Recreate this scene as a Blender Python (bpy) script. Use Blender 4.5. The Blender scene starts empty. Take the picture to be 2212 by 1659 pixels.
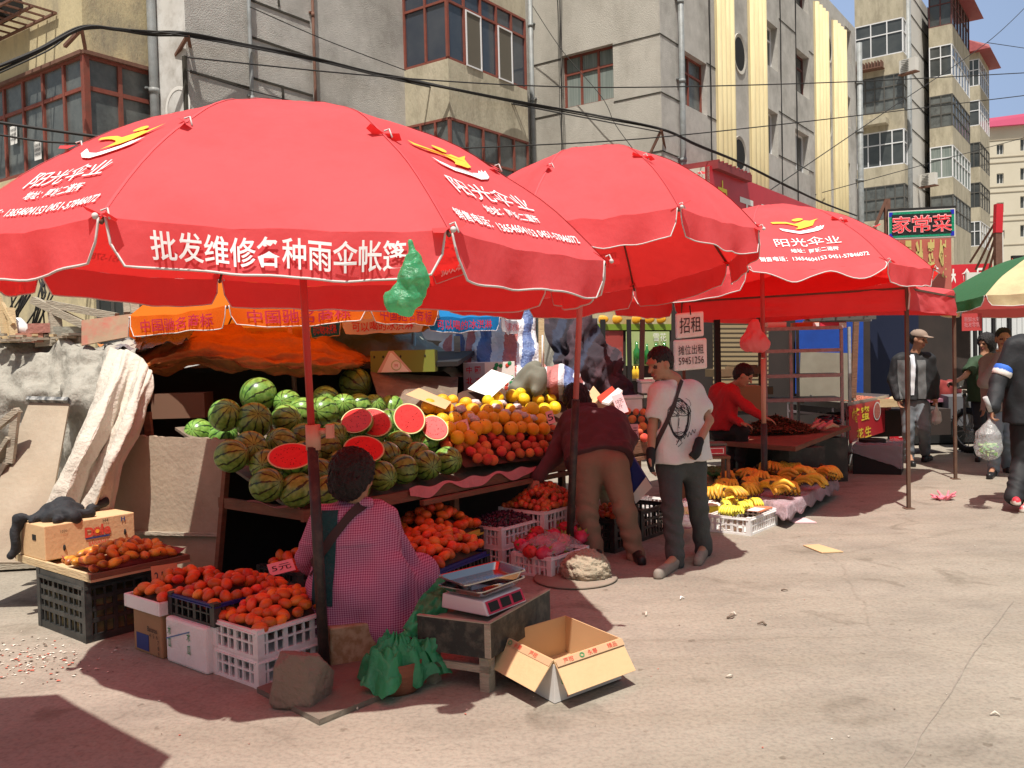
import bpy, bmesh, math, random
import numpy as np
from mathutils import Vector, Matrix, noise
from mathutils.bvhtree import BVHTree
SC = bpy.context.scene
COL = SC.collection
rnd = random.Random(7)
# ---------------------------------------------------------------- camera, sky, sun, exposure
FPX, CAMH = 1912.0, 1.6
PITCH = math.atan((829.5 - 768) / FPX); ROLL = -0.025
_cd = bpy.data.cameras.new("camera"); CAM = bpy.data.objects.new("camera", _cd); COL.objects.link(CAM)
_cd.sensor_width = 36; _cd.lens = 36 * FPX / 2212; _cd.clip_start = .05; _cd.clip_end = 2000
RC = Matrix.Rotation(math.pi / 2 - PITCH, 3, 'X') @ Matrix.Rotation(ROLL, 3, 'Z')
CAM.matrix_world = Matrix.Translation((0, 0, CAMH)) @ RC.to_4x4()
SC.camera = CAM
LDIR = Vector((.045, .4, -1)).normalized()            # the way sunlight travels
SUN_EL = math.asin(-LDIR.z); SUN_AZ = math.atan2(-LDIR.x, -LDIR.y)
W = bpy.data.worlds.new("World"); SC.world = W; W.use_nodes = True
_nt = W.node_tree; _bg = _nt.nodes["Background"]; _sky = _nt.nodes.new("ShaderNodeTexSky")
_sky.sky_type = 'NISHITA'; _sky.sun_disc = False; _sky.sun_elevation = SUN_EL; _sky.sun_rotation = SUN_AZ
_sky.air_density = 1.6; _sky.dust_density = 4; _sky.ozone_density = 1.2
_tc = _nt.nodes.new("ShaderNodeTexCoord"); _sp = _nt.nodes.new("ShaderNodeSeparateXYZ"); _nt.links.new(_tc.outputs['Generated'], _sp.inputs[0])
_mr = _nt.nodes.new("ShaderNodeMapRange"); _mr.inputs[1].default_value = .55; _mr.inputs[2].default_value = .95; _mr.inputs[3].default_value = 0; _mr.inputs[4].default_value = 1; _nt.links.new(_sp.outputs[1], _mr.inputs[0])   # hazy brightening of the sky opposite the sun
_mx = _nt.nodes.new("ShaderNodeMix"); _mx.data_type = 'RGBA'; _nt.links.new(_mr.outputs[0], _mx.inputs[0]); _nt.links.new(_sky.outputs[0], _mx.inputs[6]); _mx.inputs[7].default_value = (5.0, 6.7, 10.2, 1)
_nt.links.new(_mx.outputs[2], _bg.inputs[0]); _bg.inputs[1].default_value = 0.06
_sd = bpy.data.lights.new("sun", 'SUN'); _sd.energy = 4.6; _sd.angle = math.radians(.55); _sd.color = (1, .95, .86)
SUN = bpy.data.objects.new("sun", _sd); COL.objects.link(SUN)
SUN.rotation_euler = (-LDIR).to_track_quat('Z', 'Y').to_euler(); SUN.location = (0, -10, 30)
SC.view_settings.view_transform = 'Standard'; SC.view_settings.look = 'None'; SC.view_settings.gamma = 1
SC.view_settings.exposure = 0.45
SC.cycles.max_bounces = 8; SC.cycles.diffuse_bounces = 4; SC.cycles.transparent_max_bounces = 12; SC.cycles.use_denoising = True
SC.cycles.sample_clamp_indirect = 6
# ---------------------------------------------------------------- picture point -> place
def ray(px, py):
    return RC @ Vector(((px - 1106) / FPX, -(py - 829.5) / FPX, -1))
def G(px, py, z=0.0):
    d = ray(px, py); return Vector((0, 0, CAMH)) + d * ((z - CAMH) / d.z)
def D(px, py, dep):
    d = ray(px, py); return Vector((0, 0, CAMH)) + d * (dep / d.y)
def V(*a): return Vector(a)
U_ = Vector((.63, .777, 0)).normalized(); V_ = Vector((-.777, .63, 0)).normalized()   # along the stalls / inwards
# ---------------------------------------------------------------- materials
MATS = {}
def mat(name, c, rough=.7, c2=None, scale=6, bump=0, bscale=None, metal=0, spec=.4, detail=4, vary=0, trans=0, tcol=None, alpha=1, coat=0, contrast=.25, stretch=None, emit=0, dirt=None, dscale=1.5, damt=.5):
    if name in MATS: return MATS[name]
    m = bpy.data.materials.new(name); m.use_nodes = True; MATS[name] = m
    nt = m.node_tree; N = nt.nodes; L = nt.links; b = N["Principled BSDF"]; out = N["Material Output"]
    b.inputs['Roughness'].default_value = rough; b.inputs['Metallic'].default_value = metal
    b.inputs['Specular IOR Level'].default_value = spec; b.inputs['Coat Weight'].default_value = coat
    tc = N.new("ShaderNodeTexCoord"); co = tc.outputs['Object']
    if stretch:
        mp = N.new("ShaderNodeMapping"); mp.inputs['Scale'].default_value = stretch; L.new(co, mp.inputs[0]); co = mp.outputs[0]
    col = None
    c = tuple(c) + (1,)
    if c2 is not None:
        n = N.new("ShaderNodeTexNoise"); n.inputs['Scale'].default_value = scale; n.inputs['Detail'].default_value = detail; n.inputs['Roughness'].default_value = .6
        L.new(co, n.inputs['Vector'])
        r = N.new("ShaderNodeValToRGB"); r.color_ramp.elements[0].position = .5 - contrast; r.color_ramp.elements[1].position = .5 + contrast
        r.color_ramp.elements[0].color = c; r.color_ramp.elements[1].color = tuple(c2) + (1,)
        L.new(n.outputs['Fac'], r.inputs[0]); col = r.outputs[0]
    if dirt is not None:
        n = N.new("ShaderNodeTexNoise"); n.inputs['Scale'].default_value = dscale; n.inputs['Detail'].default_value = 8; n.inputs['Roughness'].default_value = .7
        L.new(co, n.inputs['Vector'])
        r = N.new("ShaderNodeValToRGB"); r.color_ramp.elements[0].position = .45; r.color_ramp.elements[1].position = .72
        r.color_ramp.elements[0].color = (0, 0, 0, 1); r.color_ramp.elements[1].color = (damt, damt, damt, 1)
        L.new(n.outputs['Fac'], r.inputs[0])
        mx = N.new("ShaderNodeMix"); mx.data_type = 'RGBA'; L.new(r.outputs[0], mx.inputs[0])
        if col is None: mx.inputs[6].default_value = c
        else: L.new(col, mx.inputs[6])
        mx.inputs[7].default_value = tuple(dirt) + (1,); col = mx.outputs[2]
    if vary:
        oi = N.new("ShaderNodeObjectInfo"); hs = N.new("ShaderNodeHueSaturation")
        mr = N.new("ShaderNodeMapRange"); mr.inputs[3].default_value = 1 - vary; mr.inputs[4].default_value = 1 + vary * .6; L.new(oi.outputs['Random'], mr.inputs[0]); L.new(mr.outputs[0], hs.inputs['Value'])
        mr2 = N.new("ShaderNodeMapRange"); mr2.inputs[3].default_value = .5 - vary * .06; mr2.inputs[4].default_value = .5 + vary * .05
        ml = N.new("ShaderNodeMath"); ml.operation = 'MULTIPLY'; ml.inputs[1].default_value = 7.31; fr = N.new("ShaderNodeMath"); fr.operation = 'FRACT'
        L.new(oi.outputs['Random'], ml.inputs[0]); L.new(ml.outputs[0], fr.inputs[0]); L.new(fr.outputs[0], mr2.inputs[0]); L.new(mr2.outputs[0], hs.inputs['Hue'])
        if col is None: hs.inputs['Color'].default_value = c
        else: L.new(col, hs.inputs['Color'])
        col = hs.outputs[0]
    if col is None: b.inputs['Base Color'].default_value = c
    else: L.new(col, b.inputs['Base Color'])
    if emit: b.inputs['Emission Color'].default_value = c; b.inputs['Emission Strength'].default_value = emit
    bn = None
    if bump:
        n = N.new("ShaderNodeTexNoise"); n.inputs['Scale'].default_value = bscale or scale; n.inputs['Detail'].default_value = 6
        L.new(co, n.inputs['Vector']); bp = N.new("ShaderNodeBump"); bp.inputs['Strength'].default_value = min(1, bump); bp.inputs['Distance'].default_value = .02 * max(1, bump)
        L.new(n.outputs['Fac'], bp.inputs['Height']); L.new(bp.outputs[0], b.inputs['Normal']); bn = bp
    sh = b.outputs[0]
    if trans:
        t = N.new("ShaderNodeBsdfTranslucent"); t.inputs[0].default_value = tuple(tcol or c[:3]) + (1,)
        if bn: L.new(bn.outputs[0], t.inputs['Normal'])
        mx = N.new("ShaderNodeMixShader"); mx.inputs[0].default_value = trans; L.new(sh, mx.inputs[1]); L.new(t.outputs[0], mx.inputs[2]); sh = mx.outputs[0]
    if alpha < 1:
        t = N.new("ShaderNodeBsdfTransparent"); mx = N.new("ShaderNodeMixShader"); mx.inputs[0].default_value = alpha
        L.new(t.outputs[0], mx.inputs[1]); L.new(sh, mx.inputs[2]); sh = mx.outputs[0]
    L.new(sh, out.inputs[0])
    return m
def nodes_of(m): return m.node_tree.nodes, m.node_tree.links, m.node_tree.nodes["Principled BSDF"]
# ---------------------------------------------------------------- mesh builder
_TXT = {}
def text_mesh(s, bold=0.0):
    k = (s, bold)
    if k in _TXT: return _TXT[k]
    c = bpy.data.curves.new("t", 'FONT'); c.body = s; c.resolution_u = 3; c.offset = bold; c.size = 1
    o = bpy.data.objects.new("t", c); COL.objects.link(o)
    dg = bpy.context.evaluated_depsgraph_get(); me = bpy.data.meshes.new_from_object(o.evaluated_get(dg))
    v = np.array([p.co[:2] for p in me.vertices]); f = [list(p.vertices) for p in me.polygons]
    bpy.data.objects.remove(o); bpy.data.curves.remove(c); bpy.data.meshes.remove(me)
    lo, hi = v.min(0), v.max(0); v = (v - lo) / (hi - lo); _TXT[k] = (v, f, (hi - lo)[0] / (hi - lo)[1]); return _TXT[k]
class MB:
    def __init__(s): s.v = []; s.f = []; s.m = []; s.mats = []; s.sm = []
    def mi(s, m):
        if m not in s.mats: s.mats.append(m)
        return s.mats.index(m)
    def add(s, vs, fs, m, smooth=False):
        o = len(s.v); s.v += [tuple(p) for p in vs]; i = s.mi(m)
        for f in fs: s.f.append([o + k for k in f]); s.m.append(i); s.sm.append(smooth)
        return s
    def hexa(s, p, m):                       # p: 4 bottom + 4 top, same order
        return s.add(p, [(3, 2, 1, 0), (4, 5, 6, 7), (0, 1, 5, 4), (1, 2, 6, 5), (2, 3, 7, 6), (3, 0, 4, 7)], m)
    def box(s, c, sz, m, rz=0, axes=None):
        c = Vector(c); x, y, z = sz
        if axes: ax, ay, az = axes
        else: ax, ay, az = V(math.cos(rz), math.sin(rz), 0), V(-math.sin(rz), math.cos(rz), 0), V(0, 0, 1)
        P = [c + ax * (a * x / 2) + ay * (b * y / 2) + az * (d * z / 2) for d in (-1, 1) for a, b in ((-1, -1), (1, -1), (1, 1), (-1, 1))]
        return s.hexa(P, m)
    def bx(s, o, u, v, w, m):                # corner o and three edge vectors
        o = Vector(o); u, v, w = Vector(u), Vector(v), Vector(w)
        if u.cross(v).dot(w) < 0: u, v = v, u
        return s.hexa([o, o + u, o + u + v, o + v, o + w, o + u + w, o + u + v + w, o + v + w], m)
    def quad(s, a, b, c, d, m): return s.add([a, b, c, d], [(0, 1, 2, 3)], m)
    def tube(s, pts, r, m, n=8, cap=True, smooth=True):
        pts = [Vector(p) for p in pts]; rs = r if isinstance(r, (list, tuple)) else [r] * len(pts)
        vs = []; pr = None
        for i, p in enumerate(pts):
            t = (pts[min(i + 1, len(pts) - 1)] - pts[max(i - 1, 0)])
            t = t.normalized() if t.length > 1e-9 else V(0, 0, 1)
            if pr is None: pr = t.orthogonal().normalized()
            pr = (pr - t * pr.dot(t)); pr = pr.normalized() if pr.length > 1e-6 else t.orthogonal().normalized()
            q = t.cross(pr)
            for k in range(n):
                a = 2 * math.pi * k / n; vs.append(p + (pr * math.cos(a) + q * math.sin(a)) * rs[i])
        fs = [(i * n + k, i * n + (k + 1) % n, (i + 1) * n + (k + 1) % n, (i + 1) * n + k) for i in range(len(pts) - 1) for k in range(n)]
        s.add(vs, fs, m, smooth)
        if cap:
            o = len(s.v) - len(vs); i = s.mi(m)
            s.f.append([o + k for k in range(n)][::-1]); s.f.append([o + (len(pts) - 1) * n + k for k in range(n)]); s.m += [i, i]; s.sm += [False, False]
        return s
    def beam(s, a, b, w, h, m, up=(0, 0, 1)):   # rectangular bar from a to b
        a, b = Vector(a), Vector(b); d = b - a; L = d.length; d.normalize(); up = Vector(up)
        if abs(d.dot(up)) > .98: up = V(0, 1, 0)
        x = d.cross(up).normalized(); y = x.cross(d).normalized()
        return s.box((a + b) / 2, (L, w, h), m, axes=(d, x, y))
    def lathe(s, prof, c, m, n=20, smooth=True):
        c = Vector(c); vs = []
        for r, z in prof:
            for k in range(n): a = 2 * math.pi * k / n; vs.append(c + V(r * math.cos(a), r * math.sin(a), z))
        fs = [(i * n + k, i * n + (k + 1) % n, (i + 1) * n + (k + 1) % n, (i + 1) * n + k) for i in range(len(prof) - 1) for k in range(n)]
        return s.add(vs, fs, m, smooth)
    def ell(s, c, r, m, n=12, k=8, rot=None, fn=None):
        c = Vector(c); vs = []; r = r if hasattr(r, '__len__') else (r, r, r)
        for i in range(k + 1):
            t = math.pi * i / k
            for j in range(n):
                a = 2 * math.pi * j / n; p = V(math.sin(t) * math.cos(a), math.sin(t) * math.sin(a), math.cos(t))
                if fn: p = fn(p)
                p = V(p.x * r[0], p.y * r[1], p.z * r[2])
                if rot: p = rot @ p
                vs.append(c + p)
        fs = [(i * n + j, (i + 1) * n + j, (i + 1) * n + (j + 1) % n, i * n + (j + 1) % n) for i in range(k) for j in range(n)]
        return s.add(vs, fs, m, True)
    def grid(s, fn, nu, nv, m, smooth=True):
        vs = [fn(i / nu, j / nv) for j in range(nv + 1) for i in range(nu + 1)]
        fs = [(j * (nu + 1) + i, j * (nu + 1) + i + 1, (j + 1) * (nu + 1) + i + 1, (j + 1) * (nu + 1) + i) for j in range(nv) for i in range(nu)]
        return s.add(vs, fs, m, smooth)
    def text(s, t, fn, m, bold=0.0, mirror=False):    # fn(u,v) with u,v in 0..1 over the text's own box
        v, f, _ = text_mesh(t, bold)
        return s.add([fn((1 - a) if mirror else a, b) for a, b in v], f, m)
    def textp(s, t, o, ux, h, m, n=None, width=None, bold=0.0, up=(0, 0, 1), off=.004, center=True):
        v, f, asp = text_mesh(t, bold); ux = Vector(ux).normalized(); uy = Vector(up).normalized(); w = width or h * asp
        nn = ux.cross(uy).normalized(); o = Vector(o) + nn * off - (ux * (w / 2) if center else V(0, 0, 0)) - (uy * (h / 2) if center else V(0, 0, 0))
        return s.add([o + ux * (a * w) + uy * (b * h) for a, b in v], f, m)
    def build(s, name, parent=None, local=False, solid=0, bevel=0, weld=False, sub=0):
        me = bpy.data.meshes.new(name); off = Vector((0, 0, 0))
        if parent is not None and not local: off = parent_loc(parent)
        me.from_pydata([tuple(Vector(p) - off) for p in s.v], [], s.f)
        for m in s.mats: me.materials.append(m)
        me.polygons.foreach_set("material_index", s.m); me.polygons.foreach_set("use_smooth", s.sm)
        if weld:
            b = bmesh.new(); b.from_mesh(me); bmesh.ops.remove_doubles(b, verts=b.verts, dist=1e-4); b.to_mesh(me); b.free()
        me.update(); me.validate()
        o = bpy.data.objects.new(name, me); COL.objects.link(o)
        if parent is not None: o.parent = parent
        if solid: md = o.modifiers.new("s", 'SOLIDIFY'); md.thickness = solid; md.offset = 0
        if bevel: md = o.modifiers.new("b", 'BEVEL'); md.width = bevel; md.segments = 2; md.limit_method = 'ANGLE'; md.angle_limit = math.radians(40)
        if sub: md = o.modifiers.new("u", 'SUBSURF'); md.levels = sub; md.render_levels = sub
        return o
def parent_loc(p):
    l = Vector((0, 0, 0))
    while p is not None: l += p.location; p = p.parent
    return l
def tag(o, label=None, cat=None, group=None, kind=None):
    if label: o['label'] = label
    if cat: o['category'] = cat
    if group: o['group'] = group
    if kind: o['kind'] = kind
    return o
def root(name, loc, label, cat, group=None, rz=0):
    o = bpy.data.objects.new(name, None); COL.objects.link(o); o.location = loc; o.rotation_euler = (0, 0, rz); o.empty_display_size = .1
    return tag(o, label, cat, group)
def copy_tree(o, parent=None):
    c = o.copy(); COL.objects.link(c)
    if parent: c.parent = parent
    for ch in list(o.children): copy_tree(ch, c)
    return c
def solo(mb, name, label, cat, group=None, kind=None, **k):       # a thing that is one mesh, origin at its base centre
    vs = np.array([tuple(p) for p in mb.v]); lo, hi = vs.min(0), vs.max(0); c = Vector(((lo[0] + hi[0]) / 2, (lo[1] + hi[1]) / 2, lo[2]))
    mb.v = [tuple(Vector(p) - c) for p in mb.v]; o = mb.build(name, **k); o.location = c
    return tag(o, label, cat, group, kind)
# ---------------------------------------------------------------- signed distance bodies (one continuous skin)
class SDF:
    def __init__(s, vox=.012): s.p = []; s.vox = vox; s.cut = []
    def cap(s, a, b, r1, r2=None, k=.03, m=0, sub=False): s.p.append(('c', np.array(a, float), np.array(b, float), r1, r2 if r2 is not None else r1, k, m, sub)); return s
    def chain(s, pts, rs, k=.03, m=0):
        for i in range(len(pts) - 1): s.cap(pts[i], pts[i + 1], rs[i], rs[i + 1], k, m)
        return s
    def ell(s, c, r, k=.03, m=0, rot=None, sub=False): s.p.append(('e', np.array(c, float), np.array(r, float), np.array(rot) if rot is not None else None, 0, k, m, sub)); return s
    def plane(s, p, n): s.cut.append((np.array(p, float), np.array(n, float) / np.linalg.norm(n))); return s   # keeps the side against n
    def mesh(s, noise_amp=0, noise_f=6, seed=0, wr=None):
        vox = s.vox; lo = np.full(3, 1e9); hi = -lo
        for q in s.p:
            if q[7]: continue
            if q[0] == 'c': R = max(q[3], q[4]); lo = np.minimum(lo, np.minimum(q[1], q[2]) - R); hi = np.maximum(hi, np.maximum(q[1], q[2]) + R)
            else: R = max(q[2]); lo = np.minimum(lo, q[1] - R); hi = np.maximum(hi, q[1] + R)
        pad = .03 + 3 * vox + noise_amp; lo -= pad; hi += pad
        n = np.ceil((hi - lo) / vox).astype(int) + 1
        ax = [lo[i] + vox * np.arange(n[i]) for i in range(3)]
        F = np.full(n, 1.0, np.float32); I = np.zeros(n, np.int16); B = np.full(n, 1.0, np.float32)
        for q in s.p:
            k = q[5]
            if q[0] == 'c': R = max(q[3], q[4]); l = np.minimum(q[1], q[2]) - R; h = np.maximum(q[1], q[2]) + R
            else: R = max(q[2]); l = q[1] - R; h = q[1] + R
            l = l - 2 * k - 3 * vox; h = h + 2 * k + 3 * vox
            i0 = np.clip(np.floor((l - lo) / vox).astype(int), 0, n); i1 = np.clip(np.ceil((h - lo) / vox).astype(int) + 1, 0, n)
            if (i1 <= i0).any(): continue
            X, Y, Z = np.meshgrid(*[ax[i][i0[i]:i1[i]] for i in range(3)], indexing='ij')
            if q[0] == 'c':
                a, b = q[1], q[2]; d = b - a; L2 = max(1e-12, d @ d)
                t = np.clip(((X - a[0]) * d[0] + (Y - a[1]) * d[1] + (Z - a[2]) * d[2]) / L2, 0, 1)
                dd = np.sqrt((X - a[0] - t * d[0]) ** 2 + (Y - a[1] - t * d[1]) ** 2 + (Z - a[2] - t * d[2]) ** 2) - (q[3] + (q[4] - q[3]) * t)
            else:
                x, y, z = X - q[1][0], Y - q[1][1], Z - q[1][2]
                if q[3] is not None:
                    r = q[3]; x, y, z = (r[0][0] * x + r[1][0] * y + r[2][0] * z), (r[0][1] * x + r[1][1] * y + r[2][1] * z), (r[0][2] * x + r[1][2] * y + r[2][2] * z)
                e = q[2]; k0 = np.sqrt((x / e[0]) ** 2 + (y / e[1]) ** 2 + (z / e[2]) ** 2); k1 = np.sqrt((x / e[0] ** 2) ** 2 + (y / e[1] ** 2) ** 2 + (z / e[2] ** 2) ** 2)
                dd = k0 * (k0 - 1) / np.maximum(k1, 1e-6)
            dd = dd.astype(np.float32); sl = tuple(slice(i0[i], i1[i]) for i in range(3)); f = F[sl]
            if q[7]:
                hh = np.maximum(k - np.abs(-dd - f), 0) / k; F[sl] = np.maximum(f, -dd) + hh * hh * k * .25
                w = -dd > f; I[sl] = np.where(w, q[6], I[sl]) if q[6] else I[sl]
            else:
                w = dd < B[sl]; I[sl] = np.where(w, q[6], I[sl]); B[sl] = np.minimum(B[sl], dd)
                hh = np.maximum(k - np.abs(dd - f), 0) / k; F[sl] = np.minimum(f, dd) - hh * hh * k * .25
        if s.cut or wr or noise_amp:
            X, Y, Z = np.meshgrid(*ax, indexing='ij')
            for p, nn in s.cut: F = np.maximum(F, (X - p[0]) * nn[0] + (Y - p[1]) * nn[1] + (Z - p[2]) * nn[2]).astype(np.float32)
            if wr: F = F + wr(X, Y, Z).astype(np.float32)
        # surface nets
        ins = F < 0
        c = [ins[i:n[0] - 1 + i, j:n[1] - 1 + j, k:n[2] - 1 + k] for i in (0, 1) for j in (0, 1) for k in (0, 1)]
        sm = sum(x.astype(np.int8) for x in c); act = (sm > 0) & (sm < 8); idx = np.full(act.shape, -1, np.int64); A = np.argwhere(act); idx[act] = np.arange(len(A))
        P = np.zeros((len(A), 3)); cnt = np.zeros(len(A)); off = [(i, j, k) for i in (0, 1) for j in (0, 1) for k in (0, 1)]
        for a in range(8):
            for d in range(3):
                if off[a][d]: continue
                b = list(off[a]); b[d] = 1
                ia = tuple((A + off[a]).T); ib = tuple((A + b).T); fa = F[ia]; fb = F[ib]; x = (fa < 0) != (fb < 0)
                t = np.where(x, fa / np.where(x, fa - fb, 1), 0); q = np.array(off[a], float)[None] + 0 * P; q[:, d] += t; P[x] += q[x]; cnt += x
        P = P / np.maximum(cnt, 1)[:, None]; vs = lo + (A + P) * vox; fs = []; mi = []
        for d in range(3):
            e1 = [0, 0, 0]; e1[d] = 1; s0 = ins[tuple(slice(0, n[i] - e1[i]) for i in range(3))]; s1 = ins[tuple(slice(e1[i], n[i]) for i in range(3))]
            E = np.argwhere(s0 != s1); u, v = [(1, 2), (2, 0), (0, 1)][d]
            ok = (E[:, u] > 0) & (E[:, v] > 0) & (E[:, u] < n[u] - 1) & (E[:, v] < n[v] - 1); E = E[ok]
            du = np.zeros(3, int); du[u] = 1; dv = np.zeros(3, int); dv[v] = 1
            q = [idx[tuple((E - du - dv).T)], idx[tuple((E - dv).T)], idx[tuple(E.T)], idx[tuple((E - du).T)]]
            w = s0[tuple(E.T)]; Q = np.where(w[:, None], np.stack(q, 1), np.stack(q[::-1], 1)); g = (Q >= 0).all(1); fs.append(Q[g]); mi.append(I[tuple(E.T)][g])
        return vs, np.concatenate(fs), np.concatenate(mi)
    def build(s, name, mats, parent=None, wr=None, off=(0, 0, 0), smooth_it=1, fn=None):
        vs, fs, mi = s.mesh(wr=wr)
        if fn is not None: vs = fn(vs)
        vs = vs + np.array(off)
        me = bpy.data.meshes.new(name); me.from_pydata(vs.tolist(), [], fs.tolist())
        mats = mats if isinstance(mats, (list, tuple)) else [mats]
        for m in mats: me.materials.append(m)
        me.polygons.foreach_set("material_index", np.clip(mi, 0, len(mats) - 1).astype(np.int32)); me.polygons.foreach_set("use_smooth", [True] * len(fs)); me.update()
        if smooth_it:
            b = bmesh.new(); b.from_mesh(me)
            for _ in range(smooth_it): bmesh.ops.smooth_vert(b, verts=b.verts, factor=.5, use_axis_x=True, use_axis_y=True, use_axis_z=True)
            b.to_mesh(me); b.free()
        o = bpy.data.objects.new(name, me); COL.objects.link(o)
        if parent is not None: o.parent = parent
        return o
def n3(X, Y, Z, f=1.0, s=0.0):             # cheap smooth wrinkle noise
    return (np.sin(X * f * 1.7 + 2.1 * np.sin(Y * f * 1.3 + s) + s) * np.sin(Z * f * 1.1 + 1.7 * np.sin(X * f * .9 + 2 * s)) + .5 * np.sin(Y * f * 2.9 + Z * f * 2.3 + 1.5 * np.sin(X * f * 2.1) + s * 3))
# ---------------------------------------------------------------- cloth through control points
def cr(p0, p1, p2, p3, t): return .5 * ((2 * p1) + (p2 - p0) * t + (2 * p0 - 5 * p1 + 4 * p2 - p3) * t * t + (3 * p1 - p0 - 3 * p2 + p3) * t ** 3)
def spline(P, t):
    n = len(P) - 1; x = min(max(t, 0), 1) * n; i = min(int(x), n - 1); f = x - i
    return cr(P[max(i - 1, 0)], P[i], P[i + 1], P[min(i + 2, n)], f)
def sheet(rows, nu, nv, m, fold=0, ff=9, wr=.0, wf=8, seed=0, mb=None, direc=None):
    rows = [[Vector(p) for p in r] for r in rows]; mb = mb or MB()
    base = [[spline([spline(r, i / nu) for r in rows], j / nv) for i in range(nu + 1)] for j in range(nv + 1)]
    out = []
    for j in range(nv + 1):
        for i in range(nu + 1):
            du = base[j][min(i + 1, nu)] - base[j][max(i - 1, 0)]; dv = base[min(j + 1, nv)][i] - base[max(j - 1, 0)][i]
            nn = du.cross(dv); nn = nn.normalized() if nn.length > 1e-9 else V(0, -1, 0)
            if direc is not None: nn = Vector(direc)
            p = base[j][i]; u, v = i / nu, j / nv; d = 0
            if fold: d += fold * (math.sin(u * ff * 6.28 + 2.2 * math.sin(v * 3 + seed) + seed) + .5 * math.sin(u * ff * 14.1 + v * 4 + seed * 2)) * (.35 + .65 * v)
            if wr:
                q = p * wf + V(seed, seed, seed); d += wr * noise.noise(q) + wr * .5 * noise.noise(q * 2.3) + wr * .3 * abs(noise.noise(q * 4.1))
            out.append(p + nn * d)
    fs = [(j * (nu + 1) + i, j * (nu + 1) + i + 1, (j + 1) * (nu + 1) + i + 1, (j + 1) * (nu + 1) + i) for j in range(nv) for i in range(nu)]
    mb.add(out, fs, m, True); return mb
# ================================================================ shared materials
def M(n): return MATS[n]
mat('plaster', (.44, .415, .365), .95, c2=(.54, .51, .45), scale=1.1, bump=.6, bscale=60, dirt=(.2, .175, .14), dscale=.9, damt=.5, stretch=(1, 1, .6))
mat('plaster_grey', (.44, .42, .39), .95, c2=(.55, .53, .49), scale=3, bump=1, bscale=55, dirt=(.2, .185, .16), dscale=.7, damt=.65)
mat('spandrel', (.4, .36, .26), .95, c2=(.54, .48, .36), scale=2, bump=.5, bscale=30, dirt=(.2, .17, .12), dscale=2.5, damt=.7, stretch=(1, 1, .35))
mat('yellow_wall', (.5, .42, .25), .9, c2=(.58, .49, .3), scale=2, bump=.3, bscale=30, dirt=(.24, .21, .16), dscale=1.6, damt=.95, stretch=(1, 1, .5))
mat('yellow_flute', (.66, .57, .34), .85, c2=(.58, .48, .27), scale=3, dirt=(.45, .36, .2), dscale=2, damt=.6, stretch=(2, 2, .3))
mat('whitewash', (.55, .53, .5), .9, c2=(.72, .71, .69), scale=2, bump=.3, dirt=(.25, .22, .18), dscale=3, damt=.6)
mat('groove', (.05, .045, .035), 1)
mat('red_frame', (.27, .075, .05), .6, c2=(.2, .05, .035), scale=9, dirt=(.1, .07, .05), dscale=7)
mat('white_frame', (.75, .75, .76), .4)
mat('dark_frame', (.1, .095, .085), .6)
mat('dark_red_frame', (.12, .04, .035), .6)
mat('glass', (.035, .042, .045), .08, c2=(.1, .105, .1), scale=.9, spec=.7, detail=3)
mat('glass_blue', (.03, .042, .065), .06, c2=(.07, .08, .095), scale=1.2, spec=.8)
mat('glass_dull', (.09, .1, .1), .25, c2=(.17, .18, .17), scale=1.7, spec=.6, dirt=(.03, .03, .03), dscale=2, damt=.8)
mat('curtain', (.3, .33, .3), .9, c2=(.12, .16, .15), scale=7, stretch=(4, 4, .1))
mat('pipe_grey', (.2, .22, .225), .5, c2=(.3, .31, .31), scale=4, dirt=(.1, .08, .06), dscale=5)
mat('rust', (.12, .055, .035), .8, c2=(.2, .1, .07), scale=8)
mat('cable', (.018, .016, .015), .7)
mat('black', (.012, .012, .012), .7)
mat('roof_red', (.22, .03, .035), .6, c2=(.3, .05, .05), scale=5)
mat('roof_pink', (.62, .1, .2), .6)
mat('cream_wall', (.56, .51, .4), .9, c2=(.62, .57, .46), scale=.6)
mat('pale_wall', (.6, .58, .53), .9, c2=(.66, .64, .6), scale=1)
mat('sign_red', (.62, .03, .045), .35, c2=(.5, .02, .03), scale=1.2)
mat('sign_white', (.8, .78, .74), .5)
mat('sign_yellow', (.85, .68, .06), .5)
mat('faded_gold', (.56, .47, .17), .6)
mat('faded_red', (.5, .14, .1), .6, c2=(.42, .1, .08), scale=4)
mat('dark_inside', (.025, .02, .018), .9, c2=(.05, .035, .03), scale=1.5)
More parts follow.
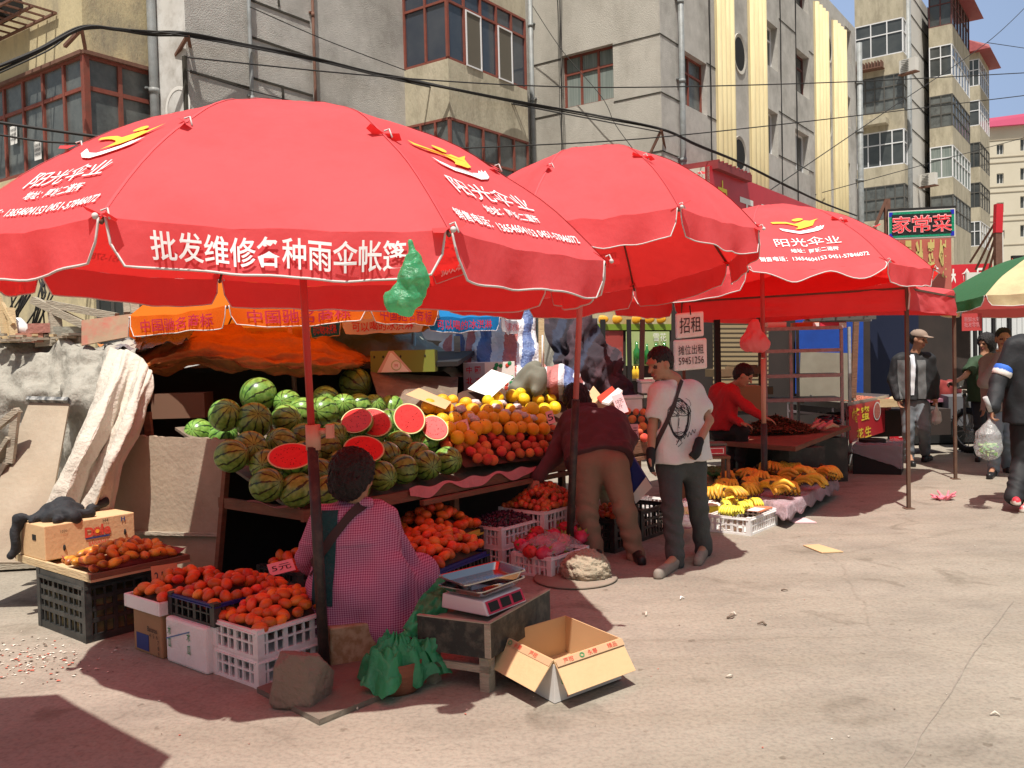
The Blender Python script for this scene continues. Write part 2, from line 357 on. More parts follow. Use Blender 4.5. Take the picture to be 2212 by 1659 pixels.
# ================================================================ ground
def ground():
    m = mat('street', (.265, .232, .186), .95, c2=(.35, .305, .25), scale=.55, bump=.7, bscale=14, detail=10, dirt=(.2, .175, .145), dscale=.9, damt=.8)
    N, L, b = nodes_of(m)
    # fine grit and stains over the broad patches
    tc = N.new("ShaderNodeTexCoord"); n = N.new("ShaderNodeTexNoise"); n.inputs['Scale'].default_value = 45; n.inputs['Detail'].default_value = 5
    L.new(tc.outputs['Object'], n.inputs['Vector']); r = N.new("ShaderNodeValToRGB"); r.color_ramp.elements[0].position = .3; r.color_ramp.elements[0].color = (.72, .72, .72, 1); r.color_ramp.elements[1].position = .55; r.color_ramp.elements[1].color = (1, 1, 1, 1)
    L.new(n.outputs['Fac'], r.inputs[0]); mx = N.new("ShaderNodeMix"); mx.data_type = 'RGBA'; mx.blend_type = 'MULTIPLY'; mx.inputs[0].default_value = .8
    src = b.inputs['Base Color'].links[0].from_socket; L.new(src, mx.inputs[6]); L.new(r.outputs[0], mx.inputs[7])
    # faint long wheel streaks running with the lane
    mp = N.new("ShaderNodeMapping"); mp.inputs['Rotation'].default_value = (0, 0, math.radians(51)); mp.inputs['Scale'].default_value = (.25, 3.0, 1); L.new(tc.outputs['Object'], mp.inputs[0])
    n2 = N.new("ShaderNodeTexNoise"); n2.inputs['Scale'].default_value = 1.4; n2.inputs['Detail'].default_value = 6; L.new(mp.outputs[0], n2.inputs['Vector'])
    r2 = N.new("ShaderNodeValToRGB"); r2.color_ramp.elements[0].position = .35; r2.color_ramp.elements[0].color = (.9, .89, .87, 1); r2.color_ramp.elements[1].position = .6; r2.color_ramp.elements[1].color = (1, 1, 1, 1); L.new(n2.outputs['Fac'], r2.inputs[0])
    m2 = N.new("ShaderNodeMix"); m2.data_type = 'RGBA'; m2.blend_type = 'MULTIPLY'; m2.inputs[0].default_value = .9; L.new(mx.outputs[2], m2.inputs[6]); L.new(r2.outputs[0], m2.inputs[7]); cur = m2.outputs[2]
    def layer(sock, e0, c0, e1, c1, fac):                  # one more multiplied layer
        nonlocal cur
        rr = N.new("ShaderNodeValToRGB"); q = rr.color_ramp.elements; q[0].position = e0; q[0].color = tuple(c0) + (1,); q[1].position = e1; q[1].color = tuple(c1) + (1,); L.new(sock, rr.inputs[0])
        mm = N.new("ShaderNodeMix"); mm.data_type = 'RGBA'; mm.blend_type = 'MULTIPLY'; mm.inputs[0].default_value = fac; L.new(cur, mm.inputs[6]); L.new(rr.outputs[0], mm.inputs[7]); cur = mm.outputs[2]
    n3_ = N.new("ShaderNodeTexNoise"); n3_.inputs['Scale'].default_value = 2.1; n3_.inputs['Detail'].default_value = 7; n3_.inputs['Distortion'].default_value = .8; L.new(tc.outputs['Object'], n3_.inputs['Vector']); layer(n3_.outputs['Fac'], .60, (1, 1, 1), .70, (.62, .6, .57), .8)
    n4 = N.new("ShaderNodeTexNoise"); n4.inputs['Scale'].default_value = 11; n4.inputs['Detail'].default_value = 3; L.new(tc.outputs['Object'], n4.inputs['Vector']); layer(n4.outputs['Fac'], .68, (1, 1, 1), .73, (.55, .52, .48), .7)
    vo = N.new("ShaderNodeTexVoronoi"); vo.feature = 'DISTANCE_TO_EDGE'; vo.inputs['Scale'].default_value = .42; wv = N.new("ShaderNodeMix"); wv.data_type = 'RGBA'; wv.inputs[0].default_value = .16; L.new(tc.outputs['Object'], wv.inputs[6]); L.new(n3_.outputs['Color'], wv.inputs[7]); L.new(wv.outputs[2], vo.inputs['Vector']); layer(vo.outputs['Distance'], .0, (.55, .52, .48), .005, (1, 1, 1), .3)
    L.new(cur, b.inputs['Base Color'])
    mb = MB(); mb.quad((-300, -60, 0), (300, -60, 0), (300, 600, 0), (-300, 600, 0), m); tag(mb.build('ground'), kind='structure')
    # broken slab joint on the right: a thin winding dark seam, 4 mm above
    cm = mat('seam', (.2, .17, .14), 1, c2=(.3, .26, .22), scale=9)
    pts = [G(2188, 1300), G(2150, 1352), G(2118, 1392), G(2085, 1440), G(2052, 1500), G(2010, 1560), G(1975, 1620), G(1930, 1700)]
    vs = []; 
    for i in range(71):
        p = spline(pts, i / 70); w = .006 + .012 * abs(noise.noise(p * 3)); q = V(.8, .6, 0); j = noise.noise(p * 6) * .03
        vs += [p + q * (j - w) + V(0, 0, .004), p + q * (j + w) + V(0, 0, .004)]
    mb = MB(); mb.add(vs, [(2 * i, 2 * i + 1, 2 * i + 3, 2 * i + 2) for i in range(70)], cm); tag(mb.build('ground_joint'), kind='structure')
    # dirt strip with husks and chips by the left crates
    mb = MB(); cs = [mat('chip_light', (.55, .5, .42), .9), mat('chip_dark', (.16, .12, .09), .9), mat('chip_pale', (.7, .66, .58), .9), mat('chip_red', (.45, .12, .08), .8)]
    for _ in range(330):
        if _ < 190: p = G(rnd.gauss(60, 70), rnd.gauss(1425, 22))
        elif _ < 240: p = G(rnd.uniform(0, 250), rnd.uniform(1380, 1480))
        else: p = G(rnd.uniform(100, 2150), rnd.uniform(1100, 1650))
        s = rnd.uniform(.003, .012) if _ < 240 else rnd.uniform(.002, .006)
        a = rnd.uniform(0, 6.28); d = V(math.cos(a), math.sin(a), 0); e = V(-d.y, d.x, 0); k = rnd.choice(cs)
        q = [p + d * s * rnd.uniform(.6, 2) + V(0, 0, .004), p + e * s + V(0, 0, .003 + s * .5), p - d * s + V(0, 0, .004), p - e * s * .8 + V(0, 0, .006)]
        mb.add(q + [p + V(0, 0, .002)], [(0, 1, 2, 3), (0, 4, 1), (1, 4, 2), (2, 4, 3), (3, 4, 0)], k)
    tag(mb.build('ground_litter'), kind='stuff', label='tiny husks, chips and grit scattered over the street', cat='litter')
ground()
# ================================================================ walls
R_ = V(.581, .814, 0).normalized(); L_ = V(-.814, .581, 0).normalized()
class Wall:
    def __init__(s, P, d, n): s.P = Vector((P[0], P[1], 0)); s.d = Vector(d).normalized(); s.n = Vector(n).normalized()
    def hit(s, px, py):
        r = ray(px, py); C = V(0, 0, CAMH); t = (s.P - C).dot(s.n) / r.dot(s.n); return C + r * t
    def uv(s, px, py): p = s.hit(px, py); return (p - s.P).dot(s.d), p.z
    def pt(s, u, z, o=0.0): p = s.P + s.d * u + s.n * o; return V(p.x, p.y, z)
    def rect(s, x0, t0, b0, x1, t1=None, b1=None):
        u0, za = s.uv(x0, t0); _, zb = s.uv(x0, b0); u1, _ = s.uv(x1, t1 if t1 is not None else t0)
        if t1 is not None: za = (za + s.uv(x1, t1)[1]) / 2
        if b1 is not None: zb = (zb + s.uv(x1, b1)[1]) / 2
        return (min(u0, u1), max(u0, u1), min(za, zb), max(za, zb))
    def face(s, mb, u0, u1, z0, z1, m, holes=(), dep=.22, mr=None):
        us = sorted({u0, u1, *[h[i] for h in holes for i in (0, 1)]}); zs = sorted({z0, z1, *[h[i] for h in holes for i in (2, 3)]})
        for i in range(len(us) - 1):
            for j in range(len(zs) - 1):
                cu, cz = (us[i] + us[i + 1]) / 2, (zs[j] + zs[j + 1]) / 2
                if any(h[0] < cu < h[1] and h[2] < cz < h[3] for h in holes): continue
                mb.quad(s.pt(us[i], zs[j]), s.pt(us[i + 1], zs[j]), s.pt(us[i + 1], zs[j + 1]), s.pt(us[i], zs[j + 1]), m)
        for h in holes:
            c = [(h[0], h[2]), (h[1], h[2]), (h[1], h[3]), (h[0], h[3])]
            for k in range(4):
                a, b = c[k], c[(k + 1) % 4]; mb.quad(s.pt(*a), s.pt(*b), s.pt(*b, -dep), s.pt(*a, -dep), mr or m)
    def bar(s, mb, u0, u1, z0, z1, o0, o1, m): mb.bx(s.pt(u0, z0, o0), s.d * (u1 - u0), V(0, 0, z1 - z0), s.n * (o1 - o0), m)
def window(par, w, h, nx, trans, fm, pm, rec=.16, bw=.05, rows=None, name='window', dep=.05):
    u0, u1, z0, z1 = h; mb = MB(); o0, o1 = -rec, -rec + dep
    w.bar(mb, u0, u1, z0, z0 + bw, o0, o1, fm); w.bar(mb, u0, u1, z1 - bw, z1, o0, o1, fm)
    for i in range(nx + 1):
        c = u0 + (u1 - u0) * i / nx; a, b = max(u0, c - bw / 2), min(u1, c + bw / 2)
        if i == 0: b = u0 + bw
        if i == nx: a = u1 - bw
        w.bar(mb, a, b, z0 + bw, z1 - bw, o0 + .002, o1 + .003, fm)
    for t in ([trans] if trans and not isinstance(trans, (list, tuple)) else (trans or [])):
        zz = z0 + (z1 - z0) * t; w.bar(mb, u0 + bw, u1 - bw, zz - bw / 2, zz + bw / 2, o0 + .004, o1 - .004, fm)
    f = mb.build(name, par); g = MB(); g.quad(w.pt(u0, z0, o0 + .012), w.pt(u1, z0, o0 + .012), w.pt(u1, z1, o0 + .012), w.pt(u0, z1, o0 + .012), pm)
    g.build('pane', f); f.location = f.location; return f
_fix = MB.build
def bay(b, K, aL, bR, zs, mw, overhang=0, extra=None):
    """corner K, aL metres along L_, bR along R_; zs: list of (z0, z1, None | (frame, pane, nL, nR, trans))"""
    wL = Wall(K, L_, (-.581, -.814, 0)); wR = Wall(K, R_, (.814, -.581, 0))
    mb = MB()
    for z0, z1, g in zs:
        if g is None: mb.bx(V(K.x, K.y, z0), L_ * aL, R_ * bR, V(0, 0, z1 - z0), mw)
        else:
            fm, pm, nL, nR, tr = g
            if nL: window(b, wL, (0, aL, z0, z1), nL, tr, fm, pm, rec=.05)
            if nR: window(b, wR, (0, bR, z0, z1), nR, tr, fm, pm, rec=.05)
            pb = MB(); pb.bx(V(K.x, K.y, z0), L_ * .06, R_ * .06, V(0, 0, z1 - z0), fm)
            pb.build('corner_post', b)
            if not nL: mb.bx(V(K.x, K.y, z0) + R_ * .06, L_ * aL, R_ * (bR - .12), V(0, 0, z1 - z0), mw)
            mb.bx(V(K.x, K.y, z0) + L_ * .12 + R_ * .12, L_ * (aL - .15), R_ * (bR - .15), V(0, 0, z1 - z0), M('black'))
    mb.build('bay_wall', b); return wL, wR
# ---------------------------------------------------------------- near apartment block (stepped plan)
C0 = D(1429, 250, 21.0); C0.z = 0
def wallR(P): return Wall(P, R_, (.814, -.581, 0))
def wallL(P): return Wall(P, L_, (-.581, -.814, 0))
A = root('apartment_building', (C0.x, C0.y, 0), 'grey rendered apartment block with stepped corners, yellow fluted pilasters and red window frames', 'building')
wL1 = wallL(C0); wR1 = wallR(C0)
uI1 = wL1.uv(1150, 300)[0]; I1 = wL1.pt(uI1, 0); wR2 = wallR(I1)
uC1 = wR2.uv(407, 250)[0]; C1 = wR2.pt(uC1, 0); wL2 = wallL(C1)
uI2 = wL2.uv(334, 200)[0]; I2 = wL2.pt(uI2, 0); wR3 = wallR(I2)
uC2 = wR3.uv(184, 200)[0]; C2 = wR3.pt(uC2, 0); wL3 = wallL(C2)
ZT = 13.5
def part_wall(w, u0, u1, m, holes, z0=0, z1=ZT, dep=.22):
    mb = MB(); w.face(mb, u0, u1, z0, z1, m, holes, dep); return mb
# wall L1 with one window
hL1 = wL1.rect(1212, 121, 234, 1323.5, 94, 215); mb = part_wall(wL1, 0, uI1, M('plaster'), [hL1])
zg = [wL1.uv(1429, y)[1] for y in (71.5, 198.5, 326)]
for z in zg:
    for a, b in ((0, hL1[0]), (hL1[1], uI1)): wL1.bar(mb, a, b, z - .014, z + .014, .001, .012, M('groove'))
mb.build('wall', A); window(A, wL1, hL1, 3, .66, M('red_frame'), M('curtain'), rec=.2, bw=.055)
# wall R1
uE = wR1.uv(1850, 250)[0]
hs = [wR1.rect(1468, 102, 221, 1526, 139, 248)]
for x0, t0, b0, x1, t1, b1 in ((1652, 38, 135, 1679, 66, 154), (1652, 229, 326, 1680, 253, 329), (1718, 101, 194, 1747, 126, 197), (1718, 277, 365, 1747, 302, 367), (1718, -70, 5, 1745, -40, 27), (1652, -150, -60, 1680, -120, -38),
                               (1825, 54, 126, 1838, 68, 130), (1825, 202, 270, 1837, 214, 272), (1825, 347, 418, 1836, 352, 420)):
    hs.append(wR1.rect(x0, t0, b0, x1))
mb = part_wall(wR1, 0, uE, M('plaster_grey'), hs, dep=.3)
for z in zg:
    for a, b in ((0, hs[0][0]), (hs[0][1], wR1.uv(1545, 150)[0])): wR1.bar(mb, a, b, z - .014, z + .014, .001, .012, M('groove'))
for x0, x1, y in ((1682, 1718, 40), (1682, 1757, 240), (1682, 1757, 335), (1747, 1757, 110)):
    a, z = wR1.uv(x0, y); b, _ = wR1.uv(x1, y + 15); wR1.bar(mb, a, b, z - .014, z + .014, .001, .012, M('groove'))
mb.build('wall', A)
window(A, wR1, hs[0], 2, .68, M('red_frame'), M('glass_dull'), rec=.2)
for i, h in enumerate(hs[1:]): window(A, wR1, h, 2, None if i % 2 else .7, M('white_frame') if i in (0, 1, 3, 7) else M('dark_red_frame'), M('glass'), rec=.26, bw=.05)
for x0, x1 in ((1546, 1583), (1617, 1652), (1759, 1786), (1798, 1824)):       # fluted pilasters
    mb = MB(); a, b = wR1.uv(x0, 200)[0], wR1.uv(x1, 200)[0]; wR1.bar(mb, a, b, 0, ZT, .002, .05, M('yellow_flute')); n = 4
    for k in range(n):
        c = a + (b - a) * (k + .5) / n; p = wR1.pt(c, 0, .03); mb.tube([p, p + V(0, 0, ZT)], (b - a) / n * .36, M('yellow_flute'), 8)
    mb.build('pilaster', A)
for x0, x1, t, bt in ((1583, 1604, 68, 146), (1583, 1605, 292, 362), (1786, 1793, 76, 128), (1786, 1793, 240, 290), (1786, 1793, 404, 450)):      # oval openings
    u0, z1 = wR1.uv(x0, t); u1, _ = wR1.uv(x1, t + 20); _, z0 = wR1.uv(x0, bt); mb = MB(); cu, cz, ru, rz = (u0 + u1) / 2 + .1, (z0 + z1) / 2, (u1 - u0) / 2 * 1.15, (z1 - z0) / 2; n = 28
    P = lambda k, f, o: wR1.pt(cu + ru * f * math.cos(2 * math.pi * k / n), cz + rz * f * math.sin(2 * math.pi * k / n), o)
    mb.add([P(k, .93, .006) for k in range(n)], [tuple(range(n))], M('black'))
    for k in range(n): mb.quad(P(k, .93, .007), P(k + 1, .93, .007), P(k + 1, 1.12, .03), P(k, 1.12, .03), M('plaster')); mb.quad(P(k, 1.12, .03), P(k + 1, 1.12, .03), P(k + 1, 1.14, .001), P(k, 1.14, .001), M('plaster'))
    mb.build('oval_window', A)
# wall R2 with panel grooves
mb = part_wall(wR2, uC1, 0, M('plaster_grey'), [])
def groove(w, x0, y0, x1, y1, t=.02):
    a, za = w.uv(x0, y0); b, zb = w.uv(x1, y1)
    if abs(x1 - x0) > abs(y1 - y0) * .5: z = (za + zb) / 2; w.bar(mb, min(a, b), max(a, b), z - t, z + t, .001, .016, M('groove'))
    else: c = (a + b) / 2; w.bar(mb, c - t, c + t, min(za, zb), max(za, zb), .001, .018, M('groove'))
for g in ((538, 2, 668, 46), (541, 78, 672, 126), (543, 166, 675, 209), (410, 150, 540, 195)): groove(wR2, *g)
for g in ((601, 0, 602, 14), (610, 188, 611, 226)): groove(wR2, *g)
mb.build('wall', A)
# whitewashed return and yellow corner
mb = part_wall(wL2, 0, uI2, M('whitewash'), []); 
uz = wL2.uv(385, 128)
wL2.bar(mb, -.02, .05, 2.5, uz[1], .001, .05, M('groove'))
mb.build('wall', A)
cen = wL2.pt(uI2 * .3, wL2.uv(385, 232)[1], .006); mb = MB()                           # painted ring
for k in range(40):
    a0, a1 = 6.2832 * k / 40, 6.2832 * (k + 1) / 40; q = lambda a, r: cen + L_ * (r * math.cos(a)) + V(0, 0, r * math.sin(a))
    mb.quad(q(a0, .29), q(a1, .29), q(a1, .35), q(a0, .35), M('sign_white'))
mb.build('painted_ring', A)
zb0 = wR3.uv(184, 340)[1]; zb1 = wR3.uv(178, 114)[1]; zb1 = (zb1 + wR3.uv(322, 151)[1]) / 2
hR3 = (uC2 + .0, -.02, zb0, zb1)
mb = MB(); wR3.face(mb, uC2, 0, 0, zb0, M('yellow_wall')); wR3.face(mb, uC2, 0, zb1, ZT, M('yellow_wall')); wL3.face(mb, 0, 7, 0, zb0, M('yellow_wall')); wL3.face(mb, 0, 7, zb1, ZT, M('yellow_wall'))
mb.bx(wL3.pt(0, zb1, -.35) + R_ * .0, L_ * 7, R_ * -.0 + (R_ * .3), V(0, 0, .02), M('black'))
mb.build('wall', A)
window(A, wR3, (uC2, -.0, zb0, zb1), 2, .68, M('red_frame'), M('glass_dull'), rec=.06, bw=.07)
window(A, wL3, (0, 6.8, zb0, zb1), 10, .68, M('red_frame'), M('glass_dull'), rec=.06, bw=.06)
mb = MB(); mb.bx(wL3.pt(-.02, zb0, .02), L_ * .1, R_ * .1, V(0, 0, zb1 - zb0), M('red_frame')); mb.build('corner_post', A)
mb = MB()
for w, u0, u1 in ((wR3, uC2 - .03, 0), (wL3, 0, 7)): w.bar(mb, u0, u1, zb1 - .02, zb1 + .04, .003, .06, M('rust'))
mb.build('lintel', A)
# paper notices stuck in the corner balcony window
mb = MB()
for (x, y) in ((92, 325), (34, 292)):
    u, z = wL3.uv(x * .9, y); mb.quad(wL3.pt(u - .12, z - .16, .01), wL3.pt(u + .12, z - .16, .01), wL3.pt(u + .12, z + .16, .01), wL3.pt(u - .12, z + .16, .01), M('sign_white'))
    for k in range(3): mb.textp('出租房屋', wL3.pt(u, z + .09 - .08 * k, .012), -L_, .05, M('black'), width=.19)
    mb.build('notice', A); mb = MB()
# projecting balcony bay on wall R2
A0 = wR2.hit(873, 145); wb = wallL(A0); ub = wb.uv(968, 126)[0]; Kb = wb.pt(ub, 0); wbR = wallR(Kb); bRb = wbR.uv(1139, 190)[0]
zK = lambda y, x=968: wbR.uv(x, y)[1]
z_s0, z_s1 = zK(252, 972), zK(126); z_g1 = wbR.uv(1135, 42)[1]
g1 = (M('red_frame'), M('glass_blue'), 2, 5, .74)
wbl, wbr = bay(A, Kb, -ub, bRb, [(z_s0 - 1.5, z_s0, (M('red_frame'), M('glass_dull'), 3, 5, .5)), (z_s0, z_s1, None), (z_s1, z_g1, g1), (z_g1, ZT, None)], M('spandrel'))
mb = MB()
for k in (1, 3):                                                       # white sliding sashes
    a, b = bRb * k / 5 + .02, bRb * (k + 1) / 5 - .02; zt = z_s1 + (z_g1 - z_s1) * .72
    for u0, u1, z0, z1 in ((a, a + .03, z_s1, zt), (b - .03, b, z_s1, zt), (a + .03, b - .03, z_s1 + .001, z_s1 + .03), (a + .03, b - .03, zt - .03, zt - .001)): wbr.bar(mb, u0, u1, z0, z1, .008, .03, M('white_frame'))
    wbr.bar(mb, a + .03, b - .03, z_s1 + .03, zt - .03, -.02, .01, mat('screen', (.12, .105, .08), .8)); mb.build('window_sash', A); mb = MB()
# pipes, awning, bracket arms
mb = MB()
for w, u, r, z0, m in ((wR3, -.09, .075, 0, 'pipe_grey'), (wL1, uI1 - .1, .06, 0, 'pipe_grey'), (wR1, wR1.uv(1464, 200)[0], .07, 0, 'pipe_grey'), (wR2, wR2.uv(534, 100)[0], .035, 0, 'pipe_grey'), (wR2, wR2.uv(672, 100)[0], .028, 0, 'rust'), (wR1, uE - .1, .11, 0, 'pipe_grey')):
    mb = MB(); p = w.pt(u, 0, r + .05); mb.tube([p, p + V(0, 0, ZT)], r, M(m), 12)
    for z in np.arange(2.4, ZT, 1.9): mb.tube([p + V(0, 0, z), p + V(0, 0, z + .09)], r * 1.14, M(m), 12); w.bar(mb, u - r * 1.3, u + r * 1.3, z + .09, z + .12, 0, .05, M(m))
    mb.build('downpipe', A)
mb = MB()
for w, x in ((wR1, 1686), (wR1, 1719), (wL1, 1218), (wL1, 1214), (wR1, 1533)):
    u = w.uv(x, 200)[0]
    for k in range(3): mb.tube([w.pt(u + .05 * noise.noise(V(z * .9, k * 3.1, x)) + .03 * k, z, .02) for z in np.arange(3.5, ZT, .35)], .008, M('cable'), 4)
    mb.build('cable_run', A); mb = MB()
pass
tag(A, kind='thing')
# iron rack with an outdoor unit on the yellow corner
rk = root('window_rack', wL3.pt(1.6, 9.0, 0), 'rusty iron rack holding a dark drum on the yellow corner wall', 'rack')
mb = MB(); za = wL3.uv(60, 62)[1]
for k in range(12): wL3.bar(mb, .75 + k * .3, .79 + k * .3, za + .02, za + .045, .02, .75, M('rust'))
for o in (.03, .4, .73): wL3.bar(mb, .7, 4.3, za - .015, za + .02, o, o + .04, M('rust'))
for k in range(7): p = wL3.pt(.75 + .5 * k, za, .72); mb.tube([p, p + V(0, 0, .8)], .012, M('rust'), 6)
wL3.bar(mb, .7, 4.3, za + .8, za + .83, .7, .74, M('rust')); mb.build('frame', rk)
mb = MB(); p = wL3.pt(2.1, za + .3, .36); mb.tube([p - L_ * .5, p + L_ * .9], .24, M('black'), 20); mb.build('drum', rk)
# ---------------------------------------------------------------- long red shop sign with its white side
wf = wR1.pt(.35, 0); wc = wallL(wf); uk = wc.uv(1533, 355)[0]; Ks = wc.pt(uk, 0); ws = wallR(Ks)
zt = ws.uv(1533, 357)[1]; zbt = zt - 1.75; ue = ws.uv(1850, 470)[0]
sg = root('shop_sign', (Ks.x, Ks.y, zbt), 'long red roadside shop sign with yellow and white characters below the pilasters', 'sign')
mb = MB(); ws.bar(mb, 0, ue, zbt, zt, -.12, 0, M('sign_red')); mb.build('board', sg)
mb = MB(); wk = wallL(Ks); wk.bar(mb, .005, -uk, zbt, zt - .02, -.1, 0, mat('stained_white', (.66, .62, .55), .7, c2=(.5, .4, .3), scale=3, contrast=.3)); mb.build('side_board', sg)
mb = MB()
us = lambda x, y: ws.uv(x, y)[0]
ms = M('sign_yellow'); h = .95
mb.textp('中', ws.pt(us(1560, 400), zt - .72, 0), R_, h, M('sign_yellow'), width=.55, off=.01, bold=.01)
x = us(1612, 430)
for ch, dx, wd in (('正', 0, 1.0), ('石', 1.5, .95), ('外', 2.9, .9), ('贸', 4.3, .95), ('超', 5.7, .9), ('市', 7.1, .9)): mb.textp(ch, ws.pt(x + dx, zt - 1.0, 0), R_, 1.05, M('sign_white'), width=wd, off=.01, bold=.02)
mb.build('characters', sg)
aw = root('shed_roof', ws.pt(.2, zt, -.5), 'small maroon ribbed shed roof behind the red sign corner', 'roof')
mb = MB(); z = ws.uv(1475, 330)[1] + .1
wr = wallR(wR1.pt(.25, 0)); 
mb.bx(wR1.pt(.5, z - .2, .02), R_ * 2.2, V(.814, -.581, 0) * 1.15, V(0, 0, .18), M('roof_red'))
for k in range(9): mb.bx(wR1.pt(.55 + .25 * k, z - .02, .03), R_ * .05, V(.814, -.581, 0) * 1.15, V(0, 0, .035), M('roof_red'))
mb.build('roof', aw); mb = MB(); mb.bx(wR1.pt(.6, z - 1.2, .03), R_ * 1.9, V(.814, -.581, 0) * .9, V(0, 0, 1.0), M('pale_wall')); mb.build('wall', aw)
mb = MB(); wq = wallL(wR1.pt(.6, 0, .93)); wq.bar(mb, .1, .6, z - .9, z - .3, .001, .01, M('glass')); mb.build('window', aw)
# ---------------------------------------------------------------- farther balcony blocks
def far_block(name, label, bays, mw, top, back):
    b = root(name, (bays[0][0].x, bays[0][0].y, 0), label, 'building')
    for K, aL, bR, ys, roof in bays:
        wr_ = wallR(K); zs = []; 
        for (ya, yb, g) in ys: za, zb = wr_.uv(K['px'], ya)[1] if False else g_z(K, ya), g_z(K, yb); zs.append((zb, za, g))
        bay(b, K, aL, bR, zs, mw)
        if roof:
            z = max(q[1] for q in zs); mb = MB(); mb.hexa([K - R_ * .5 - L_ * .7 + V(0, 0, z), K + L_ * aL - R_ * .5 + V(0, 0, z), K + L_ * aL + R_ * (bR + .4) + V(0, 0, z), K + R_ * (bR + .4) - L_ * .7 + V(0, 0, z),
                           K - R_ * .4 - L_ * .6 + V(0, 0, z + .25), K + L_ * aL - R_ * .3 + V(0, 0, z + .9), K + L_ * aL + R_ * (bR + .3) + V(0, 0, z + .9), K + R_ * (bR + .3) - L_ * .6 + V(0, 0, z + .25)], M('roof_red')); mb.build('roof', b)
    return b
def g_z(K, y):                                  # height above K that shows at picture row y
    c = RC.transposed() @ (Vector((K.x, K.y, 0)) - V(0, 0, CAMH)); u = RC.transposed() @ V(0, 0, 1); t = (829.5 - y) / FPX
    return (t * -c.z - c.y) / (u.y + t * u.z)
WF, DF, DR = M('white_frame'), M('dark_frame'), M('dark_red_frame'); GL = M('glass')
def K_(px, py, d): p = D(px, py, d); return V(p.x, p.y, 0)
def aL_(K, px, py): return wallL(K).uv(px, py)[0]
def bR_(K, px, py): return wallR(K).uv(px, py)[0]
K1 = K_(1953, 250, 43); K2 = K_(2058, 250, 47); K3 = K_(2117, 300, 58)
rows1 = [(-90, 36, None), (36, 112, (WF, GL, 3, 1, .62)), (112, 155, None), (155, 234, (DF, M('glass_dull'), 5, 1, [.33, .68])), (234, 276, None), (276, 353, (WF, GL, 4, 1, .62)), (353, 395, None), (395, 470, (DF, M('glass_dull'), 5, 1, [.3, .62])), (470, 700, None)]
rows2 = [(-28, 51, (DR, GL, 2, 6, .6)), (51, 93, None), (93, 161, (WF, GL, 2, 6, .62)), (161, 201, None), (201, 271, (DF, M('glass_dull'), 2, 6, [.4, .75])), (271, 312, None), (312, 382, (WF, M('curtain'), 2, 6, .62)), (382, 419, None), (419, 482, (DF, M('glass_dull'), 2, 5, .5)), (482, 690, None)]
rows3 = [(112, 126, None), (126, 184, (WF, GL, 2, 5, .6)), (184, 215, None), (215, 270, (WF, GL, 1, 5, .6)), (270, 306, None), (306, 360, (DF, GL, 2, 4, .6)), (360, 393, None), (393, 447, (DF, GL, 2, 4, .6)), (447, 477, None), (477, 531, (WF, GL, 2, 4, .6)), (531, 690, None)]
B1 = far_block('apartment_building', 'beige block with stacked glazed balconies behind the neon sign', [(K1, aL_(K1, 1849, 270), bR_(K1, 1960, 245) , rows1, False), (K2, aL_(K2, 2008, 260), bR_(K2, 2096, 330), rows2, True)], M('spandrel'), 0, 0)
Kw = K1 + R_ * bR_(K1, 1960, 245); ww = wallR(Kw + L_ * .3); mb = MB()
u1 = ww.uv(2012, 250)[0] + 2; zt1 = g_z(K1, -90)
ww.face(mb, 0, u1, 0, zt1, M('pale_wall')); ww.bar(mb, .0, .6, 0, zt1, .002, .25, M('spandrel')); 
for y in (10, 52, 112, 172, 228, 290, 348, 402): 
    a, z = ww.uv(1982, y); ww.bar(mb, .6, u1, z - .02, z + .02, .001, .02, M('groove'))
mb.build('wall', B1)
mb = MB(); p = ww.pt(.1, 0, .35); mb.tube([p, p + V(0, 0, zt1)], .14, M('pipe_grey'), 10); mb.build('downpipe', B1)
for y in (15, 108, 222, 330): 
    h = ww.rect(2024 - 1, y, y + 42, 2031); h = (ww.uv(2003, y)[0], ww.uv(2009, y)[0], ww.uv(2003, y + 42)[1], ww.uv(2003, y)[1]); mb = MB(); ww.bar(mb, *h, .003, .03, GL); mb.build('window', B1)
B2 = far_block('apartment_building', 'third balcony block with a dark red eave against the sky', [(K3, aL_(K3, 2090, 320), bR_(K3, 2138, 360), rows3, True)], M('spandrel'), 0, 0)
for (px, py, dd, lab) in ((1963, 142, 42.6, 'pale outdoor air unit beside the upper white balcony'), (2006, 388, 46.5, 'pale outdoor air unit under the lower white balcony')):
    c = root('air_conditioner', D(px, py + 10, dd), lab, 'air conditioner'); o = D(px, py, dd); mb = MB(); mb.box(o, (.8, .3, .62), M('pale_wall'), rz=-.95); mb.build('casing', c)
    mb = MB(); f = V(-.581, -.814, 0); q = o + f * .16
    for k in range(7): mb.box(q + V(0, 0, -.24 + .08 * k), (.6, .02, .03), M('dark_frame'), rz=-.62)
    mb.build('grille', c); mb = MB(); mb.box(o - V(0, 0, .36), (.9, .35, .05), M('rust'), rz=-.95); mb.build('bracket', c)
# racks under the windows of the first balcony column
for y0, lab in ((128, 'iron rack with slats hanging under the top white balcony'), (250, 'grimy concrete ledge under the open grey balcony')):
    wz = wallL(K1); za = g_z(K1, y0); mb = MB(); 
    if y0 == 128:
        for k in range(14): wz.bar(mb, .9 + k * .14, .95 + k * .14, za - .25, za + .05, .02, .5, M('rust'))
        wz.bar(mb, .85, 3.0, za - .3, za - .25, .02, .55, M('rust'))
    else: wz.bar(mb, .7, 3.0, za - .3, za - .02, .01, .6, M('spandrel'))
    solo(mb, 'window_rack', lab, 'rack')
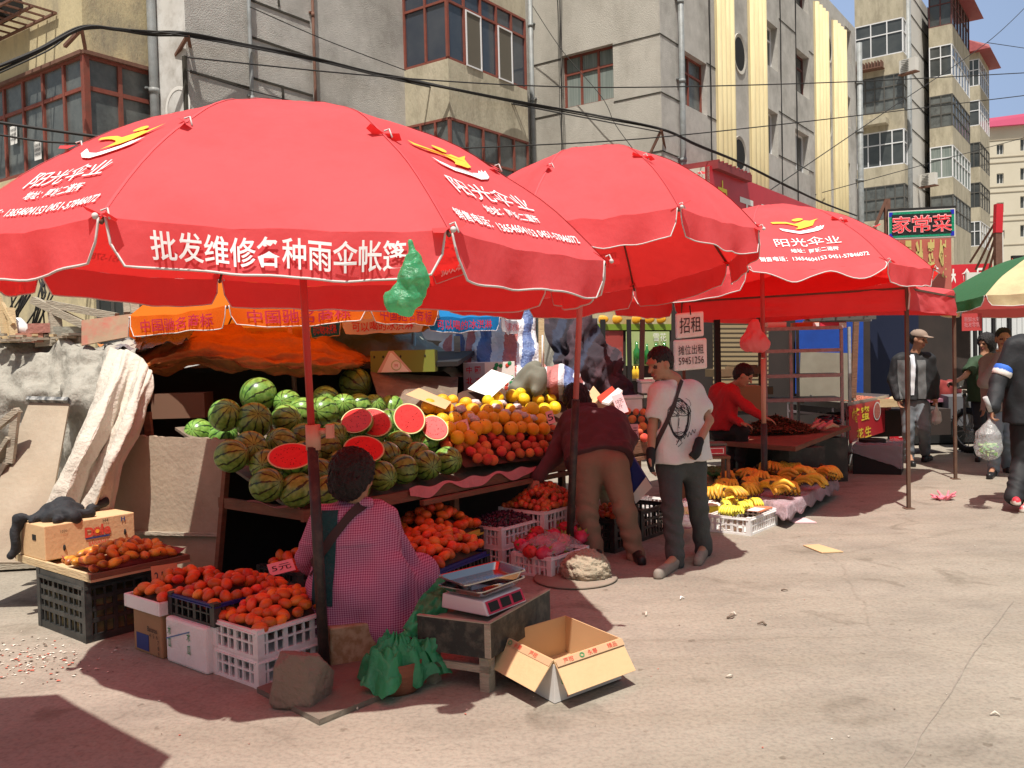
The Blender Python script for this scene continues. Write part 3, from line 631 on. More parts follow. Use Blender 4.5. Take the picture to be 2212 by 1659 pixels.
# pale building with a pink roof
wd = Wall(D(2138, 400, 88), V(.95, -.25, 0), V(-.25, -.95, 0)); Dd = root('apartment_building', (wd.P.x, wd.P.y, 0), 'cream building with small dark windows and a pink metal roof', 'building')
z1 = wd.uv(2138, 276)[1]; hs = [wd.rect(x0, y0, y1, x1) for x0, x1, y0, y1 in ((2153, 2168, 312, 334), (2153, 2168, 375, 397), (2153, 2168, 438, 459), (2158, 2170, 498, 516), (2204, 2222, 300, 326), (2204, 2222, 363, 389), (2204, 2222, 424, 450), (2204, 2222, 486, 512))]
mb = MB(); wd.face(mb, -6, 14, 0, z1, M('cream_wall'), hs, .3)
for y in (303, 340, 352, 404, 416, 466, 478, 530): z = wd.uv(2150, y)[1]; wd.bar(mb, -6, 14, z - .04, z + .04, .001, .05, mat('band', (.4, .35, .27), .9))
mb.bx(wd.pt(-6, 0, -.35), wd.d * 20, -wd.n * 8, V(0, 0, z1), M('cream_wall')); mb.build('wall', Dd)
for h in hs: window(Dd, wd, h, 2, None, M('white_frame'), GL, rec=.25, bw=.05)
mb = MB(); mb.hexa([wd.pt(-6.3, z1, .5), wd.pt(14, z1, .5), wd.pt(14, z1, -8), wd.pt(-6.3, z1, -8), wd.pt(-6.3, z1 + .5, .45), wd.pt(14, z1 + 1.6, .45), wd.pt(14, z1 + 1.9, -8), wd.pt(-6.3, z1 + .9, -8)], M('roof_pink')); mb.build('roof', Dd)
# ================================================================ umbrellas
def fabric(n, c, tc, tr=.42, **k): return mat(n, c, .75, trans=tr, tcol=tc, bump=.35, bscale=9, spec=.15, **k)
fabric('red_fabric', (.88, .16, .175), (.9, .03, .025), .47, c2=(.83, .135, .15), scale=1.6, dirt=(.62, .1, .1), dscale=2.2, damt=.45)
mat('seam_red', (.6, .07, .08), .8)
fabric('red_fabric_old', (.6, .06, .07), (.8, .02, .02), .35, c2=(.7, .1, .1), scale=3, dirt=(.3, .05, .05), dscale=6)
fabric('orange_fabric', (.85, .22, .02), (.95, .2, .01), .5); fabric('blue_fabric', (.02, .25, .6), (.03, .3, .7), .4)
fabric('white_fabric', (.75, .75, .77), (.6, .6, .62), .35); fabric('cream_fabric', (.72, .62, .36), (.7, .4, .2), .3, dirt=(.4, .3, .2), dscale=4)
fabric('green_fabric', (.06, .16, .08), (.05, .3, .08), .3); fabric('pink_fabric', (.75, .2, .2), (.8, .1, .1), .3)
fabric('yellow_fabric', (.6, .45, .08), (.6, .4, .05), .3)
mat('piping', (.62, .58, .56), .6); mat('print_white', (.86, .84, .84), .6); mat('print_yellow', (.88, .5, .045), .6); mat('print_red', (.5, .02, .05), .6)
mat('pole_red', (.5, .035, .03), .45, c2=(.4, .03, .03), scale=8, dirt=(.25, .1, .08), dscale=9); mat('pole_pink', (.62, .16, .15), .5); mat('pole_black', (.03, .026, .024), .5, dirt=(.15, .1, .07), dscale=12)
mat('pole_blue', (.25, .38, .42), .5); mat('collar', (.55, .3, .22), .45); mat('rib', (.14, .06, .04), .5)
YEL = [(0, .78), (.12, .80), (.3, .76), (.45, .68), (.55, .72), (.68, .80), (.78, .76), (.97, .86), (.88, .76), (.84, .66), (.78, .5), (.66, .42), (.5, .38), (.4, .36), (.47, .44), (.5, .52), (.42, .6), (.3, .66), (.15, .7), (.03, .70)]
WHI = [(.10, .44), (.14, .3), (.27, .19), (.45, .13), (.65, .14), (.82, .21), (.93, .31), (1.0, .48), (.92, .42), (.94, .49), (.86, .40), (.86, .45), (.76, .33), (.6, .27), (.45, .25), (.28, .30), (.18, .38)]
PROF = [(0, .77), (.33, .70), (.66, .455), (1, 0)]
def umbrella(label, c, R, rot, tilt, base, cols=None, z_scale=1.0, logos=(), vtext=None, poles=None, group=None, ties=True, vt_panels=(), vmat='print_white', vh=.17, seed=0, flip=()):
    r = root('market_umbrella', (base[0], base[1], 0), label, 'umbrella', group); c = Vector(c); cols = cols or ['red_fabric'] * 8
    def hgt(q):
        for (a, x), (b, y) in zip(PROF, PROF[1:]):
            if q <= b + 1e-9: t = (q - a) / (b - a); return (x + (y - x) * t + .035 * math.sin(math.pi * t)) * z_scale * R / 1.593
        return 0
    def S(k, s, q, off=0.0):
        a0, a1 = [math.radians(-112.5 + 45 * (k + i)) + rot for i in (0, 1)]; x = (math.cos(a0) * (1 - s) + math.cos(a1) * s) * R * q; y = (math.sin(a0) * (1 - s) + math.sin(a1) * s) * R * q
        z = hgt(q) - .014 * R * q * q * math.sin(math.pi * s) + off
        z += .006 * noise.noise(V(x * 5, y * 5, seed)) + .016 * q * noise.noise(V(s * 7 + k * 5, q * 2.2, seed + 3)) * math.sin(math.pi * min(1, max(0, s)))
        z += .025 * q ** 3 * math.sin(math.pi * s) * 0
        return c + V(x, y, z + tilt[0] * x + tilt[1] * y)
    mb = MB()
    for k in range(8): mb.grid(lambda i, j, k=k: S(k, i, max(.02, j)), 14, 20, M(cols[k]))
    sm_ = M('seam_red') if cols[0].startswith('red') else None
    for k in range(8 if sm_ else 0):
        vs = []
        for i in range(20): q = .06 + .94 * i / 19; e = .006 / max(.1, .765 * R * q); vs += [S(k, -e, q, .0025), S(k, e, q, .0035)]
        mb.add(vs, [(2 * i, 2 * i + 1, 2 * i + 3, 2 * i + 2) for i in range(19)], sm_)
    def place(k, cs, qc, w, h):
        st = 1.28
        def f(a, b):
            q = qc + (.5 - b) * h / (R * .93 * st); s = cs + (a - .5) * w / (.765 * R * max(q, .1)); return S(k, s, q, .012)
        return f
    for k in logos:
        f = place(k, .5, .70, .46, .36)
        mb.add([f(x, y) for x, y in YEL], [tuple(range(len(YEL)))], M('print_yellow')); mb.add([f(x, y) for x, y in WHI], [tuple(range(len(WHI)))], M('print_white'))
        mb.add([f(.56 + .11 * math.cos(t), .89 + .075 * math.sin(t)) for t in [i * 6.283 / 20 for i in range(20)]], [tuple(range(20))], M('print_yellow'))
        mb.text('阳光伞业', place(k, .5, .84, .58, .11), M('print_white')); mb.text('地址：阿城二道街', place(k, .53, .9, .42, .05), M('print_white'), bold=.012)
        mb.text('销售电话：13654604153 0451-57846072', place(k, .5, .948, .95, .052), M('print_white'), bold=.012)
    mb.build('canopy', r, weld=False)
    for k in range(8):                                      # hanging valance panels with pale piping
        e0, e1 = S(k, 0, 1), S(k, 1, 1); out = ((e0 + e1) / 2 - c); out.z = 0; out.normalize(); rr = random.Random(seed * 17 + k); ph = rr.uniform(0, 6); sw = rr.uniform(-.02, .05); up = k in flip
        def Vv(s, t, off=0.0, k=k, out=out, ph=ph, sw=sw, up=up):
            m = .012 + .012 * t
            ss = .5 + (s - .5) * (1 - 2 * m) ; p = S(k, min(max(ss, 0), 1), 1)
            cor = 1 - .45 * max(0, (abs(s - .5) * 2 - .9) / .1) ** 2.5
            d = vh * t * cor * (1 + .06 * math.sin(s * 7 + ph)); dirn = V(0, 0, -1) + out * (sw + .25 * t * math.sin(s * 11 + ph) * .35 + .05 * math.sin(s * 23 + ph * 2)) if not up else (out * (.5 + .2 * math.sin(s * 9)) + V(0, 0, -.45 + .25 * math.sin(s * 6.3 * 2 + 1)))
            return p + dirn * d + out * off
        mb = MB(); mb.grid(lambda i, j: Vv(i, j), 26, 5, M(cols[k]))
        if k in vt_panels and vtext: mb.text(vtext, lambda a, b: Vv(.12 + .76 * a, .84 - .66 * b, .013), M(vmat), bold=.012)
        v = mb.build('valance', r); pm = MB(); pm.tube([Vv(0, t / 4) for t in range(5)] + [Vv(i / 26, 1) for i in range(27)] + [Vv(1, 1 - t / 4) for t in range(5)], .004 * R / 1.6 + .001, M('piping'), 5, smooth=True); pm.build('piping', v)
    apex = S(0, 0, .02); hub = apex - (apex - Vector(base)).normalized() * .42
    for k in range(8):
        mb = MB(); mb.tube([S(k, 0, q / 8, -.022) for q in range(1, 9)], .008, M('rib'), 6)
        mb.tube([hub, S(k, 0, .5, -.03)], .006, M('rib'), 6); mb.build('rib', r)
    if ties:
        for k in range(8):
            for q in (.66, 1.0):
                p = S(k, 0, q, .01); mb = MB(); rr = random.Random(k * 3 + int(q * 10) + seed); a = rr.uniform(0, 6)
                for sgn in (-1, 1):
                    d = V(math.cos(a), math.sin(a), .3) * .06 * sgn; e = V(-math.sin(a), math.cos(a), .5) * .028
                    mb.add([p, p + d + e, p + d * 1.25 - e * .2, p + d * .7 - e], [(0, 1, 2, 3)], M('red_fabric_old' if cols[0].startswith('red') else cols[k]))
                mb.tube([p + V(0, 0, .01), p + V(.02, .01, .02), p + V(.035, -.01, -.02)], .004, M('piping'), 5)
                if q == 1.0: o = p - c; o.z = 0; o.normalize(); mb.ell(p + o * .03 - V(0, 0, .012), .012, M('piping'), 8, 6)
                mb.build('tie', r)
    B = Vector(base); ax = apex - B; L = ax.length; a = ax / L
    mb = MB()
    for s0, s1, rad, m in (poles or [(0, .98, .022, 'pole_red')]):
        mb = MB(); mb.tube([B + a * (L * s0), B + a * (L * s1)], rad, M(m), 12); mb.build('pole', r)
    mb = MB(); mb.lathe([(0, .0), (.03, 0), (.035, .03), (.02, .05), (0, .06)], hub - V(0, 0, .03), M('rib'), 10); mb.build('hub', r)
    return r, S
b1 = G(702, 1455); b2 = G(1229, 1215); b3 = G(1652, 1095)
VT = '批发维修各种雨伞帐篷'
def frac(b, apexz, px, py):      # share of the pole below a picture row
    d = b.y; return max(.05, min(.95, (D(px, py, d).z) / apexz))
u1, S1 = umbrella('largest red umbrella with white lettering, black pole sleeve and green bag tied at its rim', (-1.088, 4.661, 2.117), 1.593, .184, (-.041, .007), b1, logos=(1, 7, 3, 5), vtext=VT, vt_panels=(0, 4, 2, 6),
         poles=[(0, .4, .028, 'pole_black'), (.402, .97, .019, 'pole_red')], group=None, seed=1)
mb = MB(); p = b1 + (Vector((-1.088, 4.661, 2.95)) - b1) * .4; mb.tube([p - V(0, 0, .04), p + V(0, 0, .09)], .038, M('collar'), 12); mb.tube([p + V(.03, 0, .055), p + V(.075, -.01, .055)], .016, M('collar'), 8); mb.box(p + V(.09, -.01, .055), (.035, .05, .07), M('collar')); mb.build('clamp', u1)
u2, S2 = umbrella('middle red umbrella with pinkish pole standing behind the white lumpy rock', (.585, 6.45, 2.27), 1.2, -.015, (.064, -.144), b2, vtext=VT, vt_panels=(3, 5, 7), z_scale=1.3, logos=(4,),
         poles=[(0, .415, .03, 'pole_black'), (.417, .97, .022, 'pole_pink')], seed=2)
u3, S3 = umbrella('small far red umbrella whose logo panel faces the camera above the banana table', (2.567, 8.993, 2.252), 1.57, .038, (.039, -.03), b3, logos=(0, 2, 6), flip=(0, 2, 6), z_scale=1.0,
         poles=[(0, .28, .032, 'pole_black'), (.282, .5, .024, 'collar'), (.502, .97, .021, 'pole_red')], seed=3)
umbrella('red umbrella just outside the left edge, throwing the reddish shadow at lower left', (-2.83, 1.79, 2.85), 1.42, math.radians(26.7 - 22.5), (0, 0), (-3.0, 1.7, 0), ties=False, seed=4)
umbrella('orange umbrella with dark red lettering above the brown tarpaulin', (-1.98, 7.9, 2.0), 1.36, math.radians(-27), (.03, -.02), (-1.9, 7.95, .4), cols=['orange_fabric'] * 8, vtext='中国驰名商标', vt_panels=range(8), vmat='print_red', vh=.15, ties=False,
         poles=[(0, .97, .022, 'collar')], seed=5, z_scale=.8)
umbrella('blue and white umbrella with ice cream lettering behind the grey tarpaulin', (-.93, 8.75, 1.95), 1.02, math.radians(-12), (0, -.02), (-1.02, 9.0, .4), cols=['white_fabric', 'blue_fabric'] * 4, vtext='可以喝的冰淇淋', vt_panels=range(8), vmat='print_red', vh=.13, ties=False,
         poles=[(0, .97, .022, 'pole_blue')], seed=6, z_scale=.85)
umbrella('faded cream, green and red umbrella cut off by the right edge', (6.75, 10.7, 2.13), 1.5, math.radians(-42.5), (0, -.03), (6.8, 10.8, 0), cols=['cream_fabric', 'pink_fabric', 'cream_fabric', 'green_fabric', 'cream_fabric', 'pink_fabric', 'cream_fabric', 'green_fabric'], ties=False, vh=.12,
         poles=[(0, .97, .022, 'pole_black')], seed=7, z_scale=.8)
# green plastic bag tied to the rim of the big umbrella
bagm = mat('green_plastic', (.06, .42, .2), .25, trans=.5, tcol=(.1, .75, .35), bump=1, bscale=26, spec=.8, c2=(.12, .55, .3), scale=8, alpha=.8)
dq = 3.25
s = SDF(.007); P = lambda x, y, dd=dq: D(x, y, dd)
for a, b, r1, r2 in (((887, 525), (893, 560), .010, .022), ((893, 560), (892, 600), .025, .05), ((892, 600), (893, 635), .05, .035), ((893, 635), (868, 650), .035, .045), ((868, 648), (852, 655), .045, .03), ((858, 640), (845, 650), .03, .028), ((905, 600), (880, 670), .022, .018)):
    s.cap(P(*a), P(*b), r1, r2, .03)
wr_ = lambda X, Y, Z: .006 * n3(X * 40, Y * 40, Z * 40) * 1.0
o = s.build('plastic_bag', bagm, wr=wr_); tag(o, 'translucent green plastic bag knotted on the rim of the largest red umbrella', 'bag')
# ================================================================ red canopy tent
l1 = G(1963, 1099); l2 = G(2064, 1035); uT = (l2 - l1); fl = l1 + V(-1.9, 1.45, 0); bk = fl + uT
t = root('canopy_tent', l1, 'square red canopy tent on thin rusty legs behind the small far umbrella', 'tent')
ctr = (l1 + bk) / 2; ctr.z = 2.62
cs = [l1, l2, bk, fl]; top = [V(p.x, p.y, 2.24) for p in cs]; mb = MB()
for k in range(4):
    a, b = top[k], top[(k + 1) % 4]; mb.grid(lambda i, j, a=a, b=b: (a.lerp(b, i)).lerp(ctr, j) + V(0, 0, -.09 * math.sin(math.pi * i) * (1 - j) - .05 * math.sin(math.pi * j) + .012 * noise.noise(V(i * 6, j * 6, k))), 12, 10, M('red_fabric'))
mb.build('roof', t)
for k in range(4):
    a, b = top[k], top[(k + 1) % 4]; nrm = (b - a).cross(V(0, 0, 1)).normalized()
    mb = MB(); mb.grid(lambda i, j, a=a, b=b, nrm=nrm: a.lerp(b, i) + V(0, 0, -.09 * math.sin(math.pi * i) * (1 - j) - .3 * j + .05 * j * math.sin(math.pi * i) * (k == 1)) + nrm * (.03 * j + .02 * math.sin(i * 13 + k) * j + .018 * noise.noise(V(i * 7, j * 5, k * 4))), 24, 8, M('red_fabric')); mb.build('valance', t)
for k, p in enumerate(cs):
    mb = MB(); mb.beam(p, V(p.x, p.y, 2.2), .032, .032, mat('leg_rust', (.09, .05, .035), .7, c2=(.14, .08, .05), scale=9)); mb.box(p + V(0, 0, .004), (.09, .09, .008), M('leg_rust'))
    mb.build('leg', t)
for k in range(4): 
    mb = MB(); mb.beam(V(cs[k].x, cs[k].y, 2.16), V(cs[(k + 1) % 4].x, cs[(k + 1) % 4].y, 2.16), .02, .02, M('leg_rust')); mb.build('rail', t)
mb = MB(); mb.tube([top[0] + V(.0, -.03, 0), l1 + V(.015, -.035, 2.1), l1 + V(.0, -.04, 1.95)], .008, M('piping'), 5); mb.build('cord', t)
# ================================================================ stalls, crates, fruit
WOOD = mat('wood_red', (.16, .075, .045), .8, c2=(.24, .12, .07), scale=3, stretch=(1, 1, 6), bump=.4, bscale=20, dirt=(.08, .05, .04), dscale=4)
WOODG = mat('wood_grey', (.3, .26, .2), .9, c2=(.42, .37, .29), scale=4, stretch=(1, 1, 5), bump=.5, bscale=25, dirt=(.12, .1, .08), dscale=5)
WOODY = mat('wood_yellow', (.48, .35, .19), .85, c2=(.58, .45, .27), scale=4, stretch=(1, 1, 5), bump=.3, bscale=20)
PLY = mat('ply', (.25, .2, .15), .85, c2=(.36, .29, .21), scale=1.5, bump=.3, bscale=30, dirt=(.42, .36, .28), dscale=2, damt=.6)
PLYD = mat('ply_dark', (.13, .1, .075), .85, c2=(.19, .15, .11), scale=2, bump=.3, bscale=25, dirt=(.3, .25, .2), dscale=8, damt=.5)
CARD = mat('cardboard', (.55, .36, .19), .85, c2=(.62, .42, .23), scale=2, bump=.15, bscale=40)
CARDI = mat('cardboard_in', (.52, .33, .17), .9, c2=(.56, .37, .2), scale=3)
STY = mat('styrofoam', (.8, .79, .78), .75, bump=.25, bscale=120, dirt=(.55, .5, .45), dscale=6, damt=.5)
PW = mat('crate_white', (.78, .77, .76), .4, dirt=(.5, .46, .42), dscale=9, damt=.5); PB = mat('crate_black', (.02, .022, .022), .45, dirt=(.1, .095, .085), dscale=5, damt=.7); PBL = mat('crate_rim_blue', (.015, .02, .16), .45); PY = mat('crate_yellow', (.6, .42, .06), .5)
GSHADE = mat('gap_shade', (.12, .05, .03), .9, c2=(.05, .03, .02), scale=8)  # dark brown stands for the shade in gaps between the fruit
PINKP = mat('pink_card', (.8, .5, .52), .8); ORP = mat('orange_card', (.6, .2, .1), .85); BRP = mat('brown_card', (.3, .15, .1), .85); INK = mat('ink', (.02, .015, .02), .6)
PINKT = mat('pink_cloth', (.65, .28, .3), .85, c2=(.5, .18, .2), scale=6, bump=.5, bscale=30)
CLEAR = mat('clear_plastic', (.75, .72, .74), .12, alpha=.3, spec=.9, bump=1, bscale=30); CLEARP = mat('pink_plastic', (.75, .42, .55), .2, alpha=.55, spec=.7, bump=1, bscale=30)
def crate(label, P, u, v, b, a, h, m, cat='crate', rim=None, nb=9, group=None, notch=True, name='plastic_crate', z0=0.0, rows=2):
    P = Vector((P[0], P[1], z0)); u, v = Vector(u).normalized(), Vector(v).normalized(); mb = MB(); t = .016
    def side(o, d, n, L):
        nn = max(4, round(nb * L / .45)); mb.bx(o, d * L, n * t, V(0, 0, h * .12), m)
        rimh = h * .14; top = h - rimh
        mb.bx(o + V(0, 0, top), d * L, n * t, V(0, 0, rimh), rim or m); mb.bx(o + V(0, 0, top) - n * .008, d * L, n * .008, V(0, 0, rimh * .35), rim or m)
        for r in range(1, rows): mb.bx(o + V(0, 0, h * (.12 + (.74) * r / rows)) + n * .001, d * L, n * (t - .002), V(0, 0, h * .07), m)
        for i in range(nn + 1):
            w = .012 if i % 3 else .026; c = L * i / nn - w / 2; c = min(max(c, 0), L - w); mb.bx(o + d * c + n * .002 + V(0, 0, h * .12), d * w, n * (t - .004), V(0, 0, h * .74), m)
    side(P, u, v, b); side(P + v * (a - t), u, v, b); side(P + v * t, v, u, a - 2 * t); side(P + v * t + u * (b - t), v, u, a - 2 * t)
    mb.bx(P + u * t + v * t + V(0, 0, .01), u * (b - 2 * t), v * (a - 2 * t), V(0, 0, .006), m)
    for q in (P, P + u * (b - .035), P + v * (a - .035), P + u * (b - .035) + v * (a - .035)): mb.bx(q - u * .003 - v * .003, u * .041, v * .041, V(0, 0, h + .006), m)
    return solo(mb, name, label, cat, group)
def tri_box(mb, P, u, v, b, a, h, m): mb.bx(P, u * b, v * a, V(0, 0, h), m)
def heap_gap_shade(P, u, v, b, a, z, hm, m, parent=None, pw=2.2):
    mb = MB(); P = Vector((P[0], P[1], 0)); mb.grid(lambda i, j: P + u * (b * (.03 + .94 * i)) + v * (a * (.03 + .94 * j)) + V(0, 0, z + hm * (1 - abs(2 * i - 1) ** pw) * (1 - abs(2 * j - 1) ** pw)), 12, 12, m); return mb
# ---- fruit prototypes
def fruit_proto(name, r, m, n=14, k=10, fn=None, extra=None):
    mb = MB(); mb.ell((0, 0, 0), r, m, n, k, fn=fn)
    if extra: extra(mb)
    o = mb.build(name, weld=True); COL.objects.unlink(o); return o
mat('mango', (.78, .2, .03), .38, c2=(.66, .09, .025), scale=9, contrast=.22, vary=.32, spec=.4, detail=2, dirt=(.12, .04, .02), dscale=14, damt=.35)
mat('mango_yellow', (.85, .4, .04), .38, c2=(.62, .1, .03), scale=8, contrast=.25, vary=.3, detail=2, dirt=(.06, .03, .02), dscale=10, damt=.9)
mat('peach', (.72, .26, .08), .7, c2=(.6, .075, .05), scale=11, contrast=.2, vary=.3, spec=.2, detail=2)
mat('plum', (.5, .06, .03), .3, c2=(.62, .2, .05), scale=8, contrast=.3, vary=.35, detail=2)
mat('orange', (.9, .48, .02), .42, bump=.3, bscale=150, vary=.2); mat('orange_sunlit', (.9, .62, .02), .4, bump=.3, bscale=120, vary=.12)  # second is the same fruit with sunlight's yellow put into its colour
mat('stem', (.08, .06, .02), .8)
st = lambda z, r=.006: (lambda mb: mb.ell((0, 0, z), (r, r, r * .8), M('stem'), 6, 4))
PR = {'mango': fruit_proto('mango', (.030, .030, .042), M('mango'), fn=lambda p: V(p.x + .18 * p.z * p.z - .08, p.y * .95, p.z), extra=st(.037, .005)),
      'mango_yellow': fruit_proto('mango', (.03, .029, .044), M('mango_yellow'), fn=lambda p: V(p.x + .2 * p.z * p.z - .08, p.y * .9, p.z), extra=st(.042, .005)),
      'peach': fruit_proto('peach', (.041, .041, .038), M('peach'), fn=lambda p: V(p.x * (1 - .05 * (p.y > 0)), p.y, p.z - .12 * math.exp(-8 * (p.x ** 2 + p.y ** 2)) * (1 if p.z > 0 else 0)), extra=st(.031, .005)),
      'plum': fruit_proto('plum', (.027, .027, .031), M('plum'), 12, 8, extra=st(.03, .004)),
      'orange': fruit_proto('orange', (.052, .052, .05), M('orange'), 18, 12, extra=st(.049, .005)), 'orange_sunlit': fruit_proto('sunlit_orange', (.056, .056, .056), M('orange_sunlit'), 18, 12, extra=st(.055, .005))}
def put(kind, p, label, cat, group, sc=1.0, rot=None, flat=True):
    o = PR[kind].copy(); COL.objects.link(o); o.location = p; s = sc * rnd.uniform(.88, 1.12); o.scale = (s, s, s * rnd.uniform(.92, 1.08))
    o.rotation_euler = rot or ((math.pi / 2 + rnd.gauss(0, .45), 0, rnd.uniform(0, 6.28)) if flat else (rnd.uniform(-1, 1), rnd.uniform(-1, 1), rnd.uniform(0, 6.28)))
    return tag(o, label, cat, group)
def heap(kind, P, u, v, b, a, z, hm, nu, nv, label, cat, group, jit=.32, sc=1.0, pw=2.2, flat=True, gap_m=GSHADE, mask=None, gap_name=None):
    P = Vector((P[0], P[1], 0)); k = 0
    for i in range(nu):
        for j in range(nv):
            s_, t_ = (i + .5 + (.5 if j % 2 else 0) * .7 + rnd.gauss(0, jit * .5)) / (nu + .35), (j + .5 + rnd.gauss(0, jit * .5)) / nv; s_, t_ = min(max(s_, .06), .94), min(max(t_, .06), .94)
            if mask and not mask(s_, t_): continue
            hh = hm * (1 - abs(2 * s_ - 1) ** pw) * (1 - abs(2 * t_ - 1) ** pw)
            put(kind, P + u * (b * s_) + v * (a * t_) + V(0, 0, z + hh + rnd.gauss(0, .007)), label, cat, group, sc, flat=flat); k += 1
    return k
MG = 'small mangoes heaped for sale in crates and trays'
# 1 --- big black crate, plywood tray, banana box
Pc = G(187, 1391); crate('tall black slatted crate under the plywood tray at far left', Pc, U_, V_, .42, .62, .36, PB, nb=7, rows=4)
mb = MB(); fill = mat('crate_filling', (.3, .24, .1), .9, c2=(.08, .05, .03), scale=18); mb.bx(Pc + U_ * .03 + V_ * .03 + V(0, 0, .02), U_ * .36, V_ * .56, V(0, 0, .24), fill); solo(mb, 'stored_goods', 'yellowish goods glimpsed through the slats of the tall black crate', 'goods')
Pt = G(196, 1252, .385); Pt.z = 0
mb = MB(); tb, ta = .62, 1.02
mb.bx(Pt + V(0, 0, .365), U_ * tb, V_ * ta, V(0, 0, .014), WOODY)
for o, d, L in ((Pt, U_, tb), (Pt + V_ * (ta - .02), U_, tb)): mb.bx(o + V(0, 0, .38), d * L, V_ * .02, V(0, 0, .03), WOOD)
for o in (Pt + V_ * .021, Pt + U_ * (tb - .02) + V_ * .021): mb.bx(o + V(0, 0, .38), U_ * .02, V_ * (ta - .042), V(0, 0, .03), WOODY)
solo(mb, 'wooden_tray', 'shallow wooden tray of spotted mangoes on the tall black crate', 'tray')
mb = MB(); mb.grid(lambda i, j: Pt + U_ * (tb * (.06 + .95 * i)) + V_ * (.03 + .42 * j) + V(0, 0, .388 + .05 * (abs(2 * i - 1) ** 6 + abs(2 * j - 1) ** 6 * .5) + .008 * noise.noise(V(i * 5, j * 5, 1))), 16, 14, mat('maroon_cloth', (.3, .05, .05), .9, bump=.3, bscale=30)); solo(mb, 'cloth', 'maroon cloth lining the wooden mango tray', 'cloth')
heap('mango_yellow', Pt + V_ * .03 + U_ * .02, U_, V_, tb - .06, .43, .425, .085, 9, 6, 'spotted ripe mango on the wooden tray by the banana box', 'mango', 'spotted mangoes on the wooden tray')
PBx = Pt + V_ * (ta - .42) + V(0, 0, .41) + U_ * .01
bb = root('banana_box', PBx, 'printed cardboard banana box standing on the wooden tray', 'box'); mb = MB(); hb, bb_, ab_ = .215, .575, .36
mb.bx(PBx, U_ * bb_, V_ * ab_, V(0, 0, hb), CARD); mb.build('carton', bb, bevel=.006)
fn_ = -V_; front = lambda s, z: PBx + U_ * (bb_ * s) + V(0, 0, hb * z) + fn_ * .002
mb = MB(); red = mat('print_brick', (.6, .07, .04), .7); blu = mat('print_navy', (.03, .05, .2), .7)
mb.textp('D', front(.475, .62), U_, .065, red, width=.06, bold=.045, off=.003); mb.textp('le', front(.66, .65), U_, .07, red, width=.062, bold=.04, off=.003)
c = front(.562, .62); n = 24
mb.add([c + U_ * ((.034 if i % 2 else .022) * math.cos(6.283 * i / n)) + V(0, 0, (.034 if i % 2 else .022) * math.sin(6.283 * i / n)) + fn_ * .003 for i in range(n)], [tuple(range(n))], red)
mb.add([c + U_ * (.013 * math.cos(6.283 * i / n)) + V(0, 0, .013 * math.sin(6.283 * i / n)) + fn_ * .005 for i in range(n)], [tuple(range(n))], M('print_yellow'))
mb.bx(front(.43, .42), U_ * .155, fn_ * .002, V(0, 0, .01), blu); mb.textp('BANANAS', front(.575, .28), U_, .026, red, width=.13, bold=.02, off=.003)
mb.textp('1020', front(.2, .78), U_, .016, INK, off=.003); mb.textp('H4', front(.66, .9), U_, .022, INK, off=.003); mb.textp('H', front(.86, .86), U_, .03, blu, bold=.03, off=.003)
mb.build('lettering', bb); mb = MB()
for s_, z_ in ((.2, .3), (.88, .45)): mb.ell(front(s_, z_), (.01, .006, .02), M('black'), 10, 8)
p = PBx + V_ * (ab_ * .4) + V(0, 0, hb * .62) - U_ * .001; mb.box(p, (.004, .05, .035), M('black'), axes=(U_, V_, V(0, 0, 1))); mb.build('hand_hole', bb)
# black cloth heap on the box
s = SDF(.014); rr = random.Random(4); o = PBx + V(0, 0, hb + .02)
for i in range(12): a = rr.uniform(-.02, .86); s.cap(o + U_ * (bb_ * .95 * a) + V_ * rr.uniform(.03, .33), o + U_ * (bb_ * (a + .1)) + V_ * rr.uniform(.03, .33) + V(0, 0, rr.uniform(0, .05)), .035, .05 * rr.uniform(.6, 1.2), .05)
s.cap(o + U_ * -.02 + V_ * .3, o - U_ * .06 + V_ * .33 - V(0, 0, .22), .04, .03, .04)
ob = s.build('black_cloth', mat('black_cloth', (.018, .02, .024), .75, bump=.6, bscale=20), wr=lambda X, Y, Z: .012 * n3(X * 17, Y * 17, Z * 17, 1, 2)); tag(ob, 'crumpled black cloth thrown over the banana box', 'cloth')
# 2 --- styrofoam tray on carton
Pq = G(351, 1425); c2b = root('carton', Pq, 'worn brown banana carton under the shallow white foam tray', 'box'); mb = MB(); Lh = .3
DC = mat('cardboard_dark', (.3, .17, .09), .85, c2=(.38, .23, .12), scale=3)
mb.bx(Pq, U_ * .42, V_ * Lh, V(0, 0, .238), DC); mb.build('carton_body', c2b, bevel=.01); ff = lambda s, z: Pq + V_ * (Lh * (1 - s)) + V(0, 0, .238 * z) - U_ * .002; mb = MB(); ux = -V_
mb.textp('Bananas', ff(.7, .62), ux, .028, INK, width=.1, off=.003, bold=.01)
for k, ch in enumerate('456'): mb.textp(ch, ff(.62 + .12 * k, .48), ux, .022, INK, off=.003)
for k, ch in enumerate('789'): mb.textp(ch, ff(.9, .36 - .13 * k), ux, .022, INK, off=.003)
mb.bx(ff(.12, .08) , ux * .13, -U_ * .001, V(0, 0, .09), blu); mb.add([ff(.2, .2), ff(.33, .13), ff(.46, .2), ff(.33, .3)], [(0, 1, 2, 3)], red)
mb.build('lettering', c2b)
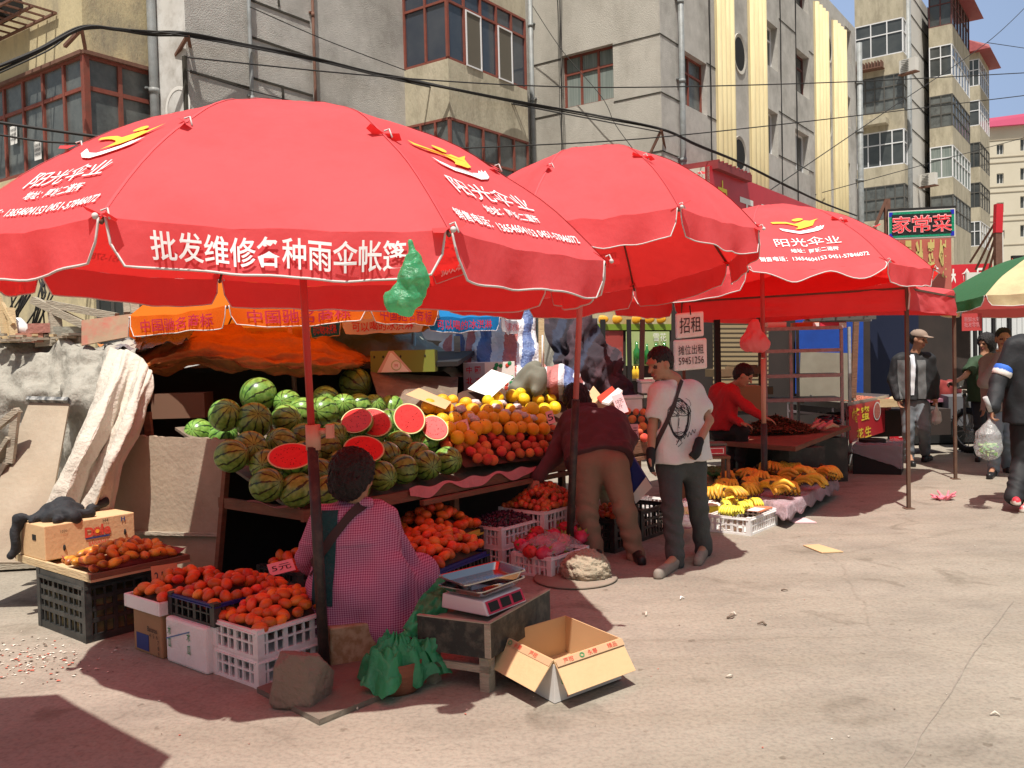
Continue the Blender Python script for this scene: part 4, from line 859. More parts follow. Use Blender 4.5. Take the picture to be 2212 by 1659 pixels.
def tray(label, P, u, v, b, a, h, z0, m, th=.018, name='foam_tray'):
    P = Vector((P[0], P[1], z0)); mb = MB(); mb.bx(P + u * th + v * th, u * (b - 2 * th), v * (a - 2 * th), V(0, 0, .02), m)
    mb.bx(P, u * b, v * th, V(0, 0, h), m); mb.bx(P + v * (a - th), u * b, v * th, V(0, 0, h), m); mb.bx(P + v * th, u * th, v * (a - 2 * th), V(0, 0, h), m); mb.bx(P + u * (b - th) + v * th, u * th, v * (a - 2 * th), V(0, 0, h), m)
    return solo(mb, name, label, 'tray', bevel=.006)
Pq2 = Pq - U_ * .02 - V_ * .02; tray('shallow white foam tray heaped with mangoes on the brown carton', Pq2, U_, V_, .55, .38, .075, .24, STY)
heap('mango', Pq2 + U_ * .02 + V_ * .02, U_, V_, .51, .34, .31, .09, 8, 5, 'small orange mango heaped in the shallow white foam tray', 'mango', MG)
# 3 --- foam box, blue-rimmed crate
Pf = G(447, 1460); fb = root('foam_box', Pf, 'tall dented white foam box with green characters, below the blue-rimmed crate', 'box'); mb = MB(); mb.bx(Pf, U_ * .34, V_ * .39, V(0, 0, .245), STY); mb.build('foam_body', fb, bevel=.015)
g_ = mat('print_green', (.02, .25, .09), .7); mb = MB(); ff = lambda s, z: Pf + V_ * (.39 * (1 - s)) + V(0, 0, .245 * z) - U_ * .002
for ch, s_, z_ in (('木', .12, .72), ('瓜', .12, .45), ('木', .6, .7), ('瓜', .6, .42)): mb.textp(ch, ff(s_, z_), ux, .05, g_, off=.003, bold=.01, width=.035)
mb.add([ff(.02, .5), ff(.62, .8), ff(.62, .83), ff(.02, .53)], [(0, 1, 2, 3)], mat('blue_tape', (.1, .2, .4), .5)); mb.build('lettering', fb)
Pk = G(464, 1357, .245); Pk.z = 0; crate('small dark crate with a blue rim, on the white foam box', Pk, U_, V_, .5, .44, .115, PB, rim=PBL, z0=.247, nb=8)
heap('mango', Pk + U_ * .01 + V_ * .01, U_, V_, .5, .42, .35, .07, 8, 5, 'small orange mango piled in the blue-rimmed crate on the foam box', 'mango', MG)
# 4 --- two white crates, front
Pw = G(560, 1490)
for k, lab in ((0, 'lower of the two stacked white crates beside the reddish rock'), (1, 'upper white crate full of mangoes beside the umbrella pole')): crate(lab, Pw, U_, V_, .56, .39, .142, PW, z0=.143 * k, nb=8)
heap('mango', Pw + U_ * .01 + V_ * .01, U_, V_, .54, .37, .275, .11, 9, 7, 'small orange mango piled in the upper white crate by the pole', 'mango', MG)
for P_, z_, hm_, b_, a_ in ((Pw, .25, .1, .56, .39), (Pk, .32, .06, .5, .44), (Pq2, .275, .08, .55, .38)):
    mb = heap_gap_shade(P_, U_, V_, b_, a_, z_, hm_, GSHADE); solo(mb, 'gap_shade', {0: 'dark sheet for gap shade under the mangoes of the upper white crate', 1: 'dark sheet for gap shade under the mangoes of the blue-rimmed crate', 2: 'dark sheet for gap shade under the mangoes of the foam tray'}[[.25, .32, .275].index(z_)], 'liner')
# 5 --- small back crate
Pz = G(640, 1243, .3); Pz.z = 0; crate('small dark crate of mangoes half hidden behind the seated vendor', Pz, U_, V_, .4, .4, .12, PB, z0=.19)
mb = MB(); mb.bx(Pz + V(0, 0, 0), U_ * .4, V_ * .4, V(0, 0, .19), PB); solo(mb, 'plinth_box', 'dark box carrying the half hidden mango crate', 'box')
heap('mango', Pz, U_, V_, .4, .4, .31, .06, 5, 4, 'small orange mango in the half hidden dark crate', 'mango', MG)
def card(label, p, w, h, yaw, lean, m, txt=None, tm=INK, name='price_card', roll=0):
    mb = MB(); R = Matrix.Rotation(yaw, 3, 'Z') @ Matrix.Rotation(-lean, 3, 'X') @ Matrix.Rotation(roll, 3, 'Y'); x, y, z = R @ V(1, 0, 0), R @ V(0, 1, 0), R @ V(0, 0, 1)
    mb.box(Vector(p) + z * h / 2, (w, .004, h), m, axes=(x, y, z))
    if txt: mb.textp(txt, Vector(p) + z * (h * .5) - y * .002, x, h * .5, tm, up=z, off=.002, width=w * .75)
    return solo(mb, name, label, 'price card')
card('orange cardboard price card standing behind the foam tray', D(358, 1268, 5.15), .17, .13, -.2, .15, ORP, '2.5元', roll=-.15)
card('brown cardboard price card marked 3 yuan between mango crates', D(580, 1300, 4.85), .18, .13, -.1, .4, BRP, '3元10', roll=.5)
card('pink price card marked 5 yuan lying on the mangoes', D(612, 1238, 5.2), .15, .09, .3, .9, PINKP, '5元', roll=-.2)
# 6 --- rocks, plates
def rock(label, c, r, m, seed, flat=0, vox=.012, amp=.05, f=7, name='rock', fine=.01):
    mb = MB(); rs = random.Random(seed); pl = [(V(*q).normalized(), e) for q, e in (((-.3, -.95, .1), .62), ((.95, -.3, -.1), .7), ((-.95, .1, .15), .7), ((.1, .2, 1), .74), ((.2, .9, .2), .7), ((.7, -.7, .3), .8), ((-.1, -.6, -.8), .8), ((0, .2, -1), .8), ((-.6, -.4, .7), .88), ((.7, .3, .7), .82))] if flat else []
    n, k = 56, 40; vs = []
    for i in range(k + 1):
        t_ = math.pi * i / k
        for j in range(n):
            a = 2 * math.pi * j / n; p = V(math.sin(t_) * math.cos(a), math.sin(t_) * math.sin(a), math.cos(t_)); s_ = 1.0
            for q, dd in pl:
                e = p.dot(q)
                if e > 0: s_ = min(s_, dd / e)
            s_ += amp * noise.noise(p * f * .4 + V(seed, 0, 0)) + fine * noise.noise(p * f * 1.8 + V(0, seed, 0)) * 3 + fine * abs(noise.noise(p * f * 4))
            vs.append(V(p.x * r[0], p.y * r[1], p.z * r[2]) * s_)
    mb.add([Vector(c) + q for q in vs], [(i * n + j, (i + 1) * n + j, (i + 1) * n + (j + 1) % n, i * n + (j + 1) % n) for i in range(k) for j in range(n)], m, not flat)
    return solo(mb, name, label, 'rock', weld=True)
plm = mat('base_plate', (.13, .11, .09), .9, c2=(.2, .17, .13), scale=5, bump=.5, bscale=20)
mb = MB(); q = [G(555, 1497), G(690, 1568), G(905, 1478), G(770, 1420)]; mb.hexa([V(p.x, p.y, .002) for p in q] + [V(p.x, p.y, .028) for p in q], plm); solo(mb, 'base_plate', 'thin square slab under the pole of the largest umbrella', 'slab')
rock('angular reddish rock weighing down the front umbrella slab', D(650, 1472, 4.08), (.165, .14, .175), mat('rock_red', (.22, .15, .12), .9, c2=(.16, .15, .11), scale=3, bump=.8, bscale=30, dirt=(.3, .2, .17), dscale=4), 3, flat=1, amp=.03, fine=.006)
rock('pale lumpy rock weighing down the round base', D(1266, 1230, 6.25), (.175, .16, .135), mat('rock_pale', (.42, .35, .25), .95, c2=(.3, .26, .19), scale=9, bump=1.6, bscale=22), 8, amp=.12, f=7, fine=.045)
mb = MB(); mb.lathe([(0, .002), (.29, .002), (.3, .01), (.29, .02), (0, .024)], G(1243, 1251), mat('disc', (.22, .18, .14), .9, c2=(.28, .23, .18), scale=6, bump=.3), 40); solo(mb, 'umbrella_base', 'round flat concrete base under the middle umbrella', 'umbrella base')
# 7 --- mango crates mid
Pm = G(936, 1232, .25); Pm.z = 0; u_m = V(.5, .866, 0).normalized(); v_m = V(-.866, .5, 0)
crate('long dark crate with blue rim holding mangoes beside the seated vendor', Pm, u_m, v_m, .68, .52, .24, PB, rim=PBL, nb=9, rows=3)
heap('mango', Pm, u_m, v_m, .68, .52, .27, .15, 10, 8, 'small orange mango in the long blue-rimmed crate beside the vendor', 'mango', MG, sc=1.15)
Pm2 = Pm + v_m * .3 + u_m * .42 ; crate('yellow-rimmed crate of mangoes behind the long blue-rimmed one', Pm2, u_m, v_m, .66, .5, .3, PB, rim=PY, nb=9)
heap('mango', Pm2, u_m, v_m, .66, .48, .33, .16, 8, 6, 'small orange mango in the yellow-rimmed crate', 'mango', MG, sc=1.15)
for P_, z_, lab in ((Pm, .23, 'dark sheet for gap shade under the mangoes of the long crate'), (Pm2, .29, 'dark sheet for gap shade under the mangoes of the yellow-rimmed crate')): solo(heap_gap_shade(P_, u_m, v_m, .66, .5, z_, .13, GSHADE), 'gap_shade', lab, 'liner')
mb = MB(); mb.textp('仁和', Pm + u_m * .3 + V(0, 0, .13), u_m, .07, M('sign_white'), off=.006, width=.1); solo(mb, 'chalk_mark', 'white scrawl on the side of the long dark crate', 'mark')
# 8 --- white crates: plums, grapes, dragon fruit
Pd = G(1191, 1252); crate('sunlit white crate of dragon fruit beside the lumpy rock', Pd, U_, V_, .48, .36, .15, PW, nb=9)
mat('dragonfruit', (.55, .02, .06), .45, c2=(.65, .07, .1), scale=9, vary=.25); mat('df_leaf', (.2, .22, .03), .6)
def df_proto():
    r = bpy.data.objects.new('dragon_fruit', None); mb = MB(); mb.ell((0, 0, 0), (.05, .05, .066), M('dragonfruit'), 16, 12); b = mb.build('fruit_body', r, local=True); mb = MB()
    for k in range(18):
        a = k * 2.4; z = -.05 + .006 * k; rr_ = .05 * math.sqrt(max(.05, 1 - (z / .068) ** 2)); p = V(rr_ * math.cos(a), rr_ * math.sin(a), z); o = V(math.cos(a), math.sin(a), 0); w = V(-o.y, o.x, 0) * .013
        mb.add([p - w, p + w, p + o * .02 + V(0, 0, .028)], [(0, 1, 2)], M('df_leaf') if k > 9 else M('dragonfruit'))
    mb.build('scales', r, local=True); return r
dfp = df_proto(); k = 0
for (x, y) in ((1128, 1178), (1150, 1165), (1175, 1172), (1197, 1156), (1218, 1168), (1240, 1150), (1145, 1192), (1175, 1196), (1160, 1150), (1190, 1138), (1222, 1140), (1255, 1160), (1205, 1185)):
    o = copy_tree(dfp); w_ = D(x, y, 6.35 + (1195 - y) * .012); o.location = w_; o.rotation_euler = (rnd.uniform(1, 2), rnd.uniform(-.5, .5), rnd.uniform(0, 6.28)); tag(o, 'bright pink dragon fruit under clear film in the white crate', 'dragon fruit', 'dragon fruits in the white crate')
for c in list(dfp.children): bpy.data.objects.remove(c)
bpy.data.objects.remove(dfp)
mb = MB(); mb.grid(lambda i, j: Pd + U_ * (.46 * i + .01) + V_ * (.34 * j + .01) + V(0, 0, .165 + .1 * (1 - abs(2 * i - 1) ** 3) * (1 - abs(2 * j - 1) ** 3) + .02 * noise.noise(V(i * 9, j * 9, 0))), 24, 20, CLEAR); solo(mb, 'plastic_film', 'clear film stretched over the dragon fruit crate', 'film')
Pg = G(1085, 1228)
for k, lab in enumerate(('bottom white crate below the grapes', 'upper white crate holding dark grapes')): crate(lab, Pg, U_, V_, .56, .42, .15, PW, z0=.151 * k, nb=9)
mb = MB(); rg = random.Random(2); gm = mat('grape', (.05, .012, .03), .35, c2=(.09, .02, .04), scale=20)
for i in range(260): a, b = rg.uniform(.03, .97), rg.uniform(.03, .97); mb.ell(Pg + U_ * (.56 * a) + V_ * (.42 * b) + V(0, 0, .305 + .05 * (1 - abs(2 * a - 1) ** 2) * (1 - abs(2 * b - 1) ** 2) + rg.uniform(-.01, .01)), .013, gm, 8, 5)
solo(mb, 'grapes', 'mass of dark grapes filling the upper white crate', 'grapes', kind='stuff')
Pp = G(1175, 1107, .37); Pp.z = 0; mb = MB()
for k, lab in enumerate(('lowest white crate of the plum stack', 'white crate heaped with plums under the table edge')): crate(lab, Pp, U_, V_, .6, .46, .17, PW, z0=.2 * k, nb=9)
heap('plum', Pp, U_, V_, .6, .45, .37, .17, 13, 10, 'small red plum heaped in the white crate under the customer\'s hand', 'plum', 'plums heaped in the white crate', flat=False, pw=1.8)
solo(heap_gap_shade(Pp, U_, V_, .6, .45, .345, .16, GSHADE), 'gap_shade', 'dark sheet for gap shade under the heaped plums', 'liner')
# dark crates behind the customer
Pj = G(1325, 1252 - 22); crate('black crate between the customer\'s legs', G(1328, 1196), U_, V_, .38, .26, .27, PB, rows=3); crate('black crate behind the customer\'s right foot', G(1386, 1170), U_, V_, .5, .36, .26, PB, rows=3)
heap('plum', G(1328, 1196), U_, V_, .38, .26, .28, .06, 6, 5, 'red fruit in the black crate behind the customer\'s legs', 'plum', 'red fruit in the black crate', flat=False)
crate('white crate on the ground behind the man in the printed T-shirt', G(1408, 1128), U_, V_, .5, .36, .15, PW)
# ================================================================ main display table
T0 = V(-1.31, 5.45, 0); US = V(.63, .777, 0).normalized(); VS = V(-.777, .63, 0).normalized()
tb = root('display_table', T0, 'long sloping wooden fruit table with a dark underside', 'table')
LT = 4.3
mb = MB()
def tp(a, w, z): return T0 + US * a + VS * w + V(0, 0, z)
mb.bx(tp(0, 0, .6), US * LT, VS * .03, V(0, 0, .075), WOOD); mb.bx(tp(0, .031, .61), VS * .9, US * .03, V(0, 0, .07), WOOD); mb.build('front_board', tb)
mb = MB(); mb.bx(tp(1.0, -.05, .56), US * (LT - 1.0), VS * .04, V(0, 0, .035), WOOD); mb.build('lower_rail', tb)
mb = MB(); mb.hexa([tp(.031, .031, .6), tp(LT, .031, .6), tp(LT, 1.5, 1.12), tp(.031, 1.5, 1.12), tp(.031, .031, .62), tp(LT, .031, .62), tp(LT, 1.5, 1.14), tp(.031, 1.5, 1.14)], PLYD); mb.build('tabletop', tb)
for a in (.15, 1.5, 2.9, 4.2):
    for w in (.12, 1.35): mb = MB(); zt_ = .6 if w < 1 else 1.05; mb.bx(tp(a, w, 0), US * .05, VS * .05, V(0, 0, zt_), WOOD); mb.build('leg', tb)
mb = MB(); mb.bx(tp(.2, 1.3, 0), US * (LT - .4), VS * .02, V(0, 0, 1.0), M('black')); mb.build('under_shade', tb)  # black sheet stands for the shade beneath the table
mb = MB(); rr = random.Random(5)                        # pink cloth edging hanging over the front board
mb.grid(lambda i, j: tp(.9 + 1.45 * i, -.012 - .01 * j, .69 - .05 * j * (1 + .7 * math.sin(i * 17)) + .012 * math.sin(i * 31)), 60, 4, PINKT); solo(mb, 'cloth', 'pink cloth showing along the table edge under the watermelons', 'cloth')
mb = MB(); mb.grid(lambda i, j: tp(-.02 + .04 * j, .02 + .55 * (1 - i), .69 - .03 * j + .012 * math.sin(i * 9)), 20, 4, PINKT); solo(mb, 'cloth', 'pink sheet under the two front watermelons', 'cloth')
def onp(px, py, z0, sl, w0=0.0):                       # picture point -> sloping display surface
    d = ray(px, py); C = V(0, 0, CAMH); A_ = T0 + VS * w0
    # z = z0 + sl * ((p-A_)·VS)
    den = d.z - sl * d.dot(VS); return C + d * ((z0 + sl * (C - A_).dot(VS) - C.z) / den)
# ---- watermelons
def melon_mat():
    m = mat('melon', (.1, .2, .05), .28, spec=.5); N, L, b = nodes_of(m); tc = N.new("ShaderNodeTexCoord"); sp = N.new("ShaderNodeSeparateXYZ"); L.new(tc.outputs['Object'], sp.inputs[0])
    at = N.new("ShaderNodeMath"); at.operation = 'ARCTAN2'; L.new(sp.outputs[1], at.inputs[0]); L.new(sp.outputs[0], at.inputs[1])
    n = N.new("ShaderNodeTexNoise"); n.inputs['Scale'].default_value = 22; n.inputs['Detail'].default_value = 4; L.new(tc.outputs['Object'], n.inputs['Vector'])
    oi = N.new("ShaderNodeObjectInfo")
    a = N.new("ShaderNodeMath"); a.operation = 'MULTIPLY_ADD'; a.inputs[1].default_value = 10.0; L.new(at.outputs[0], a.inputs[0]); 
    s = N.new("ShaderNodeMath"); s.operation = 'MULTIPLY'; s.inputs[1].default_value = 4.5; L.new(n.outputs['Fac'], s.inputs[0]); L.new(s.outputs[0], a.inputs[2])
    si = N.new("ShaderNodeMath"); si.operation = 'SINE'; L.new(a.outputs[0], si.inputs[0])
    r = N.new("ShaderNodeValToRGB"); e = r.color_ramp.elements; e[0].position = .62; e[0].color = (0, 0, 0, 1); e[1].position = .8; e[1].color = (1, 1, 1, 1)
    mr = N.new("ShaderNodeMapRange"); mr.inputs[1].default_value = -1; L.new(si.outputs[0], mr.inputs[0]); L.new(mr.outputs[0], r.inputs[0])
    e[0].position = .88; e[1].position = .95
    # pale mottled ground
    n2 = N.new("ShaderNodeTexNoise"); n2.inputs['Scale'].default_value = 30; n2.inputs['Detail'].default_value = 5; L.new(tc.outputs['Object'], n2.inputs['Vector']); r2 = N.new("ShaderNodeValToRGB"); r2.color_ramp.elements[0].color = (.09, .22, .03, 1); r2.color_ramp.elements[1].color = (.22, .42, .09, 1); r2.color_ramp.elements[0].position = .35; r2.color_ramp.elements[1].position = .65; L.new(n2.outputs['Fac'], r2.inputs[0])
    mx = N.new("ShaderNodeMix"); mx.data_type = 'RGBA'; L.new(r.outputs[0], mx.inputs[0]); L.new(r2.outputs[0], mx.inputs[6]); mx.inputs[7].default_value = (.012, .04, .012, 1)
    hs = N.new("ShaderNodeHueSaturation"); q = N.new("ShaderNodeMapRange"); q.inputs[3].default_value = .75; q.inputs[4].default_value = 1.15; L.new(oi.outputs['Random'], q.inputs[0]); L.new(q.outputs[0], hs.inputs['Value']); L.new(mx.outputs[2], hs.inputs['Color']); L.new(hs.outputs[0], b.inputs['Base Color']); return m
MEL = melon_mat(); FLESH = mat('flesh', (.72, .045, .04), .3, c2=(.6, .03, .03), scale=30, spec=.6); RIND = mat('rind_pale', (.6, .6, .3), .5); SEED = mat('seed', (.03, .01, .01), .4)
mb = MB(); mb.ell((0, 0, 0), (.118, .118, .124), MEL, 32, 20); mb.ell((0, 0, .124), (.006, .006, .003), M('stem'), 6, 4); MP = mb.build('watermelon', weld=True); COL.objects.unlink(MP)
ML = [(558, 853, 38), (486, 897, 35), (548, 909, 40), (621, 872, 29), (619, 906, 33), (430, 936, 31), (482, 943, 31), (540, 968, 38), (608, 957, 33), (655, 890, 32), (697, 891, 35), (704, 862, 28), (658, 946, 29), (722, 943, 31), (702, 968, 35), (768, 829, 35),
      (742, 878, 28), (775, 878, 28), (807, 880, 28), (846, 882, 29), (862, 961, 31), (919, 954, 29), (824, 1028, 33), (870, 1014, 33), (921, 1005, 33), (967, 995, 31), (577, 1048, 34), (642, 1059, 38), (706, 1062, 36), (765, 1050, 36), (690, 1024, 33), (628, 1015, 35), (738, 1005, 33), (790, 1000, 32),
      (840, 915, 30), (880, 935, 29), (800, 945, 30), (760, 940, 30), (575, 1005, 33), (500, 985, 33), (900, 985, 30), (835, 985, 30), (660, 985, 32)]
light = {0: 1, 1: 1, 2: 1, 3: 1, 4: 1, 5: 1, 6: 1, 8: 1, 9: 1, 10: 1}
for i, (x, y, r) in enumerate(ML):
    p = onp(x, y, .76, .46) if i not in (5, 6) else D(x, y, 6.45); o = MP.copy(); COL.objects.link(o); o.location = p; s_ = r * (p.y / 1912) / .118; s_ = min(max(s_, .9), 1.22); o.scale = (s_,) * 3
    o.rotation_euler = (math.pi / 2 + rnd.uniform(-.7, .7), rnd.uniform(-.8, .8), rnd.uniform(-1.1, 1.1))
    lab = {0: 'big pale green watermelon topping the left end of the pile', 15: 'dark watermelon sitting alone on top near the brown board', 26: 'left of the two watermelons on the pink sheet at the table corner', 27: 'right of the two watermelons on the pink sheet at the table corner'}.get(i)
    tag(o, lab or 'whole striped watermelon in the sloping pile on the table', 'watermelon', None if lab else 'whole watermelons piled on the table')
def half(x, y, sz, nrm, lab, roll=0):
    sz *= 1.17; p = onp(x, y, .93, .46); r = root('cut_watermelon', p, lab, 'watermelon', None); Z = Vector(nrm).normalized(); X = Z.orthogonal().normalized(); X = V(1, 0, 0) - Z * Z.x; X.normalize(); X = Matrix.Rotation(roll, 3, Z) @ X; Y = Z.cross(X); R = Matrix((X, Y, Z)).transposed()
    a, b, c = .122 * sz, .092 * sz, .1; mb = MB(); n, k = 32, 9; vs = []
    for i in range(k + 1):
        t_ = math.pi / 2 * i / k
        for j in range(n): q = 2 * math.pi * j / n; vs.append(p + R @ V(a * math.cos(t_) * math.cos(q), b * math.cos(t_) * math.sin(q), -c * math.sin(t_)))
    mb.add(vs, [(i * n + j, i * n + (j + 1) % n, (i + 1) * n + (j + 1) % n, (i + 1) * n + j) for i in range(k) for j in range(n)][::1], MEL, True)
    mb.build('rind', r)
    mb = MB(); E = lambda f, h: [p + R @ V(a * f * math.cos(6.283 * j / n), b * f * math.sin(6.283 * j / n), h) for j in range(n)]
    o_ = E(1.0, 0); i_ = E(.93, .001); mb.add(o_ + i_, [(j, (j + 1) % n, n + (j + 1) % n, n + j) for j in range(n)], RIND); mb.add(i_ + E(.9, .004), [(j, (j + 1) % n, n + (j + 1) % n, n + j) for j in range(n)], FLESH); mb.add(E(.9, .004), [tuple(range(n))], FLESH)
    rs = random.Random(int(x))
    for _ in range(34):
        q, f = rs.uniform(0, 6.28), rs.choice((.5, .6, .68, .3)) * rs.uniform(.85, 1.15); mb.ell(p + R @ V(a * f * math.cos(q), b * f * math.sin(q), .0045), (.0035, .0035, .002), SEED, 6, 4)
    mb.build('flesh', r)
half(628, 985, 1.08, (-.05, -.62, .78), 'halved watermelon with a white streaked face, front left of the pile', -.25)
half(770, 908, 1.0, (-.35, -.7, .62), 'sunlit halved watermelon in the middle of the pile', -.55); half(808, 912, 1.0, (-.1, -.85, .5), 'halved watermelon leaning just behind the sunlit half', -.6)
half(884, 904, 1.05, (-.3, -.85, .42), 'large halved watermelon facing left near the oranges', -.75); half(939, 924, .85, (-.1, -.85, .5), 'small film-covered halved watermelon beside the oranges', -.8); half(786, 970, 1.0, (.05, -.78, .62), 'halved watermelon just above the seated vendor\'s head', -.2)
# ---- loose fruit packed on the slope
def inpoly(x, y, P):
    c = False; j = len(P) - 1
    for i in range(len(P)):
        if (P[i][1] > y) != (P[j][1] > y) and x < (P[j][0] - P[i][0]) * (y - P[i][1]) / (P[j][1] - P[i][1]) + P[i][0]: c = not c
        j = i
    return c
def pack(kind, poly, dx, dy, z0, sl, label, cat, group, sc=1, jit=.25, lim=999, w0=0.0):
    ys = [p[1] for p in poly]; xs = [p[0] for p in poly]; y = min(ys) + dy / 2; r = 0; n = 0
    while y < max(ys):
        x = min(xs) + (dx / 2 if r % 2 else 0)
        while x < max(xs):
            jx, jy = x + rnd.gauss(0, jit * dx * .5), y + rnd.gauss(0, jit * dy * .5)
            if inpoly(jx, jy, poly) and n < lim: put(kind, onp(jx, jy, z0, sl, w0) + V(0, 0, rnd.gauss(0, .006)), label, cat, group, sc, flat=False); n += 1
            x += dx
        y += dy; r += 1
    return n
PO = [(912, 888), (940, 866), (985, 856), (1040, 872), (1040, 880), (1110, 880), (1160, 893), (1190, 905), (1195, 924), (1150, 934), (1080, 936), (1010, 944), (985, 948), (950, 940), (925, 925), (905, 912)]
pack('orange', PO, 26, 20, .83, .62, 'orange resting in the shaded orange pile behind the peaches', 'orange', 'oranges in the shaded pile', sc=1.14)
PY_ = [(1040, 866), (1075, 845), (1115, 832), (1150, 835), (1200, 852), (1205, 880), (1195, 905), (1150, 895), (1105, 878), (1050, 880)]
pack('orange_sunlit', PY_, 27, 21, .92, .5, 'orange coloured as sunlit yellow at the back of the orange pile', 'orange', 'oranges coloured as sunlit at the back of the pile', sc=1.12)
PP = [(956, 948), (985, 940), (1020, 930), (1060, 915), (1120, 912), (1160, 908), (1210, 918), (1215, 960), (1180, 978), (1120, 988), (1060, 998), (1010, 1004), (1003, 975), (958, 965)]
pack('peach', PP, 21, 15.5, .76, .55, 'red and orange peach in the big pile at the table front', 'peach', 'peaches in the big pile', sc=1.1)
pack('peach', [(1326, 885), (1350, 870), (1385, 880), (1400, 900), (1400, 945), (1370, 962), (1330, 965)], 19, 15, .8, .5, 'peach in the right-hand pile beside the man in the printed T-shirt', 'peach', 'peaches in the pile by the T-shirt man')
pack('peach', [(1215, 955), (1245, 955), (1245, 985), (1215, 985)], 19, 15, .75, .5, 'peach glimpsed between the pole and the bending customer', 'peach', 'peaches glimpsed by the pole')
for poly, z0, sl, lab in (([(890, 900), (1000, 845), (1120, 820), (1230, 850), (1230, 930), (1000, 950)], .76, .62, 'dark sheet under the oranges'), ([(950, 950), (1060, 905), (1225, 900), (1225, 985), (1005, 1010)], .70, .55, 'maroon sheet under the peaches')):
    mb = MB(); mb.add([onp(x, y, z0, sl) for x, y in poly], [tuple(range(len(poly)))], GSHADE); solo(mb, 'display_sheet', lab, 'sheet')  # same gap-shade colour spread beneath the loose fruit
# ledge boards below peaches
mb = MB(); a = onp(1008, 1006, .7, .5); b = onp(1210, 985, .7, .5); c = D(1395, 962, 8.7)
mb.beam(G(1008, 1012, .69), G(1235, 985, .69), .05, .05, WOOD); mb.beam(G(1012, 1040, .6), G(1240, 1002, .6), .05, .06, WOOD); solo(mb, 'ledge_board', 'double wooden ledge below the peach pile', 'board')
mb = MB(); mb.beam(G(1240, 984, .69), G(1400, 962, .69), .05, .12, WOOD); solo(mb, 'ledge_board', 'wooden ledge behind the bending customer', 'board')
# ================================================================ tarpaulins and clutter behind the fruit table
def px_(p):
    c = RC.transposed() @ (p - V(0, 0, CAMH)); return Vector((1106 + FPX * c.x / -c.z, 829.5 - FPX * c.y / -c.z))
def pd(*t): return [D(*q) for q in t]
TG = mat('tarp_grey', (.3, .28, .24), .9, c2=(.42, .4, .35), scale=1.5, bump=1, bscale=26, dirt=(.16, .145, .12), dscale=5, damt=.7, stretch=(1, 1, .6))
TW = mat('tarp_white', (.6, .55, .48), .85, c2=(.5, .45, .38), scale=2, bump=.7, bscale=35, dirt=(.42, .36, .29), dscale=5, damt=.5)
TO = mat('tarp_brown', (.5, .19, .05), .85, c2=(.4, .14, .04), scale=3, bump=.6, bscale=30, dirt=(.2, .09, .05), dscale=4, damt=.5)
TGR = mat('tarp_green', (.2, .22, .19), .9, c2=(.28, .3, .26), scale=3, bump=.8, bscale=20)
rows = [pd((-120, 742, 8.6), (60, 740, 8.3), (180, 742, 8.0), (340, 745, 7.6)), pd((-120, 742, 7.7), (60, 740, 7.5), (180, 744, 7.3), (300, 752, 7.0)), pd((-120, 800, 7.5), (60, 800, 7.3), (170, 800, 7.1), (290, 800, 6.8)), pd((-120, 900, 7.3), (60, 900, 7.15), (160, 900, 6.95), (260, 900, 6.7)), [G(-150, 1180), G(50, 1190), G(150, 1195), G(240, 1215)]]
mb = sheet(rows, 90, 60, TG, fold=.02, ff=4, wr=.13, wf=2.6, seed=1); o = solo(mb, 'tarpaulin', 'dirty grey tarpaulin draped over the block at the left edge', 'tarpaulin')
rows = [pd((232, 752, 6.75), (262, 752, 6.7), (296, 765, 6.6), (322, 790, 6.5), (330, 815, 6.45)), pd((205, 835, 6.6), (240, 830, 6.3), (270, 840, 6.4), (300, 850, 6.2), (322, 862, 6.35)), pd((165, 930, 6.4), (205, 930, 6.05), (235, 935, 6.25), (270, 935, 6.0), (298, 935, 6.2)), pd((130, 1010, 6.25), (165, 1010, 5.95), (200, 1010, 6.15), (235, 1010, 5.9), (262, 1000, 6.1)), pd((92, 1085, 6.15), (130, 1100, 5.9), (165, 1100, 6.1), (200, 1105, 5.9), (235, 1105, 6.05))]
mb = sheet(rows, 80, 70, TW, fold=.03, ff=3.6, wr=.02, wf=4, seed=3); solo(mb, 'canvas_curtain', 'bright off-white canvas hanging in folds from the brown tarpaulin', 'canvas')
rows = [pd((210, 742, 7.9), (330, 728, 7.8), (430, 705, 7.7), (540, 712, 7.6), (640, 726, 7.6), (740, 745, 7.8), (825, 772, 8.0)), pd((280, 768, 6.9), (340, 745, 6.9), (430, 722, 6.9), (540, 728, 6.9), (640, 738, 6.9), (740, 760, 7.1), (825, 780, 7.6)), pd((300, 785, 6.55), (350, 768, 6.5), (430, 752, 6.5), (540, 760, 6.5), (640, 766, 6.55), (740, 776, 6.8), (825, 785, 7.5)), pd((315, 800, 6.5), (350, 792, 6.45), (430, 780, 6.45), (540, 792, 6.4), (640, 795, 6.45), (740, 791, 6.7), (825, 790, 7.45)), pd((332, 812, 6.6), (365, 806, 6.6), (430, 792, 6.6), (540, 806, 6.6), (640, 812, 6.6), (740, 804, 6.8), (825, 794, 7.5))]
rows = [[D(*(lambda c: (c.x, c.y))(px_(p)), p.y + (.55 if p.y > 6 and p.x > -2.6 else .45)) for p in r] for r in rows]
def brown():
    mb = sheet(rows, 150, 50, TO, wr=.07, wf=3.2, seed=6)
    out = []
    for i, p in enumerate(mb.v):                       # long horizontal gathers, tighter to the right
        j = i // 151; u = (i % 151) / 150; v = j / 50; a = .022 * math.sin(v * 34 + 3.5 * math.sin(u * 4) + 5 * u) * min(1, 2.5 * v) + .012 * math.sin(v * 70 + u * 12 + 2 * math.sin(u * 9))
        out.append(Vector(p) + V(0, -1, .35) * a)
    mb.v = [tuple(p) for p in out]; return mb
